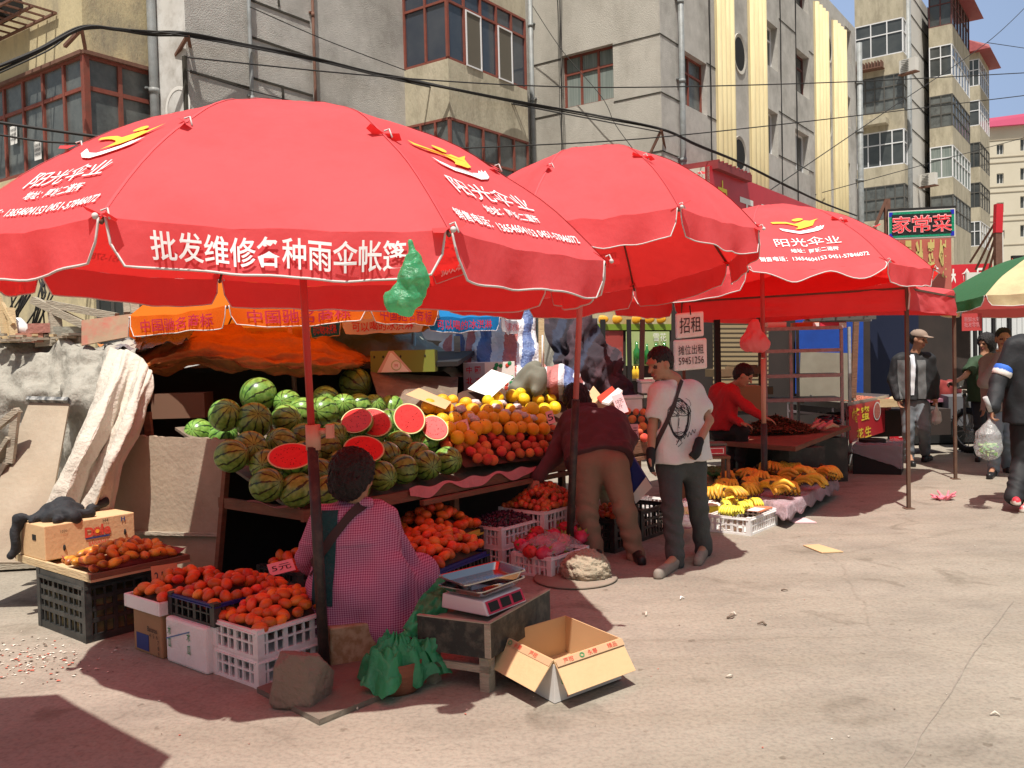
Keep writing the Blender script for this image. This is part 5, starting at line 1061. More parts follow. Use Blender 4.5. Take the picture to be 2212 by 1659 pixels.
solo(brown(), 'tarpaulin', 'orange-brown tarpaulin gathered in long folds above the dark opening', 'tarpaulin')
rows = [pd((640, 735, 9.2), (740, 700, 9.2), (860, 705, 9.2), (940, 735, 9.2), (1000, 790, 9.2)), pd((640, 760, 8.6), (740, 735, 8.6), (860, 740, 8.6), (940, 770, 8.7), (1000, 800, 8.7)), pd((640, 800, 8.3), (740, 780, 8.3), (860, 790, 8.3), (940, 800, 8.4), (1000, 812, 8.4))]
solo(sheet(rows, 70, 30, TGR, wr=.1, wf=3, seed=9), 'tarpaulin', 'grey-green tarpaulin heaped behind the brown one', 'tarpaulin')
rows = [pd((215, 748, 7.6), (300, 730, 7.6), (420, 712, 7.5)), pd((240, 752, 7.0), (310, 752, 6.95), (400, 735, 6.9))]
solo(sheet(rows, 40, 14, mat('felt', (.2, .18, .19), .95, bump=1, bscale=60), wr=.05, seed=2), 'felt_sheet', 'dark grey felt strip between the signboard and the brown tarpaulin', 'felt')
# shed body under the tarps: a dark hollow with a red post
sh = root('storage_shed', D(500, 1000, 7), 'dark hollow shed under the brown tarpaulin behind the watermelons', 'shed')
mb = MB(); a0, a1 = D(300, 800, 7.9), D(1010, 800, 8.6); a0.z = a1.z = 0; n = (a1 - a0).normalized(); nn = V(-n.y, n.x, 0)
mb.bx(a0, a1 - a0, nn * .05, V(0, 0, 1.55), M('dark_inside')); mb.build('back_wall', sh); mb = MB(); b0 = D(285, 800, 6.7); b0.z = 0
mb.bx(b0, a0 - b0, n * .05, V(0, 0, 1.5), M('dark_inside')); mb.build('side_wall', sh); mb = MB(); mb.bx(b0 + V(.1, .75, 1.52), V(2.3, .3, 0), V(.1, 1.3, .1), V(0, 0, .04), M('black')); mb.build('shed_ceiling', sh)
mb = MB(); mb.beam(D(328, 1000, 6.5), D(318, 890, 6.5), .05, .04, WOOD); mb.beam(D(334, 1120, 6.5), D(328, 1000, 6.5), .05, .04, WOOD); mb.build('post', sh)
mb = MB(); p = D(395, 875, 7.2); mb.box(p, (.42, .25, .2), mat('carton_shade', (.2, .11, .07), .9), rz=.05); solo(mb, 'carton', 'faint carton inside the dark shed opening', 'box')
# leaning boards
def board(label, c4, th, m, name='board', jag=0, extra=None, parts=None):
    c = [Vector(p) for p in c4]; n = (c[1] - c[0]).cross(c[3] - c[0]).normalized()
    if n.y > 0: n = -n
    r = root(name, (c[0].x, c[0].y, min(p.z for p in c)), label, 'board') if extra else None
    mb = MB(); N_ = 40 if jag else 1; top = []
    for i in range(N_ + 1): p = c[3].lerp(c[2], i / N_); top.append(p + (c[3] - c[0]).normalized() * (jag * (noise.noise(V(i * .9, 1, 4)) + .5 * noise.noise(V(i * 2.3, 7, 4)))))
    for i in range(N_): b0, b1 = c[0].lerp(c[1], i / N_), c[0].lerp(c[1], (i + 1) / N_); mb.hexa([b0, b1, b1 - n * th, b0 - n * th, top[i], top[i + 1], top[i + 1] - n * th, top[i] - n * th], m)
    if extra: mb.build('panel', r); extra(r, c, n); return r
    return solo(mb, name, label, 'board', weld=True)
def ex1(r, c, n):
    mb = MB(); a, b = c[0].lerp(c[3], .40), c[1].lerp(c[2], .36); mb.beam(a + n * .012, b + n * .012, .022, .05, WOODG, up=n); mb.beam(c[0] + n * .01, c[3] + n * .01, .02, .045, WOODY, up=n); mb.build('batten', r)
    mb = MB(); mb.beam(c[1] + n * .012, c[2] + n * .012 + V(0, 0, .005), .03, .05, WOOD, up=n); mb.build('edge_strip', r)
board('large upright plywood panel with a ragged top edge beside the watermelons', [D(215, 1290, 6.35), D(470, 1270, 6.0), D(497, 950, 6.05), D(226, 938, 6.42)], .03, PLY, 'plywood_panel', jag=.018, extra=ex1)
def ex2(r, c, n):
    mb = MB(); mb.beam(c[3].lerp(c[2], -.02) + n * .012, c[2].lerp(c[3], -.02) + n * .012, .03, .055, mat('black_chipped', (.06, .065, .07), .7, c2=(.4, .4, .38), scale=22, contrast=.12, stretch=(1, 1, .4)), up=n); mb.build('top_strip', r)
board('worn brown board with a chipped black top strip leaning at the far left', [D(-70, 1215, 5.75), D(88, 1215, 5.75), D(150, 868, 6.5), D(64, 866, 6.55)], .02, PLY, 'leaning_board', extra=ex2)
mb = MB(); mb.beam(D(-20, 935, 6.2), D(40, 885, 6.2), .06, .04, WOODG); mb.beam(D(35, 885, 6.2), D(22, 1000, 6.2), .05, .04, WOODG); mb.beam(D(-10, 1000, 6.25), D(25, 945, 6.2), .08, .03, WOODG); mb.beam(D(-15, 1060, 6.2), D(18, 1000, 6.2), .1, .03, PLYD); solo(mb, 'broken_pallet', 'broken weathered pallet at the far left edge', 'pallet')
mb = MB(); a = G(-60, 1240); mb.bx(V(a.x, a.y, .02), V(.75, .1, 0), V(-.05, .4, 0), V(0, 0, .09), WOODG); solo(mb, 'wooden_slab', 'weathered plank lying behind the tall black crate', 'board')
board('brown signboard with peeling red print lying across the tarpaulin', [D(176, 746, 7.2), D(360, 712, 7.35), D(420, 690, 7.5), D(176, 690, 7.25)][:2] + [D(358, 668, 7.4), D(176, 692, 7.25)], .02, mat('sign_old', (.3, .2, .13), .85, c2=(.42, .3, .2), scale=4, dirt=(.5, .08, .07), dscale=7, damt=.8), 'old_signboard')
for i, (a, b, w, h, lab) in enumerate((((72, 648), (182, 702), .07, .06, 'grey beam sloping down towards the old signboard'), ((104, 656), (252, 684), .07, .06, 'long pale beam lying level above the tarpaulin'), ((116, 664), (124, 734), .09, .06, 'short dark post standing under the grey beams'), ((-6, 640), (16, 736), .05, .04, 'thin yellowish stick at the far left edge'), ((4, 655), (28, 700), .03, .03, 'bright thin stick crossing the one at the left edge'), ((22, 666), (30, 736), .06, .04, 'short yellowish stake on the rubble'), ((274, 632), (277, 676), .07, .05, 'left upright of the pair behind the signboard'), ((286, 633), (292, 678), .07, .05, 'right upright of the pair behind the signboard'), ((292, 640), (335, 664), .05, .04, 'pale slanting strut by the orange umbrella'), ((80, 742), (175, 734), .06, .06, 'grey batten lying on the tarpaulin edge'))):
    mb = MB(); mb.beam(D(*a, 7.5), D(*b, 7.45), w, h, WOODG if 'yellow' not in lab and 'bright' not in lab else WOODY); solo(mb, 'timber', lab, 'timber')
for i, (x, y, c, lab) in enumerate(((96, 709, (.35, .15, .12), 'reddish brick on the left block, upper one'), (70, 730, (.38, .17, .12), 'reddish brick on the left block, lower one'), (150, 716, (.25, .24, .2), 'grey brick beside the short dark post'))):
    mb = MB(); mb.box(D(x, y, 7.5), (.22, .12, .08), mat('brick%d' % i, c, .95, bump=.5, bscale=30), rz=.1 * i); solo(mb, 'brick', lab, 'brick')
mb = MB(); mb.tube([D(6, 712, 7.6), D(40, 708, 7.6), D(62, 716, 7.55)], [.08, .09, .03], PW, 12); solo(mb, 'rubble_sack', 'pale sack lying among the sticks at the left edge', 'sack')
mb = MB(); rr = random.Random(12)
for _ in range(60): p = D(rr.uniform(-20, 175), rr.uniform(722, 738), rr.uniform(7.3, 7.8)); mb.box(p, (rr.uniform(.05, .3), rr.uniform(.03, .1), .02), rr.choice([WOODG, WOODY, PLY]), rz=rr.uniform(0, 3))
solo(mb, 'wood_rubble', 'splintered wood rubble on top of the grey tarpaulin', 'rubble', kind='stuff')
# low wall, door and hanging wires of the building behind
mb = MB(); u0, _ = wR3.uv(186, 640); wR3.bar(mb, uC2 + .05, -.05, 0, wR3.uv(250, 590)[1], .003, .03, mat('base_grey', (.4, .42, .45), .8, c2=(.5, .52, .54), scale=2, dirt=(.25, .25, .25), dscale=3)); mb.build('base_band', A)  # flat grey-blue band over the foot of the wall
mb = MB(); wR2.bar(mb, uC1 + .05, uC1 + 2.6, 0, wR2.uv(420, 600)[1], .003, .03, M('base_grey')); wR2.bar(mb, uC1 + 2.65, -.2, 0, 3.2, .003, .03, M('dark_inside')); mb.build('base_band', A)  # grey-blue band, then a near-black one, along the wall foot
h = wR3.rect(206, 636, 760, 300); mb = MB(); wR3.bar(mb, *h, .031, .05, M('glass')); 
for k in range(4): c = h[0] + (h[1] - h[0]) * k / 3; wR3.bar(mb, c - .02, c + .02, h[2], h[3], .05, .07, M('dark_frame'))
mb.build('door', A)
mb = MB(); rr = random.Random(3)
for k in range(16): x = 40 + rr.uniform(0, 70); mb.tube([D(x + rr.uniform(-8, 8), 590, 12.8), D(x + rr.uniform(-20, 15), 630 + rr.uniform(-10, 10), 12.7), D(x - rr.uniform(0, 45), 700, 12.6)], .012, M('cable'), 4)
solo(mb, 'wire_tangle', 'tangle of black wires hanging on the pale wall at left', 'wires')
# olive box, sloping dark board, white boxes
S_ = (T0 + US * 2.6)
board('dark sloping board carrying the olive carton', [D(835, 915, 7.0), D(985, 890, 7.2), D(990, 815, 8.1), D(800, 803, 7.6)], .02, PLYD, 'sloping_board')
mb = MB(); mb.add([D(876, 852, 7.12), D(905, 838, 7.3), D(975, 868, 7.25), D(962, 884, 7.05)], [(0, 1, 2, 3)], CARD); solo(mb, 'cardboard_sheet', 'loose brown cardboard flap on the sloping dark board', 'cardboard')
ob = root('olive_carton', D(870, 806, 7.6), 'olive-green fruit carton with a round emblem on the sloping board', 'box'); OL = mat('olive', (.16, .2, .03), .6); a = D(801, 806, 7.62); b = D(940, 807, 7.62); b.z = a.z; hh = .19
mb = MB(); mb.bx(a, b - a, V(0, .3, 0), V(0, 0, hh), OL); mb.build('carton_body', ob)
mb = MB(); X = (b - a); q = lambda s_, z_, f=.003: a + X * s_ + V(0, -f, hh * z_)
mb.add([q(.1, .02), q(.64, .02), q(.36, .98), q(.29, .98)], [(0, 1, 2, 3)], mat('box_pink', (.6, .45, .38), .6)); mb.add([q(.16, .02, .005), q(.6, .02, .005), q(.335, .9, .005), q(.315, .9, .005)], [(0, 1, 2, 3)], M('sign_white'))
c = q(.4, .32, .007); mb.add([c + V(.045 * math.cos(t), 0, .045 * math.sin(t)) for t in [i * .2618 for i in range(24)]], [tuple(range(24))], mat('pale_green', (.45, .55, .3), .6)); mb.add([c + V(.036 * math.cos(t), -.002, .036 * math.sin(t)) for t in [i * .2618 for i in range(24)]], [tuple(range(24))], M('sign_white')); mb.textp('M', c - V(0, .002, 0), V(1, 0, 0), .025, M('print_red'), off=.004)
for s_ in (.06, .2, .47, .85): mb.ell(q(s_, .72, .001), (.008, .004, .012), M('black'), 8, 6)
mb.build('print', ob)
wx = root('printed_box', D(1058, 850, 8.3), 'white produce box with red Chinese characters and painted fruit', 'box'); a = D(1002, 845, 8.4); b = D(1113, 845, 8.3); b.z = a.z; hh = .27
mb = MB(); mb.bx(a, b - a, V(0, .35, 0), V(0, 0, hh), M('sign_white')); mb.build('carton_body', wx); mb = MB(); X = b - a; q = lambda s_, z_, f=.003: a + X * s_ + V(0, -f, hh * z_)
mb.add([q(0, 0), q(.42, 0), q(.42, .98), q(0, .98)], [(0, 1, 2, 3)], mat('box_grey', (.4, .4, .42), .7)); 
for ch, s_, z_ in (('中', .12, .74), ('國', .29, .74), ('北', .12, .36), ('方', .29, .36)): mb.textp(ch, q(s_, z_, .005), V(1, 0, 0), .065, M('print_red'), off=.003, bold=.02)
rr = random.Random(9)
for _ in range(16): s_, z_ = rr.uniform(.5, .97), rr.uniform(.08, .95); mb.ell(q(s_, z_, .002), (.022, .003, .02), rr.choice([g_, g_, M('orange'), red, PINKP]), 8, 6)
mb.build('print', wx)
mb = MB(); mb.add([D(1010, 840, 7.9), D(1062, 798, 8.1), D(1110, 814, 7.95), D(1062, 858, 7.7)], [(0, 1, 2, 3)], M('sign_white')); solo(mb, 'white_board', 'blank white sheet glowing in the sun above the yellow oranges', 'sheet')
mb = MB(); mb.bx(D(1110, 850, 8.5), V(.5, .1, 0), V(0, .3, 0), V(0, 0, .03), WOODG); solo(mb, 'shelf_plank', 'grey plank behind the yellow oranges', 'board')
mb = MB(); rr = random.Random(21)
for _ in range(14): mb.ell(onp(rr.uniform(990, 1150), rr.uniform(868, 915), .87, .6), (.05, .04, .03), mat('tissue', (.7, .62, .62), .8, bump=1, bscale=60), 8, 6, fn=lambda p: p * (1 + .3 * noise.noise(p * 3)))
solo(mb, 'tissue_wraps', 'crumpled pale tissue wraps stuck between the oranges', 'tissue', kind='stuff')
s = SDF(.015); s.cap(D(1125, 845, 8.3), D(1150, 800, 8.3), .12, .09, .08).cap(D(1160, 840, 8.2), D(1165, 808, 8.2), .08, .07, .06); o = s.build('olive_jacket', mat('olive_cloth', (.13, .13, .1), .9, c2=(.2, .2, .16), scale=5), wr=lambda X, Y, Z: .015 * n3(X * 14, Y * 14, Z * 14)); tag(o, 'olive jacket heaped over the shelf by the wooden post', 'jacket')
# striped tarp
SR, SW_, SB = [mat('stripe_%s' % n, c, .45, bump=.9, bscale=40, spec=.5) for n, c in (('red', (.5, .16, .15)), ('white', (.66, .67, .7)), ('blue', (.1, .15, .32)))]
def striped(label, rows, nu, nv, pat, wr=.09, seed=0, skew=0.0, name='striped_tarpaulin', mats=None):
    mb = sheet(rows, nu, nv, SR, wr=wr, wf=2.6, seed=seed, fold=.02, ff=3); mb.mats = mats or [SR, SW_, SB]
    for f in range(len(mb.f)): j, i = divmod(f, nu); mb.m[f] = pat[int((i / nu + skew * j / nv) * 1000) * len(pat) // 1000 % len(pat)]
    return solo(mb, name, label, 'tarpaulin')
pat = [1, 0, 0, 1, 2, 2, 1] * 3
rows = [pd((1020, 665, 9.4), (1060, 660, 9.3), (1110, 660, 9.3), (1150, 665, 9.4)), pd((1008, 720, 9.2), (1055, 715, 9.1), (1120, 715, 9.1), (1165, 730, 9.2)), pd((1000, 770, 9.0), (1060, 765, 8.9), (1130, 770, 8.9), (1180, 790, 9.0)), pd((990, 800, 8.9), (1070, 812, 8.7), (1140, 820, 8.7), (1200, 835, 8.8)), [D(990, 860, 8.9), D(1070, 862, 8.8), D(1140, 865, 8.8), D(1215, 870, 8.9)]]
striped('tall striped red, white and blue tarpaulin draped behind the oranges', rows, 84, 50, pat[:14], wr=.16, seed=4, skew=.25)
rows = [pd((952, 728, 9.6), (980, 720, 9.5), (1008, 730, 9.6)), pd((940, 765, 9.4), (978, 760, 9.3), (1012, 770, 9.4)), pd((938, 800, 9.3), (980, 800, 9.2), (1020, 810, 9.3))]
striped('small striped tarpaulin fold left of the wooden post', rows, 40, 24, pat[:7], seed=8)
rows = [pd((1170, 808, 8.7), (1200, 790, 8.6), (1235, 800, 8.6), (1262, 835, 8.7)), pd((1165, 838, 8.45), (1200, 825, 8.3), (1235, 832, 8.3), (1268, 852, 8.5)), pd((1168, 868, 8.6), (1200, 868, 8.5), (1235, 872, 8.5), (1262, 872, 8.6))]
striped('bulging striped tarpaulin roll behind the bending customer', rows, 60, 30, [2, 1, 0, 0, 1, 2, 2, 1, 0, 1], seed=11, wr=.08)
QD = [mat('quilt%d' % i, c, .9, bump=.6, bscale=12) for i, c in enumerate(((.03, .022, .03), (.06, .035, .045), (.03, .035, .06)))]
rows = [pd((1170, 665, 10.2), (1240, 665, 10), (1290, 700, 10), (1330, 735, 10.2)), pd((1180, 730, 9.6), (1240, 730, 9.4), (1300, 760, 9.5), (1350, 790, 9.8)), pd((1190, 800, 9.4), (1250, 800, 9.2), (1310, 820, 9.3), (1365, 850, 9.6)), pd((1200, 870, 9.4), (1260, 880, 9.2), (1320, 885, 9.3), (1380, 895, 9.6))]
striped('dark striped quilt heaped beside the green poster', rows, 90, 60, [0, 1, 0, 2, 0, 1, 1, 0, 2, 0, 0, 1], wr=.2, seed=5, skew=.6, name='quilt_heap', mats=QD)
for a, b, w, m, d, lab in (((1169, 668), (1170, 868), .055, WOODY, 8.6, 'yellow wooden post standing in front of the striped tarpaulin'), ((987, 726), (990, 826), .06, WOODG, 8.9, 'grey wooden post left of the white produce box'), ((1233, 690), (1235, 800), .05, M('black'), 10.4, 'black post beside the dark quilt'), ((1358, 690), (1362, 890), .05, M('black'), 10.6, 'black post left of the green poster'), ((1388, 690), (1384, 900), .05, M('dark_frame'), 9.6, 'grey steel pole right of the dark quilt'), ((1548, 690), (1552, 900), .07, M('black'), 10.8, 'thick dark post beside the hanging foam boxes'), ((1302, 690), (1303, 830), .06, M('black'), 11.0, 'dark post behind the quilt')):
    mb = MB(); mb.beam(D(*a, d), D(*b, d), w, w, m); solo(mb, 'post', lab, 'post')
for a, b, r, m, lab in (((1172, 724), (1171, 802), .008, M('sign_white'), 'thin white rod against the striped tarpaulin'),):
    mb = MB(); mb.tube([D(*a, 8.5), D(*b, 8.5)], r, m); solo(mb, 'rod', lab, 'rod')
mb = MB(); mb.beam(D(1164, 824, 8.55), D(1184, 824, 8.55), .04, .03, WOODY); mb.beam(D(990, 808, 8.8), D(1003, 808, 8.8), .03, .04, WOODY); solo(mb, 'crossbar', 'short yellow crossbar nailed to the wooden posts', 'timber')
# shop front behind: banner, poster, crates
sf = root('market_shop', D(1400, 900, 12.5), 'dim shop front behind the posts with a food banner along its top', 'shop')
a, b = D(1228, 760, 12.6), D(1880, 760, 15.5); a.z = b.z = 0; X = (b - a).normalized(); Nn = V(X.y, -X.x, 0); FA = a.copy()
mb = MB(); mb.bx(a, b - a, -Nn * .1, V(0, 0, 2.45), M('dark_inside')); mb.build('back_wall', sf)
def onf(px, py, o=0): d = ray(px, py); C = V(0, 0, CAMH); t = (FA + Nn * o - C).dot(Nn) / d.dot(Nn); return C + d * t
def fq(mb, x0, y0, x1, y1, m, o=.03): mb.quad(onf(x0, y1, o), onf(x1, y1, o), onf(x1, y0, o), onf(x0, y0, o), m)
mb = MB(); BN = mat('banner', (.6, .55, .4), .5, c2=(.35, .33, .12), scale=1.6, contrast=.15, dirt=(.55, .3, .1), dscale=2.5, damt=.9); fq(mb, 1240, 655, 1450, 712, BN, .05); fq(mb, 1240, 700, 1450, 713, mat('banner_green', (.2, .3, .03), .5), .056)
for x in (1300, 1330, 1372, 1400, 1425): mb.ell(onf(x, 690, .06), (.1, .02, .06), M('orange'), 10, 6)
mb.build('banner', sf); mb = MB(); fq(mb, 1306, 714, 1346, 800, mat('red_panel', (.35, .06, .05), .5, c2=(.5, .45, .42), scale=1.2, contrast=.05)); mb.build('red_panel', sf)
ps = root('beer_poster', onf(1400, 790, .1), 'bright green beer poster with bottles above the shop shelf', 'poster'); mb = MB(); fq(mb, 1352, 716, 1446, 790, mat('poster_green', (.3, .42, .12), .4, c2=(.5, .55, .3), scale=1.2), .1); mb.build('sheet', ps)
for x, w in ((1376, 1), (1398, .6), (1418, .8), (1436, .9)):
    mb = MB(); p = onf(x, 786, .12); hgt = (onf(x, 738, .12) - p).z * (.75 + .25 * w); rb = .055 * (.6 + .4 * w)
    mb.lathe([(0, 0), (rb, 0), (rb, hgt * .55), (rb * .4, hgt * .75), (rb * .36, hgt), (0, hgt)], p, mat('bottle_green', (.02, .16, .03), .1, spec=.8), 10); mb.build('printed_bottle', ps)
mb = MB(); mb.textp('雪花', onf(1425, 728, .12), X, .12, M('sign_white'), off=.004); mb.build('lettering', ps)
for i, x in enumerate((1370, 1377, 1384)): mb = MB(); p = onf(x, 818, .35); mb.lathe([(0, 0), (.035, 0), (.035, .11), (.014, .15), (.014, .18), (0, .18)], p, mat('juice', (.8, .5, .04), .2), 10); solo(mb, 'juice_bottle', ['left', 'middle', 'right'][i] + ' one of the three yellow bottles under the poster', 'bottle')
mb = MB(); mb.bx(onf(1355, 822, .15), X * .6, Nn * .4, V(0, 0, .03), WOODG); mb.bx(onf(1355, 858, .15), X * .6, Nn * .4, V(0, 0, .03), WOODG); solo(mb, 'shop_shelf', 'dim shelf under the green poster', 'shelf')
for (x0, x1, y0, y1, d, lab) in ((1386, 1413, 822, 850, 9.2, 'small white foam box behind the T-shirt man\'s shoulder'), (1330, 1388, 856, 890, 9.3, 'long white foam box behind the peaches by the T-shirt man')):
    r = root('foam_box', D((x0 + x1) / 2, y1, d), lab, 'box'); mb = MB(); p = D(x0, y1, d); w = (D(x1, y1, d) - p); w.z = 0; h_ = (D(x0, y0, d) - p).z; mb.bx(p, w, V(0, .3, 0), V(0, 0, h_ * .8), STY); mb.build('foam_body', r, bevel=.01); mb = MB(); mb.bx(p + V(-.01, -.01, h_ * .8 + .002), w + V(.02, 0, 0), V(0, .32, 0), V(0, 0, h_ * .2), STY); mb.build('lid', r, bevel=.008)
# clutter on the wooden crate behind the customer
mb = MB(); mb.bx(D(1262, 895, 8.6), U_ * .55, V_ * .4, V(0, 0, .16), WOOD); solo(mb, 'wooden_crate', 'reddish wooden crate behind the bending customer', 'crate')
mb = MB(); p = D(1246, 850, 8.2); mb.lathe([(0, 0), (.05, 0), (.085, .04), (.09, .05), (.078, .05), (.045, .012), (0, .012)], (0, 0, 0), mat('enamel', (.7, .68, .62), .3), 24); R = Matrix.Rotation(1.15, 3, 'X'); mb.v = [tuple(R @ Vector(q) + p) for q in mb.v]; solo(mb, 'enamel_bowl', 'pale bowl tipped on edge behind the customer\'s head', 'bowl')
for (q, m, lab) in (([D(1262, 868, 8.3), D(1282, 838, 8.5), D(1300, 860, 8.4), D(1280, 880, 8.2)], CARD, 'open cream carton flap behind the customer'), ([D(1290, 862, 8.3), D(1322, 838, 8.5), D(1328, 845, 8.5), D(1300, 872, 8.3)], red, 'red folded leaflet beside the carton flap'), ([D(1300, 872, 8.25), D(1335, 842, 8.4), D(1345, 848, 8.4), D(1315, 876, 8.2)], M('sign_white'), 'white folded leaflet on the wooden crate')):
    mb = MB(); q = [Vector(p) for p in q]; mb.hexa(q + [p + V(0, 0, .02) for p in q], m); solo(mb, 'leaflet', lab, 'leaflet')
card('pink price card standing between the oranges and the peaches', D(1001, 934, 7.0), .11, .1, -.3, .3, PINKP, '2元', roll=-.3)
card('small pink price card leaning by the pinkish pole', D(1193, 915, 7.3), .06, .11, -.2, .3, PINKP, '5', roll=-.3)
card('pink handwritten card standing in the right-hand peaches', D(1347, 893, 8.0), .1, .19, -.2, .3, PINKP, '10元\n3斤', roll=-.35)
card('lower pink card among the right-hand peaches', D(1370, 948, 7.7), .08, .13, 0, .2, PINKP, '8元')
# foam boards with phone number hanging under the tent
for (x0, y0, x1, y1, tx, lab) in ((1462, 677, 1521, 738, '招租', 'upper hanging foam board with faded handwriting'), (1458, 735, 1528, 808, '摊位出租\n59451256', 'lower hanging foam board with a handwritten phone number')):
    r = root('foam_board', D((x0 + x1) / 2, y1, 8.3), lab, 'sign'); p = D(x0, y1 - 6, 8.3); w = D(x1, y1 - 12, 8.4) - p; h_ = (D(x0, y0, 8.3) - p).z; mb = MB(); mb.bx(p, w, V(0, .07, 0), V(0, -.0, h_), STY); mb.build('board', r, bevel=.015)
    mb = MB(); mb.textp(tx, p + w / 2 + V(0, -.004, h_ * .5), w, h_ * .62, INK, off=.004, width=w.length * .78); mb.build('handwriting', r)
mb = MB(); mb.tube([D(1490, 660, 8.35), D(1492, 680, 8.35)], .006, M('cable'), 5); solo(mb, 'hook', 'wire hook holding the foam boards', 'hook')
# ---------------------------------------------------------------- overhead cables
def cable(label, pts, r=.012, n=1, sag=.0, seed=0):
    P_ = [D(*p) for p in pts]; mb = MB(); rr = random.Random(seed)
    for k in range(n):
        o = V(rr.uniform(-1, 1), rr.uniform(-1, 1), rr.uniform(-1, 1)) * (.035 if n > 1 else 0); a_ = [p + o * rr.uniform(.3, 1.4) for p in P_]
        mb.tube([spline(a_, i / (12 * len(a_))) for i in range(12 * len(a_) + 1)], r, M('cable'), 5)
    return solo(mb, 'overhead_cable', label, 'cable')
cable('thick bundle of black cables following the grey block from left to right', [(-20, 150, 12.8), (80, 108, 13.2), (176, 60, 13.6), (250, 62, 14), (320, 70, 14.5), (404, 72, 14.6), (530, 96, 15.6), (670, 124, 16.7), (796, 155, 17.9), (877, 170, 18.3), (1000, 196, 18.5), (1140, 223, 20.5), (1290, 250, 21.3), (1428, 278, 20.7), (1504, 311, 22), (1600, 352, 24.5), (1700, 402, 27.5), (1776, 437, 30.5), (1850, 466, 33.5)], .017, 6, seed=3)
cable('second thin cable just under the bundle', [(-20, 168, 12.8), (100, 112, 13.2), (176, 66, 13.7), (300, 66, 14.3), (404, 80, 14.6), (670, 130, 16.7), (877, 178, 18.3), (1140, 232, 20.5), (1428, 286, 20.7)], .012, 2, seed=5)
cable('straight cable crossing the whole street at window height', [(404, 124, 14.5), (796, 163, 16.5), (1140, 185, 18), (1428, 188, 19.5), (1850, 176, 23), (2240, 156, 27)], .014)
cable('lower straight cable rising to the right across the pilasters', [(860, 324, 16), (1100, 316, 17), (1428, 296, 19), (1850, 250, 23), (2240, 203, 27)], .013)
cable('upper of two dark cables in front of the corner balcony', [(-20, 262, 11), (100, 280, 11.2), (230, 298, 11.4)], .02); cable('lower of two dark cables in front of the corner balcony', [(-20, 288, 11), (100, 306, 11.2), (225, 310, 11.4)], .014)
cable('thin wire sloping down the grey panelled wall', [(404, 152, 14.6), (540, 195, 15.4), (690, 232, 16.4)], .009); cable('thin wire above the panelled wall', [(540, 15, 15.6), (700, 85, 16.8), (876, 152, 18)], .009)
cable('thin wire against the sky at upper right', [(1650, 420, 26), (1900, 250, 32), (2132, 92, 40), (2240, -10, 44)], .016); cable('faint wire against the sky below the upper one', [(2132, 92, 40), (2240, 108, 44)], .016); cable('thin wire in front of the far beige block', [(1700, 437, 30), (1980, 360, 34), (2240, 290, 40)], .014)
cable('thin dangling wire on the wall beside the red window', [(1150, 12, 22.5), (1215, 110, 22.2), (1300, 210, 21.6), (1330, 270, 21.5), (1385, 345, 21)], .009)
for (x0, y0, x1, y1, d0, d1, lab) in ((176, 62, 140, 100, 13.6, 13.9, 'bracket arm at the yellow corner'), (406, 76, 380, 120, 14.6, 15, 'bracket arm at the whitewashed corner'), (1429, 280, 1393, 356, 20.7, 20.95, 'bracket arm at the middle corner')):
    mb = MB(); mb.beam(D(x0, y0, d0), D(x1, y1, d1), .05, .05, M('rust')); mb.beam(D(x0, y0, d0), D(x0 + 8, y0 + 42, d0 + .5), .05, .05, M('rust')); solo(mb, 'cable_bracket', lab, 'bracket')
# ================================================================ right-hand stalls
BAN = mat('banana', (.82, .5, .05), .5, c2=(.75, .36, .04), scale=14, vary=.22, dirt=(.2, .12, .03), dscale=20, damt=.5); BANY = mat('banana_yellow', (.85, .7, .06), .45, c2=(.7, .68, .08), scale=10, vary=.15)
def bunch_proto(name, m, nf, r=.017, L=.15):
    rt = bpy.data.objects.new(name, None)
    for row in range(2):
        for i in range(nf):
            mb = MB(); a = (i - (nf - 1) / 2) * .2; pts = []; rr = []
            for k in range(9):
                t = k / 8; x = L * t * (1 - .12 * row); z = .035 + .05 * math.sin(t * 2.6) - .03 * t + row * -.022; y = math.sin(a) * (x * .8 + .03) + (.01 if row else 0); pts.append(V(x * math.cos(a), y, z)); rr.append(r * (.35 + .75 * math.sin(min(1, t * 1.25 + .08) * math.pi * .93) ** .5) if k < 8 else r * .3)
            mb.tube(pts, rr, m, 7); mb.ell(pts[-1], .006, M('stem'), 5, 4); mb.build('banana', rt, local=True)
    mb = MB(); mb.tube([V(-.025, 0, .05), V(.012, 0, .045)], [.014, .02], M('stem'), 7); mb.build('stem', rt, local=True); return rt
BP = bunch_proto('banana_bunch', BAN, 5); BPY = bunch_proto('banana_bunch', BANY, 4, .018, .14)
def bunch(pr, x, y, z, lab, grp, rz=None, sc=1):
    p = G(x, y, z); o = copy_tree(pr); o.location = p - V(0, 0, .03); o.rotation_euler = (rnd.uniform(-.25, .25), rnd.uniform(-.05, .35), rz if rz is not None else rnd.uniform(-2.2, -.2)); s = sc * rnd.uniform(.95, 1.15); o.scale = (s, s, s); return tag(o, lab, 'bananas', grp)
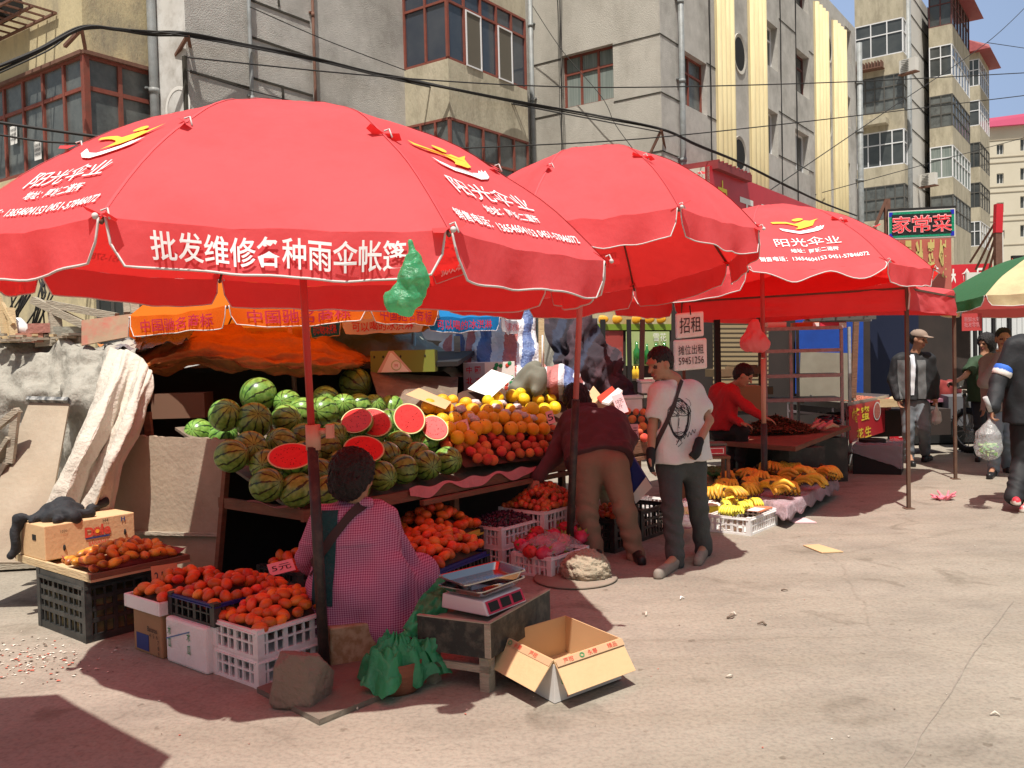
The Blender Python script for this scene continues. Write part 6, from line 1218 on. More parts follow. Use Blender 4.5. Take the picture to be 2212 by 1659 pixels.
# low banana table
c0 = G(1700, 1092, .2); cR = G(1807, 1033, .2); cL = G(1592, 1064, .2); cB = cR + (cL - c0)
bt = root('banana_table', V(c0.x, c0.y, 0), 'low table covered with grubby purplish cloth and banana bunches', 'table')
mb = MB(); CL = mat('purple_cloth', (.3, .2, .22), .85, c2=(.42, .33, .36), scale=8, bump=.8, bscale=25, dirt=(.15, .1, .1), dscale=6)
def tcl(i, j):
    i2, j2 = (i - .5) * 1.24 + .5, (j - .5) * 1.24 + .5; ci, cj = min(max(i2, 0), 1), min(max(j2, 0), 1); p = c0.lerp(cR, ci).lerp(cL.lerp(cB, ci), cj); o = max(abs(i2 - ci), abs(j2 - cj)); q = c0.lerp(cR, i2).lerp(cL.lerp(cB, i2), j2)
    return p.lerp(q, .3) + V(0, 0, -o * .95 + .01 * noise.noise(V(i * 9, j * 9, 2)) + (.02 * math.sin(i * 40 + j * 35) * (o > 0)))
mb.grid(tcl, 60, 50, CL); mb.build('cloth', bt, solid=.004)
mb = MB(); mb.hexa([p - V(0, 0, .05) for p in (c0, cR, cB, cL)] + [p - V(0, 0, .012) for p in (c0, cR, cB, cL)], WOODG); mb.build('tabletop', bt)
mb = MB(); CB = mat('cinder', (.2, .17, .15), .95, bump=.6, bscale=30); q = G(1650, 1125); mb.bx(q, V(.3, .06, 0), V(-.05, .3, 0), V(0, 0, .15), CB); mb.bx(G(1790, 1075) + V(-.35, .3, 0), V(.3, .06, 0), V(-.05, .3, 0), V(0, 0, .15), CB); mb.build('block', bt)
BSC = 1.35
GB = 'ripe banana bunches on the purplish cloth'
for i, (x, y) in enumerate(((440, 975), (520, 1020), (610, 1010), (690, 990), (760, 1015), (850, 1005), (960, 1015), (1050, 1030), (690, 1080), (860, 1085), (450, 1120), (640, 1170), (760, 1170), (830, 1130), (560, 1090), (930, 1060), (400, 1160), (540, 1150), (720, 1120), (480, 1050), (790, 1060), (590, 1130), (1010, 1060), (900, 1110), (650, 1050), (700, 1030), (580, 985), (800, 985), (500, 1090), (840, 1050))):
    bunch(BP, 1504.5 + .2561 * x, 752 + .2561 * y, .26 + .03 * (i % 3), 'ripe orange-yellow banana bunch on the purplish cloth', GB, sc=BSC)
bxm = MB(); q = G(1520, 1092, 0); bxm.bx(q + V_ * -.1, U_ * .55, V_ * .5, V(0, 0, .24), DC); solo(bxm, 'carton', 'low brown carton under the bananas left of the far umbrella pole', 'box')
for i, (x, y) in enumerate(((280, 1090), (230, 1180), (130, 1220), (180, 1150), (290, 1150), (320, 1060), (250, 1230), (120, 1180))): bunch(BP, 1504.5 + .2561 * x, 752 + .2561 * y, .28, 'spotted banana bunch in the low carton beside the T-shirt man', 'banana bunches in the low carton', sc=1.25)
s = SDF(.01); 
for k in range(6): s.cap(G(1525 + k * 5, 1012 + (k % 3) * 5, .34), G(1535 + k * 5, 1018, .3), .03, .045, .03)
o = s.build('green_leaves', mat('leaf_green', (.03, .12, .03), .6, bump=.5), wr=lambda X, Y, Z: .01 * n3(X * 30, Y * 30, Z * 30)); tag(o, 'dark green leafy bundle beside the T-shirt man\'s hip', 'leaves')
Pw2 = G(1621, 1158); crate('sunlit white crate of yellow bananas in front of the banana table', Pw2, U_, V_, .58, .4, .15, PW, nb=9)
for i, (x, y) in enumerate(((215, 1310), (260, 1340), (310, 1350), (360, 1330), (330, 1290), (410, 1300), (460, 1290), (380, 1370), (270, 1290), (500, 1280))): bunch(BPY, 1504.5 + .2561 * x, 752 + .2561 * y, .19, 'greenish yellow banana bunch in the sunlit white crate', 'yellow banana bunches in the white crate', rz=rnd.uniform(-2.4, -1.2), sc=.95)
mb = MB(); q = G(1637, 1105, .2); mb.bx(q, U_ * .16, V_ * .1, V(0, 0, .004), M('sign_white')); solo(mb, 'white_card', 'blank white card on the yellow banana crate', 'card')
mb = MB(); q = Pw2 + V(0, 0, .155); mb.bx(q + U_ * .3 + V_ * .03, U_ * .25, V_ * .3, V(0, 0, .012), ORP); solo(mb, 'cardboard_sheet', 'reddish cardboard edge in the yellow banana crate', 'cardboard')
yb = root('printed_box', G(1470, 1134), 'white and yellow carton lettered YU behind the T-shirt man\'s knee', 'box'); mb = MB(); p = G(1463, 1134); mb.bx(p, V(.42, 0, 0), V(0, .3, 0), V(0, 0, .17), M('sign_white')); mb.build('carton_body', yb); mb = MB(); mb.textp('YUM', p + V(.2, 0, .06), V(1, 0, 0), .05, INK, off=.004, bold=.03); mb.add([p + V(0, -.003, .1), p + V(.42, -.003, .1), p + V(.42, -.003, .165), p + V(0, -.003, .165)], [(0, 1, 2, 3)], M('sign_yellow')); mb.build('print', yb)
s = SDF(.012); s.cap(G(1482, 1120, .2), G(1486, 1085, .25), .09, .05, .06); o = s.build('plastic_bag', CLEARP, wr=lambda X, Y, Z: .012 * n3(X * 25, Y * 25, Z * 25)); tag(o, 'pink plastic bag sitting on the YU carton', 'bag')
# dried vegetable table
d0 = G(1718, 965, .58); dR = G(1838, 920, .62); dL = G(1544, 952, .58); dB = dR + (dL - d0)
dt = root('dried_goods_table', V(d0.x, d0.y, 0), 'brown tabletop piled with dried brown strips on black crates', 'table'); mb = MB(); mb.hexa([p - V(0, 0, .05) for p in (d0, dR, dB, dL)] + [d0, dR, dB, dL], WOOD); mb.build('tabletop', dt)
for f_, g2 in ((.1, .15), (.6, .2), (.12, .8), (.8, .8)): mb = MB(); p = d0.lerp(dR, f_).lerp(dL.lerp(dB, f_), g2); mb.bx(V(p.x, p.y, 0), V(.42, .1, 0), V(-.1, .3, 0), V(0, 0, d0.z - .055), PB); mb.build('support_crate', dt)
mb = MB(); rr = random.Random(8); TW2 = [mat('strip%d' % i, c, .8) for i, c in enumerate(((.2, .1, .04), (.32, .18, .08), (.12, .055, .03)))]
ctr = G(1690, 935, .62); ctr.y += .25
for _ in range(2300):
    a, r = rr.uniform(0, 6.28), rr.random() ** .6; h_ = .2 * (1 - r) ** .9; p = ctr + V(math.cos(a) * r * .5, math.sin(a) * r * .33, h_ * rr.uniform(.75, 1)); t = rr.uniform(0, 3.14); d = V(math.cos(t), math.sin(t), rr.uniform(-.5, .3)).normalized() * rr.uniform(.03, .075); e = V(-d.y, d.x, 0).normalized() * .006
    q = [p - d - e, p - d + e, p + d + e, p + d - e]; mid = V(0, 0, .008); mb.add([q[0], q[1], p + e + mid, p - e + mid, q[2], q[3]], [(0, 1, 2, 3), (3, 2, 4, 5)], rr.choice(TW2))
solo(mb, 'dried_strips', 'heap of dried brown vegetable strips on the brown tabletop', 'dried vegetables', kind='stuff')
for i in range(9):
    mb = MB(); p = G(1752 + i * 5, 925 - (i % 3) * 9, .66) ; mb.tube([p, p + V(.12, .1, .03), p + V(.22, .16, 0)], [.02, .028, .012], PINKT if i % 2 else mat('yam', (.5, .33, .22), .7), 8); solo(mb, 'yam', 'pinkish wrapped yam in the bundle right of the dried strips', 'yam', 'bundle of pinkish yams')
for i in range(8):
    mb = MB(); p = G(1775 + i * 7, 898 + (i % 3) * 8, .68); mb.ell(p + V(.05, .2, .0), (.045, .1, .04), mat('eggplant', (.02, .008, .02), .2, spec=.7), 12, 8, rot=Matrix.Rotation(i * .7, 3, 'Z')); solo(mb, 'eggplant', 'glossy dark eggplant on the back of the dried goods table', 'eggplant', 'eggplants behind the yams')
mb = MB(); mb.grid(lambda i, j: G(1548 + 70 * i, 948 - 12 * j, .6) + V(0, 0, .02 * abs(noise.noise(V(i * 8, j * 5, 0)))), 20, 10, PINKT); solo(mb, 'pink_bags', 'crumpled pink bags on the left end of the brown tabletop', 'bags')
sc2 = root('weighing_scale', G(1545, 990, .5), 'red weighing scale on a stool behind the T-shirt man\'s arm', 'scale'); p = D(1526, 985, 8.6); mb = MB(); mb.bx(p, V(.19, 0, 0), V(0, .2, 0), V(0, 0, .09), mat('scale_red', (.35, .03, .04), .4)); mb.bx(p + V(-.02, -.01, .1), V(.22, 0, 0), V(0, .22, 0), V(0, 0, .02), M('dark_frame')); mb.build('body', sc2)
mb = MB(); mb.bx(p + V(.02, -.004, .02), V(.15, 0, 0), V(0, .003, 0), V(0, 0, .055), M('sign_white')); mb.bx(p + V(.028, -.006, .026), V(.134, 0, 0), V(0, .003, 0), V(0, 0, .043), mat('scale_face', (.5, .02, .04), .4)); mb.build('display', sc2)
st2 = root('stool', V(p.x, p.y, 0), 'dark wooden stool under the red scale', 'stool'); mb = MB(); mb.bx(p + V(-.04, -.02, -.03), V(.27, 0, 0), V(0, .27, 0), V(0, 0, .025), WOOD); mb.build('seat', st2)
for dx in (-.03, .2):
    for dy in (0, .22): mb = MB(); mb.bx(V(p.x + dx, p.y + dy, 0), V(.03, 0, 0), V(0, .03, 0), V(0, 0, p.z - .03), WOOD); mb.build('leg', st2)
# peanut stall
q0 = G(1830, 884, .8); q1 = G(1921, 861, .82); q2 = G(1700, 872, .8); q1.z = q2.z = q0.z; q3 = q1 + (q2 - q0)
pn = root('peanut_stall', V(q0.x, q0.y, 0), 'metal tray stall with a red banner reading honey peanuts', 'stall'); ALU = mat('alu', (.35, .36, .37), .35, metal=.6); X1 = (q1 - q0).normalized(); X2 = (q2 - q0).normalized(); L1, L2 = (q1 - q0).length, (q2 - q0).length
mb = MB(); mb.bx(q0, X1 * L1, X2 * L2, V(0, 0, .01), ALU)
for o, d, L, n in ((q0, X1, L1, X2), (q0, X2, L2, X1), (q1, X2, L2, -X1), (q2, X1, L1, -X2)): mb.bx(o + V(0, 0, .011), d * L, n * .012, V(0, 0, .07), ALU)
mb.build('tray', pn)
for p in (q0, q1 - X1 * .04, q2 - X2 * .04, q3 - X1 * .04 - X2 * .04): mb = MB(); mb.bx(V(p.x, p.y, 0), X1 * .035, X2 * .035, V(0, 0, q0.z - .002), mat('angle', (.35, .28, .3), .6)); mb.build('leg', pn)
mb = MB(); mb.bx(V(q0.x, q0.y, .2), X1 * L1, X2 * .02, V(0, 0, .03), M('angle')); mb.bx(V(q0.x, q0.y, .68), X2 * L2, X1 * .02, V(0, 0, .03), M('angle')); mb.build('rail', pn)
bn = root('banner', V(q0.x, q0.y, .3), 'red cloth banner with yellow characters hanging on the peanut stall', 'banner'); nb_ = X1.cross(V(0, 0, 1)).normalized()
if nb_.y > 0: nb_ = -nb_
bo = q0 + nb_ * .02; bo.z = .36; mb = MB(); mb.bx(bo, X1 * L1, nb_ * .006, V(0, 0, .48), M('sign_red')); mb.build('cloth', bn); mb = MB()
for ch, a_, z_, w_ in (('蜂', .14, .34, .19), ('蜜', .34, .34, .2), ('花', .22, .08, .16), ('生', .4, .08, .16)): mb.textp(ch, bo + nb_ * .007 + X1 * (L1 * a_) + V(0, 0, z_), X1, .2 if z_ > .2 else .15, M('sign_yellow'), width=w_ * L1 * .95, off=.004, bold=.02)
mb.build('lettering', bn); mb = MB(); c = bo + nb_ * .012 + X1 * (L1 * .62) + V(0, 0, .33)
mb.add([c + X1 * (.09 * L1 * math.cos(t)) + V(0, 0, .13 * math.sin(t)) for t in [i * .2618 for i in range(24)]], [tuple(range(24))], M('sign_white')); mb.add([c + nb_ * .002 + X1 * (.075 * L1 * math.cos(t)) + V(0, 0, .11 * math.sin(t)) for t in [i * .2618 for i in range(24)]], [tuple(range(24))], mat('nut_print', (.35, .08, .06), .7, c2=(.55, .2, .15), scale=30)); 
for k in range(4): mb.ell(bo + nb_ * .007 + X1 * (L1 * .86) + V(0, 0, .1 + .09 * k), (.05, .004, .045), mat('nut_pink', (.6, .15, .12), .6), 10, 6)
mb.build('picture', bn)
mb = MB(); rr = random.Random(6); nm = [mat('peanut', (.5, .16, .09), .6), mat('peanut2', (.42, .12, .07), .6)]
for _ in range(800): a, b = rr.uniform(.3, .95), rr.uniform(.1, .75); p = q0 + X1 * (L1 * a) + X2 * (L2 * b) + V(0, 0, .03 + .05 * math.sin(a * 3.1) * math.sin(b * 3.1) * rr.uniform(.5, 1)); mb.ell(p, (.012, .009, .008), rr.choice(nm), 5, 4)
solo(mb, 'peanuts', 'heap of reddish peanuts in the metal tray', 'peanuts', kind='stuff')
mb = MB()
for k in range(14): p = q0 + X2 * (L2 * rr.uniform(.6, .95)) + X1 * (L1 * rr.uniform(.05, .5)) + V(0, 0, .03 + .02 * rr.random()); a = rr.uniform(0, 3); mb.add([p, p + V(.09 * math.cos(a), .09 * math.sin(a), .03), p + V(.05, .08, .05), p + V(-.05, .05, .02)], [(0, 1, 2, 3)], M('sign_white'))
solo(mb, 'paper_bags', 'small white bags at the left end of the metal tray', 'bags')
mb = MB(); mb.tube([q0 + X2 * (L2 * .45) + X1 * .1 + V(0, 0, .05), q0 + X2 * (L2 * .62) + X1 * .1 + V(0, 0, .14)], .012, ALU, 8); solo(mb, 'scoop_handle', 'metal scoop handle sticking up from the peanut tray', 'scoop')
mb = MB(); p = q3 + X1 * -.35 + V(0, 0, .09); mb.bx(p, X1 * .3, -X2 * .3, V(0, 0, .05), M('pale_wall')); mb.bx(p + V(0, 0, .06) - X1 * .03, X1 * .36, -X2 * .34, V(0, 0, .012), ALU); solo(mb, 'weighing_scale', 'flat pale scale at the back of the peanut stall', 'scale')
bk_ = G(1947, 1026); vb = G(1842, 1024) - bk_; mb = MB(); mb.bx(bk_, vb, V(.25, .5, 0), V(0, 0, .36), M('black')); solo(mb, 'black_box', 'black box draped in clear plastic in front of the peanut stall', 'box')
mb = MB(); mb.grid(lambda i, j: bk_ + vb * (1.03 - 1.06 * i) + V(-.01, -.02, 0) + (V(.25, .5, 0) * (j * 1.1) if j > .4 else V(0, -.01, 0)) + V(0, 0, .39 - (.4 - j) * (.75 * (.35 + i * .7)) * (j < .4) + .02 * noise.noise(V(i * 7, j * 7, 1))), 30, 20, mat('film', (.45, .42, .48), .25, alpha=.45, spec=.8, bump=1, bscale=14)); solo(mb, 'plastic_sheet', 'grey plastic film thrown over the black box', 'film')
mb = MB(); mb.lathe([(.1, 0), (.16, .0), (.165, .03), (.16, .055), (.1, .055), (.1, 0)], bk_ + vb * .7 + V(.15, .2, .37), M('black'), 24); solo(mb, 'rubber_ring', 'coiled black ring on top of the draped box', 'ring')
# metal rack
rk = root('metal_rack', G(1760, 900, .0), 'perforated grey metal rack, empty but for boxes on its top', 'rack'); RM = mat('rack_metal', (.4, .4, .4), .6, c2=(.25, .25, .25), scale=20); dR_ = 11.4
xs = [(1652, 11.5), (1707, 11.5), (1817, 11.4), (1834, 12.0), (1722, 12.0)]
for x, d in xs: mb = MB(); a_ = D(x, 706, d); mb.beam(V(a_.x, a_.y, a_.z), V(a_.x, a_.y, 0), .035, .035, RM); mb.build('leg', rk)
for y in (712, 760, 814, 866): mb = MB(); a_, b_ = D(1650, y, 11.5), D(1820, y, 11.4); b_.z = a_.z; mb.bx(a_ + V(0, -.02, 0), b_ - a_, V(.1, .6, 0), V(0, 0, .02), mat('shelf_dark', (.15, .15, .15), .6)); mb.bx(a_ + V(0, -.026, -.02), b_ - a_, V(0, .006, 0), V(0, 0, .045), RM); mb.build('shelf', rk)
for x0, x1, m, lab in ((1722, 1771, mat('box_orange', (.55, .15, .04), .6), 'orange box on top of the metal rack'), (1773, 1830, mat('box_red', (.6, .04, .07), .5), 'red and white box on top of the metal rack'), (1660, 1700, M('sign_white'), 'small white box at the left of the rack top')):
    mb = MB(); a_ = D(x0, 711, 11.55); b_ = D(x1, 711, 11.55); b_.z = a_.z; mb.bx(a_ + V(0, .02, .012), b_ - a_, V(0, .25, 0), V(0, 0, .075), m); mb.bx(a_ + (b_ - a_) * .72 + V(0, .017, .014), (b_ - a_) * .27, V(0, .003, 0), V(0, 0, .065), M('sign_white')); solo(mb, 'box', lab, 'box', name_=None) if False else solo(mb, 'goods_box', lab, 'box')
board('tall grey panel leaning behind the metal rack', [D(1725, 870, 12.4), D(1848, 870, 12.4), D(1850, 763, 12.6), D(1730, 760, 12.6)], .03, mat('panel_grey', (.14, .12, .09), .9, c2=(.2, .18, .14), scale=3), 'grey_panel')
mb = MB(); mb.beam(D(1843, 860, 12.2), D(1849, 694, 12.2), .07, .05, WOOD); solo(mb, 'post', 'reddish wooden post right of the metal rack', 'post')
mb = MB(); a_ = onf(1720, 840, .1); fq(mb, 1718, 690, 1865, 850, mat('blue_sheet', (.01, .07, .38), .6, c2=(.01, .05, .28), scale=2, bump=.5, bscale=5), .12); solo(mb, 'blue_sheet', 'bright blue sheet hung behind the metal rack', 'sheet')
mb = MB(); 
for k in range(16): y = 692 + k * 10; fq(mb, 1540, y, 1660, y + 6, mat('shutter', (.36, .27, .15), .6), .12); fq(mb, 1540, y + 6, 1660, y + 10, mat('shutter_dark', (.12, .09, .06), .7), .1)
solo(mb, 'roller_shutter', 'tan ribbed roller shutter behind the crouching vendor', 'shutter')
mb = MB(); rr = random.Random(5)
for k in range(9): p = D(1590 + rr.uniform(-25, 35), 845 + rr.uniform(-60, 30), 12.0); mb.box(p, (rr.uniform(.3, .6), .3, .1), mat('bundle', (.16, .11, .06), .8), rz=rr.uniform(-.3, .3))
solo(mb, 'wrapped_bundles', 'dim stack of wrapped bundles behind the crouching vendor', 'bundles')
mb = MB(); p = D(1590, 860, 10.9); mb.box(p, (.55, .35, .3), mat('carton_dim', (.28, .2, .1), .9)); solo(mb, 'carton', 'dim yellowish carton behind the crouching vendor', 'box')
# pink bag on the far pole
s = SDF(.012); s.cap(D(1630, 700, 8.7), D(1628, 735, 8.7), .05, .11, .06).cap(D(1615, 740, 8.7), D(1645, 742, 8.7), .07, .08, .05); o = s.build('plastic_bag', mat('bag_pink', (.8, .3, .32), .4, trans=.5, tcol=(.9, .3, .3)), wr=lambda X, Y, Z: .012 * n3(X * 30, Y * 30, Z * 12)); tag(o, 'pink plastic bags hanging from the far umbrella pole', 'bag')
# dark meat stall, basket and red stall board beyond the cap man
mb = MB(); a_ = G(2060, 880, .6); mb.bx(D(1975, 870, 14) * 1 + V(0, 0, 0), V(.0, .0, 0) + V(1.9, .0, 0), V(0, .9, 0), V(0, 0, .05), mat('stall_top', (.3, .12, .17), .6)); mb.bx(D(1975, 960, 14) + V(.05, .1, 0), V(1.8, 0, 0), V(0, .7, 0), V(0, 0, .62), M('black')); solo(mb, 'butcher_table', 'dusky purple-topped stall beyond the man in the cap', 'table')
s = SDF(.03); 
for k in range(9): s.cap(D(1996 + k * 7, 856 - 9 * (k % 3), 14.4), D(2004 + k * 7, 846, 14.5), .12, .09, .08)
o = s.build('red_heap', mat('meat', (.28, .04, .03), .5, c2=(.15, .02, .02), scale=5), wr=lambda X, Y, Z: .03 * n3(X * 8, Y * 8, Z * 8)); tag(o, 'dark red heap of goods on the purple-topped stall', 'goods')
mb = MB(); p = D(1900, 880, 12.6); mb.grid(lambda i, j: p + V(-.65 + 1.15 * i, .5 * j, .06 + .12 * abs(2 * i - 1) ** 3), 16, 4, WOODY); mb.bx(p + V(-.62, .0, 0), V(1.1, 0, 0), V(0, .02, 0), V(0, 0, .12), WOODY); solo(mb, 'flat_basket', 'flat woven basket on the dark bench behind the cap man', 'basket')
mb = MB(); mb.bx(D(1868, 945, 12.8), V(1.3, .1, 0), V(0, .6, 0), V(0, 0, .38), M('dark_inside')); solo(mb, 'dark_bench', 'dark bench carrying the flat basket', 'bench')
rb = root('stall_board', G(1900, 960), 'small red stall board with white writing beside the banner', 'sign'); p = G(1932, 962); mb = MB(); mb.bx(p + V(0, 0, .06), V(.5, .25, 0), V(-.04, .08, 0), V(0, 0, .36), M('sign_red')); mb.build('board', rb); mb = MB(); mb.textp('豆腐 干\n豆皮', p + V(.25, .11, .24), V(.5, .25, 0), .24, M('sign_white'), off=.01); mb.build('lettering', rb)
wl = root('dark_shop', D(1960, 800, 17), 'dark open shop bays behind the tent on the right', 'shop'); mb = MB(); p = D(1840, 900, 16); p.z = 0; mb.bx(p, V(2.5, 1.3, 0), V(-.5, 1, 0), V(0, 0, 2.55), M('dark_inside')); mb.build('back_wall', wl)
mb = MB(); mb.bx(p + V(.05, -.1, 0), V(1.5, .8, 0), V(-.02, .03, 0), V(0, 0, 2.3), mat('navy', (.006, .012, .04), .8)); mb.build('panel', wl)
# litter
mb = MB(); q = [G(1690, 1121), G(1715, 1131), G(1764, 1131), G(1740, 1121)]; mb.hexa([p + V(0, 0, .003) for p in q] + [p + V(0, 0, .012) for p in q], PINKP); solo(mb, 'cardboard_scrap', 'pinkish cardboard scrap by the cinder block', 'cardboard')
mb = MB(); q = [G(1735, 1180), G(1775, 1196), G(1822, 1194), G(1768, 1178)]; mb.hexa([p + V(0, 0, .003) for p in q] + [p + V(0, 0, .01) for p in q], CARD); solo(mb, 'cardboard_scrap', 'flat brown cardboard scrap alone on the sunny street', 'cardboard')
s = SDF(.008); c = G(2038, 1080)
for k in range(14): a = k * 2.4; s.cap(c + V(.05 * math.cos(a), .05 * math.sin(a), .02), c + V(.12 * math.cos(a + .4), .1 * math.sin(a + .4), .03 + .05 * (k % 3) / 2), .014, .01, .015)
o = s.build('pink_litter', mat('litter_pink', (.75, .2, .26), .6)); tag(o, 'crumpled pink plastic litter near the tent leg', 'litter')
for (x, y, r, m, lab) in ((1478, 1292, .022, M('sign_white'), 'crumpled white paper scrap on the street'), (1570, 1335, .03, M('chip_dark'), 'curled dark twig on the street'), (1590, 1328, .02, M('chip_light'), 'broken pale stick on the street'), (1655, 1350, .025, M('chip_dark'), 'small black twig at right'), (1688, 1275, .02, M('chip_dark'), 'little dark leaf in the sun'), (772, 1532, .02, M('chip_light'), 'yellowish peel below the front slab'), (1568, 1462, .02, M('chip_light'), 'pale chip right of the open box'), (2160, 1545, .02, M('chip_light'), 'pale chip near the slab joint'), (1395, 1330, .025, M('chip_light'), 'bent straw lying right of the open box')):
    mb = MB(); p = G(x, y, .006); a = x * .1; mb.tube([p, p + V(r * math.cos(a), r * math.sin(a), r * .5), p + V(2 * r * math.cos(a + .6), 2 * r * math.sin(a + .6), .002)], [r * .22, r * .3, r * .12], m, 6); solo(mb, 'litter_scrap', lab, 'litter')
# ---------------------------------------------------------------- signs over the right stalls
a_ = D(1919, 517, 15); b_ = D(2064, 511, 14.6); hh = (D(1920, 457, 15) - a_).z; X = b_ - a_; nn = X.cross(V(0, 0, 1)).normalized(); 
if nn.y > 0: nn = -nn
ls = root('neon_sign', a_, 'black box sign with red outlined characters and a green and blue glitter border', 'sign'); mb = MB(); mb.bx(a_, X, -nn * .16, V(0, 0, hh), M('pale_wall')); mb.build('housing', ls); mb = MB()
q = lambda s_, z_, o=.004: a_ + X * s_ + V(0, 0, hh * z_) + nn * o
mb.quad(q(.015, .04), q(.985, .04), q(.985, .96), q(.015, .96), mat('glitter_green', (.01, .2, .1), .3, c2=(.02, .35, .2), scale=60, contrast=.08)); 
for x0, x1, z0, z1 in ((.015, .07, .04, .2), (.93, .985, .04, .2), (.015, .07, .8, .96), (.93, .985, .8, .96)): mb.quad(q(x0, z0, .006), q(x1, z0, .006), q(x1, z1, .006), q(x0, z1, .006), mat('glitter_blue', (.02, .03, .45), .3))
mb.quad(q(.055, .13, .008), q(.945, .13, .008), q(.945, .87, .008), q(.055, .87, .008), M('black')); mb.build('border', ls); mb = MB()
for k, ch in enumerate('家常菜'):
    p = q(.205 + .3 * k, .5, .012); mb.textp(ch, p, X, hh * .62, mat('neon_pink', (.85, .4, .4), .5, emit=.25), width=hh * .64, bold=.02, off=.004); mb.textp(ch, p + nn * .006, X, hh * .56, mat('neon_red', (.75, .02, .03), .5, emit=.25), width=hh * .6, bold=-.005, off=.004)
mb.build('characters', ls); mb = MB(); mb.bx(a_ + V(0, 0, hh) - X * .01, X * 1.02, -nn * .2, V(0, 0, .04), M('black')); mb.build('cap', ls)
mb = MB(); mb.beam(D(1919, 640, 15.1), D(1916, 430, 15.1), .09, .06, M('rust')); mb.beam(D(1914, 433, 15.1), D(1884, 505, 15.2), .07, .05, M('rust')); solo(mb, 'sign_post', 'rusty post and brace left of the neon sign', 'post')
fs = root('shop_sign', D(1925, 640, 15.6), 'tall faded red board with large gold characters under the neon sign', 'sign'); a_ = D(1925, 648, 15.4); b_ = D(2056, 648, 15.2); b_.z = a_.z; X = b_ - a_; hh = (D(1925, 512, 15.4) - a_).z; mb = MB(); mb.bx(a_, X, V(0, .12, 0), V(0, 0, hh), M('faded_red')); mb.build('board', fs); mb = MB()
for k, ch in enumerate('味居尚菜馆'): mb.textp(ch, a_ + X * (.12 + .19 * k) + V(0, -.002, hh * .62), V(1, 0, 0), hh * .62, M('faded_gold'), width=X.length * .185, off=.005, bold=.045)
mb.build('characters', fs)
sr = root('shop_row', D(2100, 720, 32), 'low far shops closing the street, with a grey canopy over a red sign', 'building'); p = D(2055, 700, 32); p.z = 0; mb = MB(); mb.bx(p, V(7, -1.5, 0), V(1, 5, 0), V(0, 0, 3.6), M('pale_wall')); mb.bx(p + V(-.3, -1.2, 3.3), V(4.6, -.3, 0), V(0, 1.2, 0), V(0, 0, .15), mat('canopy_grey', (.3, .31, .33), .5)); mb.build('wall', sr)
mb = MB(); mb.bx(p + V(-.2, -.35, 0), V(2.2, 0, 0), V(0, .3, 0), V(0, 0, 2.6), M('dark_inside')); mb.build('door', sr)
rs2 = root('shop_sign', D(2060, 640, 31), 'far red sign with white characters for food, behind the bracing rods', 'sign'); a_ = D(2052, 632, 30.2); b_ = D(2144, 624, 30.0); b_.z = a_.z; X = b_ - a_; hh = (D(2056, 572, 30.2) - a_).z; mb = MB(); mb.bx(a_, X, V(0, .15, 0), V(0, 0, hh), M('sign_red')); mb.build('board', rs2); mb = MB()
for k, ch in enumerate('大食品'): mb.textp(ch, a_ + X * (.08 + .32 * k) + V(0, -.002, hh * .55), V(1, 0, 0), hh * .6, M('sign_white'), off=.01, width=X.length * .27, bold=.03)
mb.build('characters', rs2)
bb2 = MB(); a_ = D(2088, 622, 29); bb2.bx(a_, V(.9, 0, 0), V(0, .1, 0), V(0, 0, .5), M('pale_wall')); solo(bb2, 'propped_sheet', 'blank white panel propped in front of the far red sign', 'panel')
mb = MB(); mb.beam(D(2157, 650, 22), D(2155, 500, 22), .16, .12, M('rust')); mb.beam(D(2155, 503, 22), D(2157, 441, 22), .17, .14, M('sign_red')); solo(mb, 'sign_post', 'tall thin red and rusty post against the cream building', 'post')
for k, (x0, y0, x1, y1) in enumerate(((2150, 480, 2096, 556), (2150, 495, 2108, 572), (2150, 512, 2118, 590), (2150, 535, 2126, 610))): mb = MB(); mb.tube([D(x0, y0, 22), D(x1, y1 + 10, 24)], .03, M('rust'), 6); solo(mb, 'bracing_rod', ['highest', 'second highest', 'third highest', 'lowest'][k] + ' of the rusty rods bracing the tall red post', 'rod')
mb = MB(); a_ = D(2164, 610, 23); mb.bx(a_, V(.3, .9, 0), V(.05, 0, 0), V(0, 0, 1.3), M('pale_wall')); solo(mb, 'side_sign', 'pale narrow sign seen edge-on right of the red post', 'sign')
ds = root('small_sign', D(2195, 590, 24), 'small dark sign with red characters at the right edge', 'sign'); mb = MB(); a_ = D(2188, 592, 24); mb.bx(a_, V(.6, 0, 0), V(0, .1, 0), V(0, 0, .5), M('black')); mb.build('board', ds); mb = MB(); mb.textp('刘氏', a_ + V(.25, 0, .25), V(1, 0, 0), .35, red, off=.01); mb.build('characters', ds)
ts = root('lightbox_sign', D(1743, 692, 11.6), 'grey framed light box sign just below the tent edge', 'sign'); a_ = D(1743, 694, 11.6); b_ = D(1893, 690, 11.4); b_.z = a_.z; X = b_ - a_; mb = MB(); mb.bx(a_, X, V(0, .1, 0), V(0, 0, .3), M('dark_frame')); mb.bx(a_ - V(.02, .004, .02), V(X.x + .04, 0, 0), V(0, .1, 0), V(0, 0, .03), RM); mb.build('board', ts); mb = MB()
for k, ch in enumerate('烧烤肉串店'): mb.textp(ch, a_ + X * (.1 + .2 * k) + V(0, 0, .16), V(1, 0, 0), .2, M('neon_pink'), off=.008, width=.16, bold=.02)
mb.build('characters', ts)
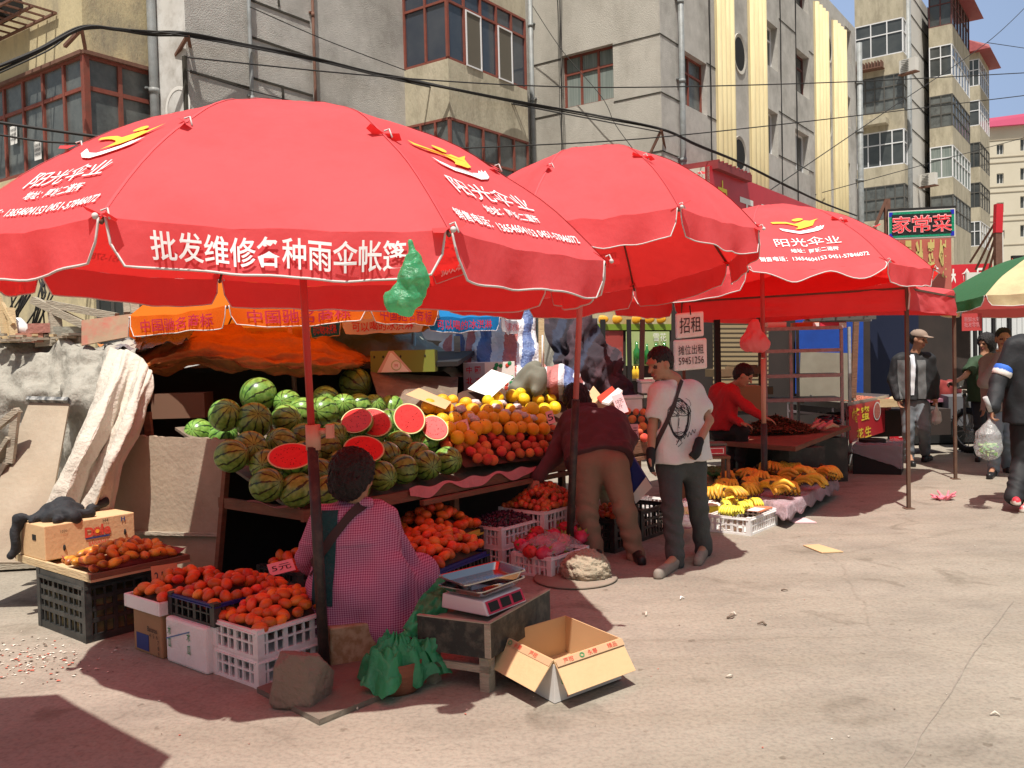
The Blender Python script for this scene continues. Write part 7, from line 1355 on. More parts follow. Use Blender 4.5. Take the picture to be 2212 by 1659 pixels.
pb = root('paper_notice', D(2098, 716, 10.2), 'red paper notice hanging below the cream umbrella', 'notice'); a_ = D(2078, 715, 10.2); mb = MB(); mb.bx(a_, V(.23, 0, 0), V(0, .006, 0), V(0, 0, .2), mat('notice_red', (.45, .05, .05), .7)); mb.build('sheet', pb); mb = MB(); mb.textp('新鲜水果\n批发零售', a_ + V(.115, 0, .1), V(1, 0, 0), .12, PINKT, off=.003, width=.18); mb.build('lettering', pb)
mb = MB(); a_ = D(2098, 770, 19); a_.z = 0
for k in range(24): mb.bx(a_ + V(.11 * k, 0, 0), V(.1, 0, 0), V(0, .04, 0), V(0, 0, 2.15), mat('fence_white', (.6, .62, .62), .5))
solo(mb, 'corrugated_fence', 'pale corrugated metal fence behind the right umbrella', 'fence')
for k, (x, d) in enumerate(((2106, 15), (2118, 15.5), (2146, 14.5), (2180, 15))): mb = MB(); a_ = D(x, 690, d); mb.beam(V(a_.x, a_.y, 0), a_ + V(0, 0, .1), .05, .05, M('black')); solo(mb, 'post', ['first', 'second', 'third', 'fourth'][k] + ' dark post from the left in front of the pale fence', 'post')
for pr in (BP, BPY):
    for c in list(pr.children): bpy.data.objects.remove(c)
    bpy.data.objects.remove(pr)
# ================================================================ foreground: black stool table, scale, basket, open box
tv = V(-.9, .44, 0).normalized(); tu = V(.47, .88, 0).normalized(); tP = G(1057, 1497); tl, tw, th = .62, .36, .335
tt = root('wooden_table', tP, 'low rough wooden table with black painted sides carrying the scale', 'table'); BK = mat('black_paint', (.02, .022, .021), .6, dirt=(.2, .18, .14), dscale=14, damt=.45)
for a, b in ((0, 0), (tl - .06, 0), (0, tw - .06), (tl - .06, tw - .06)): mb = MB(); mb.bx(tP + tu * a + tv * b, tu * .06, tv * .05, V(0, 0, .2), WOODG); mb.build('leg', tt)
mb = MB(); mb.bx(tP - tv * .02 - tu * .02 + V(0, 0, .17), tu * (tl + .04), tv * .018, V(0, 0, .165), BK); mb.bx(tP - tu * .02 + V(0, 0, .17), tu * .018, tv * (tw + .0), V(0, 0, .165), BK); mb.bx(tP + tv * (tw + .001) - tu * .02 + V(0, 0, .17), tu * (tl + .04), tv * .018, V(0, 0, .165), BK); mb.build('apron', tt)
mb = MB(); mb.bx(tP - tv * .022 - tu * .022 + V(0, 0, .336), tu * (tl + .044), tv * .022, V(0, 0, .006), WOODG); mb.bx(tP - tu * .022 + V(0, 0, .336), tu * .022, tv * (tw + .02), V(0, 0, .006), WOODG); mb.bx(tP - tu * .026 - tv * .026 + V(0, 0, .175), tu * .008, tv * .03, V(0, 0, .16), WOODG); mb.bx(tP + V(0, 0, .09), tu * .02, tv * tw, V(0, 0, .035), WOODG); mb.build('trim', tt)
mb = MB(); mb.bx(tP + V(0, 0, .3), tu * tl, tv * tw, V(0, 0, .012), WOODG); mb.build('tabletop', tt)
su = V(.6, .8, 0).normalized(); sv = V(-.8, .6, 0); sP = tP + tu * .06 + tv * .03 + V(0, 0, .345)
ss = root('weighing_scale', sP, 'pink and white digital scale under stacked steel trays on the low table', 'scale'); mb = MB(); mb.hexa([sP, sP + su * .32, sP + su * .32 + sv * .3, sP + sv * .3, sP + sv * .03 + V(0, 0, .07), sP + sv * .03 + su * .31 + V(0, 0, .07), sP + sv * .29 + su * .31 + V(0, 0, .075), sP + sv * .29 + V(0, 0, .075)], mat('scale_pink', (.7, .6, .62), .45)); mb.build('body', ss, bevel=.006)
mb = MB(); nrm = (-sv + V(0, 0, .35)).normalized(); q = lambda a, b, o: sP + su * a + sv * (.03 * b) + V(0, 0, .07 * b) + nrm * o
mb.add([q(.01, .1, .003), q(.31, .1, .003), q(.305, .92, .003), q(.01, .92, .003)], [(0, 1, 2, 3)], mat('panel_crimson', (.55, .02, .07), .4))
for k in range(3): mb.add([q(.025 + .095 * k, .22, .005), q(.1 + .095 * k, .22, .005), q(.1 + .095 * k, .8, .005), q(.025 + .095 * k, .8, .005)], [(0, 1, 2, 3)], M('black'))
mb.build('display', ss)
STL = mat('steel', (.45, .42, .42), .18, metal=1, bump=.1)
def steel_tray(lab, c, ux, uy, w, d, h, tilt=0):
    mb = MB(); ux, uy = Vector(ux), Vector(uy); uz = V(0, 0, 1); f = lambda a, b, z: c + ux * a + uy * b + uz * z
    def ring(s_, z): 
        W_, D_ = w / 2 * s_, d / 2 * s_; r_ = .03; P = []
        for cx, cy, a0 in ((W_ - r_, D_ - r_, 0), (-W_ + r_, D_ - r_, 90), (-W_ + r_, -D_ + r_, 180), (W_ - r_, -D_ + r_, 270)):
            for k in range(5): a = math.radians(a0 + k * 22.5); P.append(f(cx + r_ * math.cos(a), cy + r_ * math.sin(a), z))
        return P
    rs = [ring(.86, 0), ring(.9, .001), ring(1.0, h), ring(1.06, h + .002), ring(1.06, h - .004), ring(.985, h - .003), ring(.88, -.003)]
    n = 20
    for a, b in zip(rs, rs[1:]): mb.add(a + b, [(k, (k + 1) % n, n + (k + 1) % n, n + k) for k in range(n)], STL, True)
    mb.add(rs[0], [tuple(range(n))], STL); mb.add(rs[-1], [tuple(range(n))], STL); return solo(mb, 'steel_tray', lab, 'tray')
cc = sP + su * .16 + sv * .16
steel_tray('lower dark steel tray resting on the scale', cc + V(0, 0, .09), su, sv, .36, .27, .03); steel_tray('upper shiny steel tray with a reflection, on top of the scale', cc + V(.0, .0, .125) , (su + V(.25, -.2, .05)).normalized(), (sv + V(.18, .28, 0)).normalized(), .36, .25, .035)
# basket, green bag
bs = G(858, 1488); mb = MB(); mb.lathe([(0, 0), (.1, 0), (.118, .02), (.125, .08), (.128, .15), (.12, .15), (.115, .02), (0, .015)], (bs.x, bs.y, 0), mat('basket_red', (.2, .07, .04), .7, c2=(.3, .12, .06), scale=4, stretch=(1, 1, 12), bump=.6, bscale=40), 28); o = solo(mb, 'basket', 'reddish brown basket under the green plastic bag beside the low table', 'basket')
gb = mat('green_bag', (.06, .42, .18), .18, trans=.45, tcol=(.08, .65, .25), bump=.8, bscale=20, c2=(.08, .36, .2), scale=5, spec=.5)
c = V(bs.x, bs.y, .15)
def gsh(i, j):
    a = i * 6.283; rr_ = .02 + .13 * j ** .8 + (.055 * math.sin(a * 3 + 1) + .035 * math.sin(a * 7) + .03 * noise.noise(V(a * 2, j * 3, 1))) * j * j; z = .12 * (1 - j) - .0 + (-.09 * (j - .6) / .4 if j > .6 else 0) + .06 * abs(noise.noise(V(math.cos(a) * 2.2, math.sin(a) * 2.2, j * 4))) + .015 * abs(noise.noise(V(math.cos(a) * 5, math.sin(a) * 5, j * 8))) - .02 + .02 * math.sin(a * 5 + j * 8) * j
    return c + V(math.cos(a) * rr_ * 1.15, math.sin(a) * rr_, z)
mb = MB(); mb.grid(gsh, 150, 48, gb, smooth=False)
rows = [[c + V(.02, .02, .1), c + V(.1, .04, .05), c + V(.14, .0, -.06)], [c + V(.05, .08, .16), c + V(.14, .1, .12), c + V(.18, .02, 0)], [c + V(.13, .22, .27), c + V(.2, .24, .24), c + V(.235, .2, .17)], [c + V(.2, .36, .3), c + V(.25, .36, .31), c + V(.27, .33, .26)]]
sheet(rows, 34, 44, gb, wr=.07, wf=11, seed=4, mb=mb); solo(mb, 'plastic_bag', 'large green plastic bag bunched over the basket by the vendor', 'bag')
# open cardboard box
cf, cl_, cb, cr_ = D(1197, 1441, 4.0), D(1082, 1380, 4.36), D(1214, 1320, 4.78), D(1341, 1390, 4.27)
ub_, vb_ = (cr_ - cf), (cl_ - cf); ub_.z *= .6; vb_.z *= .6; up_ = ub_.cross(vb_).normalized(); up_ = -up_ if up_.z < 0 else up_; H_ = .2
cf2 = cf; base = cf2 - up_ * H_; low = min((base + ub_ * a + vb_ * b).z for a in (0, 1) for b in (0, 1)); sh_ = V(0, 0, -low + .004)
ox = root('open_box', base + sh_, 'open cardboard citrus box tipped on the street with its flaps folded out', 'box'); th_ = .006
f0 = cf2 + sh_; b0 = base + sh_; un, vn = ub_.normalized(), vb_.normalized(); WB = mat('box_white', (.72, .7, .68), .6, c2=(.66, .63, .6), scale=5)
mb = MB()
mb.bx(b0, ub_, vb_, up_ * th_, CARDI); mb.build('base', ox)
for o, d, n in ((b0, ub_, vn), (b0 + vb_ - vn * th_, ub_, vn), (b0 + vn * th_, vb_ - vn * 2 * th_, un), (b0 + vn * th_ + ub_ - un * th_, vb_ - vn * 2 * th_, un)): 
    mb = MB(); mb.bx(o + up_ * th_, d, n * th_, up_ * (H_ - th_), CARDI); mb.build('side_panel', ox)
for o, d, n, out in ((b0, ub_, -vn, -vn), (b0, vb_, -un, -un)): mb = MB(); mb.bx(o - un * (.002 if out == -vn else 0) - vn * (.002 if out == -un else 0), d, n * .003, up_ * (H_ - .02), WB); mb.build('printed_skin', ox)
def flap(o, d, out, L, dr, lab, tx):
    r = root if False else None; e = (out * .75 - up_ * dr).normalized(); mb = MB(); n_ = d.normalized().cross(e).normalized(); N_ = 12
    vs = [o + d * (i / N_) for i in range(N_ + 1)] + [o + d * (i / N_) + e * (L + .006 * noise.noise(V(i, 3, 1))) for i in range(N_ + 1)]; vs += [p + n_ * .005 for p in vs]; k = N_ + 1
    mb.add(vs, [(i, i + 1, k + i + 1, k + i) for i in range(N_)] + [(2 * k + i, 3 * k + i, 3 * k + i + 1, 2 * k + i + 1) for i in range(N_)] + [(k + i, k + i + 1, 3 * k + i + 1, 3 * k + i) for i in range(N_)] + [(0, k, 3 * k, 2 * k), (N_, 2 * k + N_, 3 * k + N_, k + N_)], CARD)
    no = n_ if n_.dot(V(0, -1, .5)) > 0 else -n_; off = .008; dd = d if d.x > 0 else -d; oo = o if d.x > 0 else o + d
    t0 = oo + e * .004 + no * off
    mb.add([t0, t0 + dd, t0 + dd + e * .032, t0 + e * .032], [(0, 1, 2, 3)], mat('tape', (.5, .33, .19), .25, spec=.7))
    for a, ch, m in tx: mb.text(ch, lambda u, v, a=a: oo + dd * (a + .035 * len(ch) * 2.0 * u) + e * (.03 - .024 * v) + no * (off + .002), m)
    mb.build('flap', ox)
flap(b0 + up_ * H_, vb_, -un * 1, .165, .75, '', ((.03, '芦柑', red), (.33, '永春', red), (.62, '芦柑', red), (.22, '◎', g_))); flap(b0 + up_ * H_, ub_, -vn, .165, .9, '', ((.1, '芦柑', red), (.45, '永春', red), (.75, '精品', red), (.33, '◎', g_)))
mb = MB(); mb.textp('伊', b0 + ub_ * .22 + up_ * .04 - vn * .003, un, .06, red, up=up_, off=.002); mb.textp('火', b0 + vb_ * .5 + up_ * .06 - un * .003, -vn, .07, red, up=up_, off=.002); mb.ell(b0 + ub_ * .12 + up_ * .12 - vn * .004, (.03, .01, .045), g_, 8, 6); mb.build('print', ox)
mb = MB(); mb.grid(lambda i, j: b0 + ub_ * (.45 + .4 * i) + vb_ * (.1 + .3 * j) + up_ * (.012 + .05 * i + .015 * math.sin(j * 6)), 10, 8, mat('yellow_film', (.8, .5, .03), .3)); solo(mb, 'yellow_bag', 'flattened yellow bag inside the open cardboard box', 'bag')
# ================================================================ people
SKIN = mat('skin', (.42, .22, .14), .5, c2=(.36, .18, .11), scale=30, spec=.35); FEAT = mat('features', (.06, .03, .025), .6); LIPS = mat('lips', (.3, .1, .08), .5); HAIR = mat('hair', (.012, .01, .01), .55, bump=.8, bscale=90)
def hframe(f, up=(0, 0, 1)):
    f = Vector(f).normalized(); u = Vector(up); u = (u - f * u.dot(f)).normalized(); r = f.cross(u); return r, f, u
def head(s, c, fwd, sc=1.0, up=(0, 0, 1)):
    r, f, u = hframe(fwd, up); rot = [[r[i], f[i], u[i]] for i in range(3)]; P = lambda x, y, z: c + (r * x + f * y + u * z) * sc; E = lambda p, e, k=.02, m=0, sub=False: s.ell(P(*p), [q * sc for q in e], k * sc, m, rot, sub)
    E((0, -.012, .03), (.074, .094, .085)); E((0, .01, -.03), (.06, .07, .078), .03); E((0, .052, -.085), (.03, .026, .022), .025); E((.03, .045, -.025), (.026, .03, .026), .025); E((-.03, .045, -.025), (.026, .03, .026), .025)
    s.cap(P(0, .082, .012), P(0, .104, -.026), .008 * sc, .0145 * sc, .012); E((0, .078, .028), (.055, .014, .012), .015)
    for q in (-1, 1): E((q * .031, .09, .004), (.017, .012, .011), .008, 0, True); E((q * .031, .0745, .002), (.0105, .007, .0042), .003, 1); E((q * .032, .083, .026), (.017, .004, .0028), .003, 1); E((q * .077, -.005, -.008), (.012, .022, .034), .01)
    E((0, .082, -.056), (.024, .012, .005), .004, 2); E((0, .083, -.0655), (.019, .011, .006), .004, 2)
    return P, rot
def hair(par, c, fwd, sc=1.0, up=(0, 0, 1), vox=.007, style='short', m=None, off=(0, 0, 0), name='hair'):
    r, f, u = hframe(fwd, up); rot = [[r[i], f[i], u[i]] for i in range(3)]; P = lambda x, y, z: c + (r * x + f * y + u * z) * sc; s = SDF(vox)
    if style == 'short':
        s.ell(P(0, -.02, .045), [.081 * sc, .1 * sc, .083 * sc], .02, 0, rot); s.ell(P(0, -.055, 0), [.072 * sc, .062 * sc, .08 * sc], .03, 0, rot)
        s.ell(P(0, .085, -.01), [.062 * sc, .07 * sc, .075 * sc], .015, 0, rot, True); 
        for q in (-1, 1): s.ell(P(q * .085, .01, -.035), [.03 * sc, .035 * sc, .05 * sc], .01, 0, rot, True)
    elif style == 'full':
        s.ell(P(0, -.025, .03), [.1 * sc, .115 * sc, .11 * sc], .02, 0, rot); s.ell(P(0, -.05, -.04), [.095 * sc, .085 * sc, .085 * sc], .03, 0, rot); s.ell(P(0, .1, -.02), [.065 * sc, .075 * sc, .08 * sc], .015, 0, rot, True)
        s.ell(P(.11, .035, -.03), [.035 * sc, .03 * sc, .045 * sc], .01, 0, rot, True)
    o = s.build(name, m or HAIR, par, wr=lambda X, Y, Z: .005 * n3(X * 75, Y * 75, Z * 45) + .003 * np.sin(X * 260 + 3 * np.sin(Z * 40)), off=[-q for q in parent_loc(par)]); return o
def hand(s, w, d, pn, sd=1, curl=.5, sc=1.0, m=0, tip=None):
    d = Vector(d).normalized(); pn = Vector(pn); pn = (pn - d * pn.dot(d)).normalized(); a = d.cross(pn) * sd      # a: towards the thumb
    rot = [[a[i], pn[i], d[i]] for i in range(3)]; s.ell(w + d * .045 * sc, [.036 * sc, .017 * sc, .05 * sc], .02, m, rot)
    for k, L in enumerate((.068, .078, .073, .057)):
        b = w + d * (.082 * sc) + a * ((.027 - .018 * k) * sc); c1 = curl * 1.1; d1 = (d * math.cos(c1 * .7) + pn * math.sin(c1 * .7)).normalized(); d2 = (d * math.cos(c1 * 1.7) + pn * math.sin(c1 * 1.7)).normalized()
        p1 = b + d1 * L * .55 * sc; t = tip if tip is not None else m; s.cap(b, p1, .0095 * sc, .0085 * sc, .006, m); s.cap(p1, p1 + d2 * L * .45 * sc, .0085 * sc, .007 * sc, .004, t)
    b = w + d * .02 * sc + a * .025 * sc; p1 = b + (d * .6 + a * .7 + pn * .3).normalized() * .035 * sc; s.cap(b, p1, .013 * sc, .011 * sc, .015, m); s.cap(p1, p1 + (d * .9 + a * .1 + pn * .5 * curl).normalized() * .032 * sc, .0105 * sc, .008 * sc, .005, tip if tip is not None else m)
class Human:
    def __init__(s, label, base, vox=.009): s.r = root('person', base, label, 'person'); s.b = SDF(vox); s.vox = vox; s.off = [-q for q in base]
    def body(s, J, fwd, sc=1, up=(0, 0, 1), hsc=1.0, hands=()):
        b = s.b; head(b, J['hd'], fwd, hsc, up); b.cap(J['hd'] - hframe(fwd, up)[2] * .05, J['nk'], .052, .056, .03)
        b.cap(J['nk'], J['ch'], .058, .07, .03); b.cap(J['ch'], J['pv'], .07, .07, .03); b.cap(J['shL'], J['shR'], .045, None, .05)
        for q in 'LR':
            b.cap(J['sh' + q], J['el' + q], .046 * sc, .036 * sc, .03); b.cap(J['el' + q], J['wr' + q], .037 * sc, .025 * sc, .02); b.cap(J['pv'], J['hp' + q], .07, .065, .03); b.cap(J['hp' + q], J['kn' + q], .066, .048, .02); b.cap(J['kn' + q], J['an' + q], .05, .034, .03); b.cap(J['an' + q], J['to' + q], .032, .025, .02)
        for h in hands: hand(b, *h[:4], **h[4])
        s.J = J; b.build('body', [SKIN, FEAT, LIPS], s.r, off=s.off); return s
    def part(s, name, sdf, m, wr=None): return sdf.build(name, m, s.r, wr=wr, off=s.off)
    def top(s, m, wd=.105, hem=None, slv=2, r=(.068, .058, .046), name='jacket', wr=.006, f=16, widen=.02, extra=None, dropn=(0, 0, -1), vox=None):
        J = s.J; t = SDF(vox or s.vox); hem = hem or J['pv']; C = (J['hpL'] + J['hpR']) / 2; t.cap(J['nk'] + (J['ch'] - J['nk']) * .12, J['ch'], .07, wd, .06); t.cap(J['ch'], J['pv'], wd, wd + widen * .8, .05)
        for q in 'LR':
            a = J['sh' + q].lerp(J['nk'], .28) + (J['ch'] - J['nk']) * .16; b = J['hp' + q] + (J['hp' + q] - C) * .2; ax = (J['pv'] - J['nk']).normalized(); e = b + ax * .3; t.cap(a, b, wd * .92, wd + widen, .06); t.cap(b, e, wd + widen, wd + widen, .04)
            if slv >= 1: t.cap(J['sh' + q], J['el' + q], r[0], r[1], .045)
            if slv >= 2: t.cap(J['el' + q], J['wr' + q] + (J['el' + q] - J['wr' + q]).normalized() * .015, r[1], r[2], .03)
            if slv < 1: e2 = J['sh' + q].lerp(J['el' + q], slv); d = (J['el' + q] - J['sh' + q]).normalized(); t.cap(J['sh' + q], e2, r[0], r[1], .045); t.ell(e2 + d * .075, [.062] * 3, .012, 0, None, True)
        t.plane(hem, dropn)
        if extra: extra(t)
        s.tp = s.part(name, t, m, (lambda X, Y, Z: wr * n3(X * f, Y * f, Z * f, 1, .7)) if wr else None); return s.tp
    def pants(s, m, hip=.1, r=(.098, .07, .062), name='trousers', wr=.006, waist=None, f=18):
        J = s.J; t = SDF(s.vox); t.cap(J['hpL'], J['hpR'], hip, None, .05); t.cap(J['pv'], J['pv'] + (J['ch'] - J['pv']).normalized() * .06, hip * 1.1, None, .05)
        for q in 'LR': t.cap(J['hp' + q], J['kn' + q], r[0], r[1], .04); e = J['an' + q] - V(0, 0, .03); t.cap(J['kn' + q], e, r[1], r[2], .03); t.ell(e + (e - J['kn' + q]).normalized() * .105, [.052] * 3, .01, 0, None, True)
        zk = min(J['knL'].z, J['knR'].z) + .1; return s.part(name, t, m, lambda X, Y, Z: wr * (.25 + .9 * (Z < zk)) * np.sin(Z * 55 + 3 * np.sin(X * 14 + Z * 9) + 2 * np.sin(Y * 11)) * .8)
    def shoes(s, m, L=.0, sole=None):
        for q in 'LR':
            t = SDF(.008); a, to = s.J['an' + q], s.J['to' + q]; d = V(to.x - a.x, to.y - a.y, 0); d = d.normalized() if d.length > .01 else V(0, -1, 0)
            b = V(a.x, a.y, to.z); heel = b - d * .045; toe = to + d * .03; up = V(0, 0, 1)
            t.cap(heel + up * .012, toe + up * .004, .037, .034, .03, 0); t.cap(a + up * .0, b + d * .02 + up * .02, .046, .046, .03, 0); t.cap(heel - up * .016, toe - up * .02, .038, .036, .01, 1); t.plane(V(0, 0, to.z - .034), (0, 0, -1)); s.part('shoe', t, [m, sole or m])
def obj_bvh(o):
    off = parent_loc(o.parent) if o.parent else Vector((0, 0, 0)); return BVHTree.FromPolygons([v.co + off + o.location for v in o.data.vertices], [list(p.vertices) for p in o.data.polygons])
def onto(bvh, p, d=(0, 1, 0), off=.004):
    d = Vector(d).normalized(); h = bvh.ray_cast(Vector(p) - d * .8, d); return (h[0] + h[1] * off if h[1].dot(d) < 0 else h[0] - d * off) if h[0] is not None else None
def band(par, name, bvh, pts, w, m, d=(0, 1, 0), off=.006, n=40):
    mb = MB(); vs = []
    for i in range(n + 1):
        p = spline([Vector(q) for q in pts], i / n); t = (spline([Vector(q) for q in pts], min(1, i / n + .02)) - spline([Vector(q) for q in pts], max(0, i / n - .02))).normalized(); sd = t.cross(Vector(d)).normalized()
        for k in (-1, 1): q = p + sd * (w / 2 * k); h = onto(bvh, q, d, off); vs.append(h if h is not None else (vs[-2] if len(vs) > 1 else q))
    mb.add(vs, [(2 * i, 2 * i + 1, 2 * i + 3, 2 * i + 2) for i in range(n)], m, True); return mb.build(name, par)
def patch(par, name, bvh, fn, m, nu=10, nv=16, d=(0, 1, 0), off=.005):
    mb = MB(); g = [[onto(bvh, fn(i / nu, j / nv), d, off) for i in range(nu + 1)] for j in range(nv + 1)]
    for j in range(nv):
        for i in range(nu):
            q = [g[j][i], g[j][i + 1], g[j + 1][i + 1], g[j + 1][i]]
            if all(x is not None for x in q) and max((q[0] - q[2]).length, (q[1] - q[3]).length) < .12: mb.add(q, [(0, 1, 2, 3)], m, True)
    return mb.build(name, par, weld=True)
def JJ(**k): return {a: (D(*v) if isinstance(v, tuple) else v) for a, v in k.items()}
# --- man in the printed T-shirt
WT = mat('tee_white', (.7, .66, .64), .85, c2=(.62, .57, .55), scale=5, bump=.3, bscale=60); DN = mat('denim_grey', (.045, .05, .05), .85, c2=(.075, .08, .078), scale=3, bump=.5, bscale=30); SH1 = mat('shoe_grey', (.23, .2, .17), .8, dirt=(.4, .36, .3), dscale=10); GLV = mat('glove', (.015, .015, .016), .85)
hm = Human('man in a white printed T-shirt and dark trousers walking past with black gloves', G(1460, 1232), .0085)
J = JJ(hd=(1424, 786, 6.72), nk=(1455, 822, 6.8), ch=(1462, 880, 6.8), pv=(1470, 985, 6.78), shL=(1421, 846, 6.68), shR=(1500, 842, 6.88), elL=(1409, 925, 6.66), wrL=(1406, 986, 6.6), elR=(1531, 908, 6.82), wrR=(1508, 962, 6.62), hpL=(1446, 1008, 6.75), hpR=(1497, 1008, 6.82), knL=(1452, 1100, 6.6), anL=(1459, 1203, 6.52), toL=G(1425, 1237, .035), knR=(1508, 1092, 6.82), anR=(1520, 1180, 6.88), toR=G(1508, 1209, .035))
hm.body(J, (-.78, -.5, -.28), up=(.05, 0, 1), hsc=1.04, hands=((J['wrL'], V(-.02, -.1, -1), V(.6, -.3, 0), 1, dict(curl=.45)), (J['wrR'], J['wrR'] - J['elR'] + V(-.02, -.05, -.12), V(-.5, .3, -.4), 1, dict(curl=1.15))))
tee = hm.top(WT, wd=.108, hem=D(1470, 996, 6.78), slv=.6, r=(.06, .078), name='t_shirt', wr=.007, f=13, widen=.026, vox=.009); hm.pants(DN, r=(.1, .076, .068)); hm.shoes(SH1)
hair(hm.r, J['hd'], (-.78, -.5, -.28), 1.04, (.05, 0, 1))
bv = obj_bvh(tee); band(hm.r, 'strap', bv, [D(1476, 822, 6.7), D(1468, 850, 6.6), D(1446, 900, 6.6), D(1424, 950, 6.6), D(1412, 985, 6.6)], .032, mat('strap_brown', (.05, .03, .03), .8), d=(0, 1, 0))
mb = MB(); rr = random.Random(3); KX = 6.6 / 1912
def pline(pts, r=.0022):
    q = [onto(bv, D(x, y, 6.6), (0, 1, 0), .002) for x, y in pts]; q = [p for p in q if p is not None]
    if len(q) > 2: mb.tube(q, r, INK, 4)
for k in range(9): a0, ex, ey, cx, cy = rr.uniform(0, 6), 24 + rr.uniform(-4, 3), 40 + rr.uniform(-5, 4), 1470 + rr.uniform(-2, 2), 905 + rr.uniform(-3, 3); pline([(cx + ex * math.cos(a0 + t * .22) * (1 - .12 * math.sin(a0 + t * .22)), cy + ey * math.sin(a0 + t * .22)) for t in range(22 if k else 29)])
for k in range(12): x, y = rr.uniform(1452, 1488), rr.uniform(868, 890); pline([(x + 12 * math.cos(t * .8 + k), y + 8 * math.sin(t * 1.1 + k) + t * .8) for t in range(10)], .0016)
pline([(1450 + 4 * t, 899 + .8 * math.sin(t)) for t in range(11)], .003); pline([(1470, 905), (1469, 918), (1467, 924), (1472, 926)]); pline([(1460, 934), (1466, 936), (1474, 934), (1482, 936)], .003); pline([(1468, 898), (1466, 940), (1470, 952)], .0015)
pline([(1463 + 1.7 * t, 953 - .75 * t + 5 * math.sin(t * 1.3)) for t in range(28)], .0026); pline([(1462, 962), (1470, 950), (1476, 958), (1466, 966)], .0026)
mb.build('print', hm.r)
for q, dv, pnv in (('L', V(-.02, -.1, -1), V(.6, -.3, 0)), ('R', J['wrR'] - J['elR'] + V(-.02, -.05, -.12), V(-.5, .3, -.4))):
    s = SDF(.006); dd = dv.normalized(); s.cap(J['wr' + q] - dd * .04, J['wr' + q] + dd * .02, .036, .034, .02); pn = (pnv - dd * pnv.dot(dd)).normalized(); a = dd.cross(pn); s.ell(J['wr' + q] + dd * .05, [.043, .026, .052], .02, 0, [[a[i], pn[i], dd[i]] for i in range(3)])
    for k in range(4): b = J['wr' + q] + dd * .082 + a * (.027 - .018 * k); c1 = (.5 if q == 'L' else 1.15) * .77; s.cap(b, b + (dd * math.cos(c1) + pn * math.sin(c1)) * .03, .013, .0125, .008)
    hm.part('glove', s, GLV)
# --- bending customer
JK = mat('jacket_maroon', (.075, .03, .035), .8, c2=(.11, .045, .05), scale=6, bump=.5, bscale=14); KH = mat('khaki', (.27, .19, .125), .85, c2=(.22, .15, .1), scale=3, bump=.3, bscale=25); SHB = mat('shoe_black', (.015, .014, .014), .4)
bc = Human('customer bending over the fruit in a dark quilted jacket and khaki trousers', G(1340, 1225), .0095)
J = JJ(hd=(1243, 872, 7.62), nk=(1262, 888, 7.48), ch=(1284, 918, 7.3), pv=(1296, 985, 7.0), shL=(1228, 915, 7.42), shR=(1336, 912, 7.4), elL=(1196, 985, 7.3), wrL=(1160, 1034, 7.2), elR=(1360, 950, 7.3), wrR=(1343, 986, 7.15), hpL=(1268, 1005, 7.0), hpR=(1325, 1005, 6.95), knL=(1268, 1108, 6.9), anL=(1288, 1196, 6.88), toL=G(1284, 1218, .035), knR=(1350, 1103, 6.85), anR=(1374, 1196, 6.8), toR=G(1384, 1208, .035))
bc.body(J, (-.4, .75, -.5), up=(-.2, .4, .9), hands=((J['wrL'], J['wrL'] - J['elL'], V(.2, .3, -1), 1, dict(curl=.5)), (J['wrR'], V(0, -.1, -1), V(-1, 0, 0), 1, dict(curl=1.2))))
o = bc.top(JK, wd=.135, hem=D(1296, 985, 6.95), slv=2, r=(.078, .07, .055), wr=.008, f=12, widen=.02, dropn=(0, -.75, -.6)); bc.pants(KH, r=(.125, .085, .07)); bc.shoes(SHB); hair(bc.r, J['hd'] + V(0, -.02, .02), (-.4, .75, -.5), 1.12, (-.2, .4, .9), style='full')
s = SDF(.009); s.cap(J['nk'] + V(-.06, -.03, .03), J['nk'] + V(.07, -.03, .03), .045, .045, .03); bc.part('collar', s, JK)
tb_ = root('tote_bag', D(1372, 1080, 7.05), 'blue cloth tote bag with white bands hanging from the customer\'s hand', 'bag'); mb = MB(); BLU = mat('tote_blue', (.012, .03, .22), .7, c2=(.01, .025, .17), scale=5); q = [D(1340, 1078, 7.05), D(1376, 1088, 7.0), D(1407, 1052, 6.98), D(1343, 985, 7.0)]
q = [D(1342, 992, 7.08), D(1362, 978, 7.05), D(1408, 1052, 7.0), D(1372, 1087, 7.0), D(1343, 1070, 7.06)]; k = len(q); b_ = [p + V(.02, .12, 0) for p in q]; mb.add(q + b_, [tuple(range(k))[::-1], tuple(range(k, 2 * k))] + [(i, (i + 1) % k, k + (i + 1) % k, k + i) for i in range(k)], BLU); mb.build('bag_body', tb_, bevel=.01)
mb = MB(); f_ = V(0, -.006, 0); mb.add([p + f_ for p in (D(1395, 1030, 7.0), D(1409, 1052, 7.0), D(1373, 1088, 7.0), D(1366, 1068, 7.0))], [(0, 1, 2, 3)], M('sign_white')); mb.add([p + f_ for p in (D(1342, 992, 7.07), D(1362, 978, 7.05), D(1366, 984, 7.05), D(1344, 1004, 7.07))], [(0, 1, 2, 3)], M('sign_white')); mb.build('band', tb_)
mb = MB(); mb.tube([D(1345, 990, 7.06), D(1342, 965, 7.08), D(1350, 960, 7.1), D(1360, 980, 7.06)], .008, BLU, 6); mb.build('handle', tb_)
s = SDF(.011); s.cap(D(1310, 1060, 7.4), D(1318, 1095, 7.4), .05, .07, .05).cap(D(1296, 1040, 7.4), D(1294, 1060, 7.4), .035, .045, .03); o = s.build('vegetable_bag', mat('veg_bag', (.4, .42, .28), .3, alpha=.8, c2=(.2, .28, .1), scale=8), wr=lambda X, Y, Z: .01 * n3(X * 20, Y * 20, Z * 20)); tag(o, 'bag of pale green vegetables seen between the customer\'s legs', 'bag')
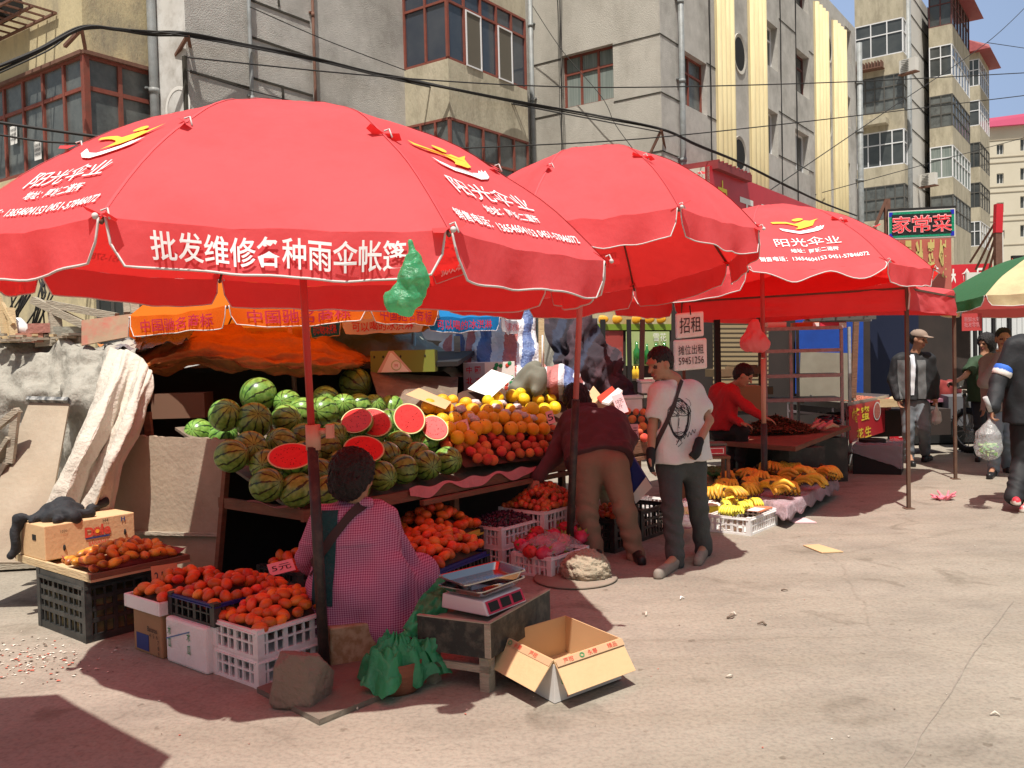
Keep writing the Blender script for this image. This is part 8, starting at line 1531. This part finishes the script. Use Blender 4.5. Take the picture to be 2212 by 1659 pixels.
# --- seated vendor
gm_ = bpy.data.materials.new('gingham'); gm_.use_nodes = True; N, L, b = nodes_of(gm_); b.inputs['Roughness'].default_value = .85; tc = N.new("ShaderNodeTexCoord"); sp = N.new("ShaderNodeSeparateXYZ"); L.new(tc.outputs['Object'], sp.inputs[0]); acc = []
for i, ax_ in enumerate((0, 2)):
    mlt = N.new("ShaderNodeMath"); mlt.operation = 'MULTIPLY'; mlt.inputs[1].default_value = 6.283 / .012; L.new(sp.outputs[ax_], mlt.inputs[0]); sn = N.new("ShaderNodeMath"); sn.operation = 'SINE'; L.new(mlt.outputs[0], sn.inputs[0]); g2 = N.new("ShaderNodeMath"); g2.operation = 'GREATER_THAN'; g2.inputs[1].default_value = 0; L.new(sn.outputs[0], g2.inputs[0]); acc.append(g2)
ad = N.new("ShaderNodeMath"); ad.operation = 'ADD'; L.new(acc[0].outputs[0], ad.inputs[0]); L.new(acc[1].outputs[0], ad.inputs[1]); dv_ = N.new("ShaderNodeMath"); dv_.operation = 'MULTIPLY'; dv_.inputs[1].default_value = .5; L.new(ad.outputs[0], dv_.inputs[0])
cr_n = N.new("ShaderNodeValToRGB"); cr_n.color_ramp.elements[0].color = (.58, .3, .44, 1); cr_n.color_ramp.elements[1].color = (.27, .035, .12, 1); L.new(dv_.outputs[0], cr_n.inputs[0]); L.new(cr_n.outputs[0], b.inputs['Base Color']); MATS['gingham'] = gm_
sv_ = Human('seated vendor seen from behind in a pink gingham smock', G(795, 1420), .009)
J = JJ(hd=(768, 1030, 4.74), nk=(770, 1096, 4.76), ch=(768, 1165, 4.74), pv=(775, 1285, 4.72), shL=(700, 1118, 4.68), shR=(835, 1116, 4.82), elL=(660, 1200, 4.85), wrL=(690, 1240, 5.1), elR=(868, 1205, 4.92), wrR=(850, 1200, 5.15), hpL=(735, 1295, 4.72), hpR=(820, 1290, 4.74), knL=(800, 1235, 5.2), anL=(815, 1330, 5.25), toL=G(830, 1370, .035), knR=(905, 1240, 5.05), anR=(900, 1330, 5.05), toR=G(925, 1360, .035))
sv_.body(J, (.62, .75, -.2), hsc=1.05, hands=((J['wrL'], V(.6, .6, -.1), V(0, 0, -1), 1, dict(curl=.6)), (J['wrR'], V(-.4, .8, -.1), V(0, 0, -1), -1, dict(curl=.6))))
t = SDF(.009); C_ = J
t.cap(J['nk'] + V(0, 0, -.03), J['ch'], .085, .12, .05); t.cap(J['ch'], J['pv'], .12, .14, .05)
for q, o_ in (('L', -1), ('R', 1)): t.cap(J['sh' + q].lerp(J['nk'], .35) - V(0, 0, .03), J['hp' + q] + V(.02 * o_, 0, .08), .098, .135, .05); t.cap(J['hp' + q] + V(.02 * o_, 0, .08), J['hp' + q] + V(.02 * o_ + .03, 0, -.12), .155, .16, .05); t.cap(J['sh' + q], J['el' + q], .064, .064, .014); t.cap(J['el' + q], J['wr' + q], .066, .05, .01)
t.cap(J['hpR'] + V(0, 0, .02), J['knR'], .14, .1, .05).cap(J['knR'], J['knR'].lerp(J['anR'], .45), .1, .085, .04).cap(J['hpL'], J['knL'], .14, .09, .05).cap(J['knR'] + V(-.02, -.03, -.05), J['hpR'] + V(.03, -.03, -.12), .08, .12, .06)
t.plane(G(800, 1400, .16), V(.12, -.35, -1))
def wsm(X, Y, Z): u = (X - J['hpR'].x) * 13 + (Z - .4) * 8; return .008 * n3(X * 12, Y * 12, Z * 10, 1, 2) + .008 * np.sin(u + 1.6 * np.sin(Z * 9 + X * 4)) * (Z < .62)
smk = sv_.part('smock', t, gm_, wsm); bv = obj_bvh(smk)
patch(sv_.r, 'shirt', bv, lambda i, j: D(684 + 6 * (1 - j) + 46 * i, 1098 + 196 * j, 4.7), mat('teal', (.01, .06, .065), .8, bump=.6, bscale=60), 10, 40, off=.007)
band(sv_.r, 'strap', bv, [D(792, 1086, 4.75), D(765, 1104, 4.75), D(735, 1140, 4.7), D(705, 1185, 4.7), D(672, 1232, 4.75)], .045, M('strap_brown'), off=.012)
hair(sv_.r, J['hd'] + V(0, 0, .005), (.62, .75, -.2), 1.12, style='full'); sv_.pants(mat('pants_dark', (.02, .02, .022), .8), hip=.07, r=(.07, .06, .052)); sv_.shoes(SHB)
s = SDF(.008); s.cap(J['nk'] + V(-.075, -.03, .02), J['nk'] + V(.07, -.03, .03), .03, .03, .02); sv_.part('collar', s, gm_)
mb = MB(); q = G(800, 1425); mb.box(V(q.x - .08, q.y + .05, .11), (.34, .3, .22), mat('seat_tan', (.42, .33, .2), .9, c2=(.3, .2, .1), scale=25, contrast=.1), rz=.4); solo(mb, 'box_seat', 'speckled tan box the vendor sits on', 'seat', bevel=.01)
crate('white crate standing behind the speckled seat', G(768, 1425) + V(-.22, .12, 0), U_, V_, .3, .25, .26, PW, rows=3)
# --- crouching vendor in red
RS = mat('sweater_red', (.42, .02, .025), .85, bump=.3, bscale=60)
rv = Human('crouching vendor in a red sweater reaching over the dried goods table', G(1590, 960), .011)
J = JJ(hd=(1607, 812, 9.85), nk=(1583, 838, 9.95), ch=(1562, 862, 10.0), pv=(1545, 925, 10.15), shL=(1548, 845, 10.1), shR=(1580, 850, 9.8), elL=(1572, 895, 9.9), wrL=(1600, 914, 9.6), elR=(1615, 880, 9.7), wrR=(1650, 902, 9.55), hpL=(1540, 930, 10.2), hpR=(1556, 935, 10.0), knL=(1590, 925, 9.9), anL=(1580, 985, 10.0), toL=G(1592, 990, .035), knR=(1605, 930, 9.8), anR=(1600, 985, 9.9), toR=G(1612, 990, .035))
rv.body(J, (.78, -.35, -.5), up=(.3, 0, .9), hands=((J['wrR'], V(.8, -.2, -.3), V(0, 0, -1), 1, dict(curl=.4)), (J['wrL'], V(.8, -.2, -.2), V(0, 0, -1), -1, dict(curl=.5))))
rv.top(RS, wd=.12, hem=D(1545, 925, 10.15), slv=2, r=(.065, .055, .042), wr=.006, name='sweater'); rv.pants(M('pants_dark')); rv.shoes(SHB); hair(rv.r, J['hd'], (.78, -.35, -.5), 1.08, (.3, 0, .9), vox=.009)
# --- man in the cap
cp = Human('walking man in a tan cap and a grey and black zip jacket', G(1985, 1000), .011)
J = JJ(hd=(1985, 733, 11.95), nk=(1977, 762, 12.0), ch=(1976, 795, 12.0), pv=(1975, 868, 12.0), shL=(1938, 778, 11.95), shR=(2008, 776, 12.0), elL=(1928, 822, 11.95), wrL=(1940, 862, 11.85), elR=(2018, 820, 12.0), wrR=(2020, 858, 11.9), hpL=(1962, 878, 12.0), hpR=(1991, 878, 12.0), knL=(1962, 930, 11.95), anL=(1964, 982, 12.0), toL=G(1972, 1002, .035), knR=(1996, 925, 11.8), anR=(1998, 970, 12.1), toR=G(2008, 989, .035))
cp.body(J, (.62, -.75, -.18), hsc=1.08, hands=((J['wrL'], V(.15, -.1, -1), V(.5, -.5, 0), -1, dict(curl=.7)), (J['wrR'], V(0, -.1, -1), V(-.5, -.5, 0), 1, dict(curl=1.0))))
GJ = mat('jacket_grey', (.1, .105, .11), .85, c2=(.14, .145, .15), scale=30); BJ = mat('jacket_black', (.014, .015, .018), .7, bump=.3, bscale=15)
o = cp.top(BJ, wd=.12, hem=D(1975, 864, 11.9), slv=2, r=(.075, .066, .056)); bv = obj_bvh(o)
patch(cp.r, 'front_panel', bv, lambda i, j: D(1944 + 26 * i, 778 + 84 * j, 11.8), GJ, 10, 24, off=.006); patch(cp.r, 'front_panel', bv, lambda i, j: D(1988 + 18 * i, 778 + 84 * j, 11.8), GJ, 8, 24, off=.006); patch(cp.r, 'shirt', bv, lambda i, j: D(1971 + 14 * i * (1 - .45 * j), 766 + 88 * j, 11.8), mat('shirt_pale', (.5, .55, .65), .8, c2=(.7, .72, .75), scale=9), 6, 30, off=.009)
cp.pants(mat('trouser_grey', (.13, .15, .17), .85, c2=(.17, .19, .21), scale=6), r=(.1, .078, .07)); cp.shoes(SHB); hair(cp.r, J['hd'], (.62, -.75, -.18), 1.06, vox=.01)
r_, f_, u_ = hframe((.62, -.75, -.18)); rot = [[r_[i], f_[i], u_[i]] for i in range(3)]; s = SDF(.009); c = J['hd']; s.ell(c + u_ * .055 - f_ * .01, [.095, .115, .082], .02, 0, rot); s.ell(c + u_ * .05 + f_ * .12, [.07, .075, .012], .02, 0, rot); s.plane(c + u_ * .035, -u_); cp.part('cap', s, mat('cap_tan', (.26, .19, .15), .85, bump=.2))
s = SDF(.009); s.cap(D(2021, 872, 11.85), D(2022, 890, 11.85), .012, .03, .03).cap(D(2022, 892, 11.85), D(2023, 906, 11.85), .045, .07, .05); o = s.build('plastic_bag', mat('bag_white', (.7, .7, .7), .35, alpha=.85, c2=(.5, .45, .38), scale=9), wr=lambda X, Y, Z: .008 * n3(X * 30, Y * 30, Z * 12)); tag(o, 'small white plastic bag in the cap man\'s hand', 'bag')
# --- man with his hand at his mouth
ea = Human('man in a taupe blazer with his hand raised to his mouth', G(2160, 1022), .011)
J = JJ(hd=(2168, 732, 10.7), nk=(2166, 765, 10.75), ch=(2165, 800, 10.75), pv=(2166, 875, 10.75), shL=(2132, 782, 10.7), shR=(2200, 780, 10.75), elL=(2126, 826, 10.5), wrL=(2160, 768, 10.45), elR=(2205, 830, 10.75), wrR=(2200, 875, 10.6), hpL=(2152, 882, 10.75), hpR=(2182, 882, 10.75), knL=(2150, 950, 10.6), anL=(2146, 1010, 10.7), toL=G(2138, 1028, .035), knR=(2176, 945, 10.7), anR=(2176, 1000, 10.9), toR=G(2174, 1014, .035))
ea.body(J, (-.35, -.92, -.02), hsc=1.1, hands=((J['wrL'], V(.25, -.1, .9), V(.6, .6, 0), 1, dict(curl=.8, sc=1.1)), (J['wrR'], V(0, 0, -1), V(-1, 0, 0), 1, dict(curl=.4))))
TP = mat('blazer_taupe', (.2, .165, .15), .85, c2=(.24, .2, .18), scale=14); o = ea.top(TP, wd=.125, hem=D(2166, 888, 10.6), slv=2, r=(.078, .072, .055), wr=.009, f=12); bv = obj_bvh(o); patch(ea.r, 'shirt', bv, lambda i, j: D(2163 + 10 * i * (1 - j), 764 + 40 * j, 10.5), M('shirt_pale'), 5, 10, off=.008)
ea.pants(mat('jeans_blue', (.14, .18, .22), .85, c2=(.2, .24, .28), scale=8), r=(.1, .075, .068)); ea.shoes(SHB); hair(ea.r, J['hd'], (-.35, -.92, -.02), 1.1, vox=.01)
# --- person in black tracksuit, mostly outside the right edge
tk = Human('person in a black tracksuit top with a blue and white sleeve band', G(2210, 1100), .0105)
J = JJ(hd=(2238, 678, 8.6), nk=(2238, 722, 8.6), ch=(2236, 775, 8.6), pv=(2236, 905, 8.6), shL=(2188, 752, 8.55), shR=(2290, 750, 8.6), elL=(2158, 822, 8.55), wrL=(2144, 884, 8.4), elR=(2310, 830, 8.5), wrR=(2300, 900, 8.4), hpL=(2212, 920, 8.6), hpR=(2262, 920, 8.6), knL=(2208, 1005, 8.6), anL=(2190, 1068, 8.35), toL=G(2186, 1098, .06), knR=(2240, 1005, 8.5), anR=(2222, 1080, 8.45), toR=G(2212, 1098, .035))
J['toL'] = J['anL'] + V(-.02, -.07, -.05); tk.body(J, (.2, .95, -.1), hands=((J['wrL'], V(-.15, -.1, -1), V(.5, -.3, 0), -1, dict(curl=1.1)), (J['wrR'], V(0, 0, -1), V(-1, 0, 0), 1, dict(curl=.5))))
o = tk.top(BJ, wd=.145, hem=D(2236, 915, 8.5), slv=2, r=(.085, .075, .058), wr=.008, f=11); tk.pants(mat('track_black', (.012, .012, .014), .7, bump=.3), r=(.125, .095, .08)); tk.shoes(mat('shoe_red_white', (.75, .7, .66), .6, c2=(.6, .04, .06), scale=9, contrast=.05), sole=mat('sole', (.6, .55, .48), .8)); hair(tk.r, J['hd'], (.2, .95, -.1), 1.05, vox=.01)
s = SDF(.009); a_, b_ = J['shL'].lerp(J['elL'], .55), J['shL'].lerp(J['elL'], .86); m_ = a_.lerp(b_, .45); d_ = (b_ - a_).normalized(); s.cap(a_ + d_ * .04, b_ - d_ * .03, .091, .087, .01, 0); s.cap(m_ + d_ * .03, b_ - d_ * .01, .092, .086, .005, 1); s.plane(a_ + d_ * .0, -d_).plane(b_, d_); tk.part('sleeve_band', s, [mat('band_blue', (.04, .15, .6), .7), M('sign_white')])
CB_ = mat('bag_clear', (.72, .74, .74), .2, alpha=.32, spec=.8, bump=.8, bscale=25); s = SDF(.009); w_ = D(2138, 905, 8.4); s.cap(w_, D(2136, 935, 8.4), .02, .08, .04).cap(D(2134, 945, 8.4), D(2134, 965, 8.4), .105, .125, .06); o = s.build('plastic_bag', CB_, wr=lambda X, Y, Z: .006 * n3(X * 22, Y * 22, Z * 6)); tag(o, 'large clear plastic bag of green vegetables at the right edge', 'bag')
mb = MB(); rr = random.Random(4); c = D(2134, 966, 8.4)
for _ in range(90): a, r = rr.uniform(0, 6.28), rr.uniform(0, .095); p = c + V(r * math.cos(a), r * math.sin(a), rr.uniform(-.07, .035)); d = V(rr.gauss(0, 1), rr.gauss(0, 1), rr.gauss(0, .6)).normalized() * .03; e = d.orthogonal().normalized() * .011; mb.add([p - d, p + e, p + d, p - e], [(0, 1, 2, 3)], rr.choice([mat('veg_green', (.1, .3, .04), .6), mat('veg_pale', (.35, .5, .18), .6)]))
solo(mb, 'green_vegetables', 'green leafy vegetables inside the clear bag', 'vegetables', kind='stuff')
mb = MB(); mb.tube([D(2128, 858, 8.35), D(2140, 888, 8.38)], .022, mat('news', (.5, .5, .5), .8, c2=(.3, .3, .3), scale=30), 12); solo(mb, 'newspaper', 'rolled newspaper held above the clear bag', 'newspaper')
# --- rider and cart
rd = Human('rider in a dark green T-shirt with lime piping holding the tricycle handlebar', G(2118, 985), .013)
J = JJ(hd=(2129, 742, 12.6), nk=(2126, 768, 12.6), ch=(2122, 800, 12.6), pv=(2124, 868, 12.7), shL=(2104, 786, 12.5), shR=(2142, 786, 12.6), elL=(2085, 812, 12.4), wrL=(2062, 826, 12.2), elR=(2124, 840, 12.3), wrR=(2124, 878, 12.2), hpL=(2115, 872, 12.7), hpR=(2134, 872, 12.7), knL=(2116, 925, 12.5), anL=(2114, 972, 12.5), toL=G(2112, 992, .035), knR=(2134, 925, 12.6), anR=(2134, 970, 12.6), toR=G(2132, 984, .035))
rd.body(J, (-.6, -.3, -.1), hands=((J['wrL'], V(-.9, -.3, -.1), V(0, 0, -1), 1, dict(curl=.9)), (J['wrR'], V(0, 0, -1), V(-1, 0, 0), 1, dict(curl=.4)))); rd.top(mat('tee_green', (.03, .06, .03), .8), wd=.13, slv=.55, r=(.08, .085), name='t_shirt', hem=D(2124, 868, 12.5)); rd.pants(M('track_black')); rd.shoes(SHB); hair(rd.r, J['hd'], (-.6, -.3, -.1), 1.15, vox=.012, style='full')
tc_ = root('tricycle', G(2090, 978), 'cargo tricycle with a knobbly front tyre and grey fork', 'tricycle'); wc = D(2092, 930, 13.0); wc.z = .33; wd_ = V(.92, -.35, 0).normalized(); wn = V(.35, .92, 0).normalized()
wd_, wn = V(.3, -.95, 0).normalized(), V(.95, .3, 0).normalized()
mb = MB(); n = 40; ring = [wc + wd_ * (.285 * math.cos(6.283 * i / n)) + V(0, 0, .285 * math.sin(6.283 * i / n)) for i in range(n + 1)]; mb.tube(ring, .045, mat('tyre', (.02, .02, .02), .85), 10, cap=False)
for i in range(n): p = wc + (ring[i] - wc) * 1.15; t_ = (ring[(i + 1) % n] - ring[i]).normalized(); mb.box(p, (.018, .07, .014), M('tyre'), axes=(t_, wn, (p - wc).normalized()))
mb.build('tyre', tc_); mb = MB(); mb.tube([wc + (p - wc) * .86 for p in ring], .012, RM, 8, cap=False)
for i in range(12): mb.tube([wc, wc + (ring[i * 3] - wc) * .86], .006, RM, 5)
mb.tube([wc - wn * .06, wc + wn * .06], .03, RM, 10); mb.build('rim', tc_); mb = MB()
for s_ in (-1, 1): mb.tube([wc + wn * (.07 * s_), wc + wn * (.07 * s_) + V(-.02, -.05, .55) * 1.0, D(2082, 845, 12.7)], .022, RM, 8)
mb.build('fork', tc_); mb = MB(); mb.tube([D(2055, 830, 12.1), D(2068, 838, 12.4), D(2088, 832, 12.8), D(2104, 822, 13.2)], .013, RM, 8); mb.tube([D(2052, 829, 12.05), D(2062, 833, 12.25)], .02, M('black'), 8); mb.build('handlebar', tc_)
mb = MB(); mb.box(D(2080, 828, 12.7), (.16, .1, .16), M('dark_frame')); mb.build('headlight', tc_, bevel=.02); mb = MB(); p = D(2050, 960, 13.6); mb.bx(V(p.x, p.y, .35), V(.35, -.1, 0), V(.35, 1.2, 0), V(0, 0, .45), mat('cart_grey', (.12, .12, .13), .6)); mb.build('cargo_bed', tc_); mb = MB(); mb.tube([wc + V(.3, .5, .1), D(2082, 850, 12.9)], .03, M('dark_frame'), 8); mb.build('frame', tc_)
bpy.context.view_layer.update()
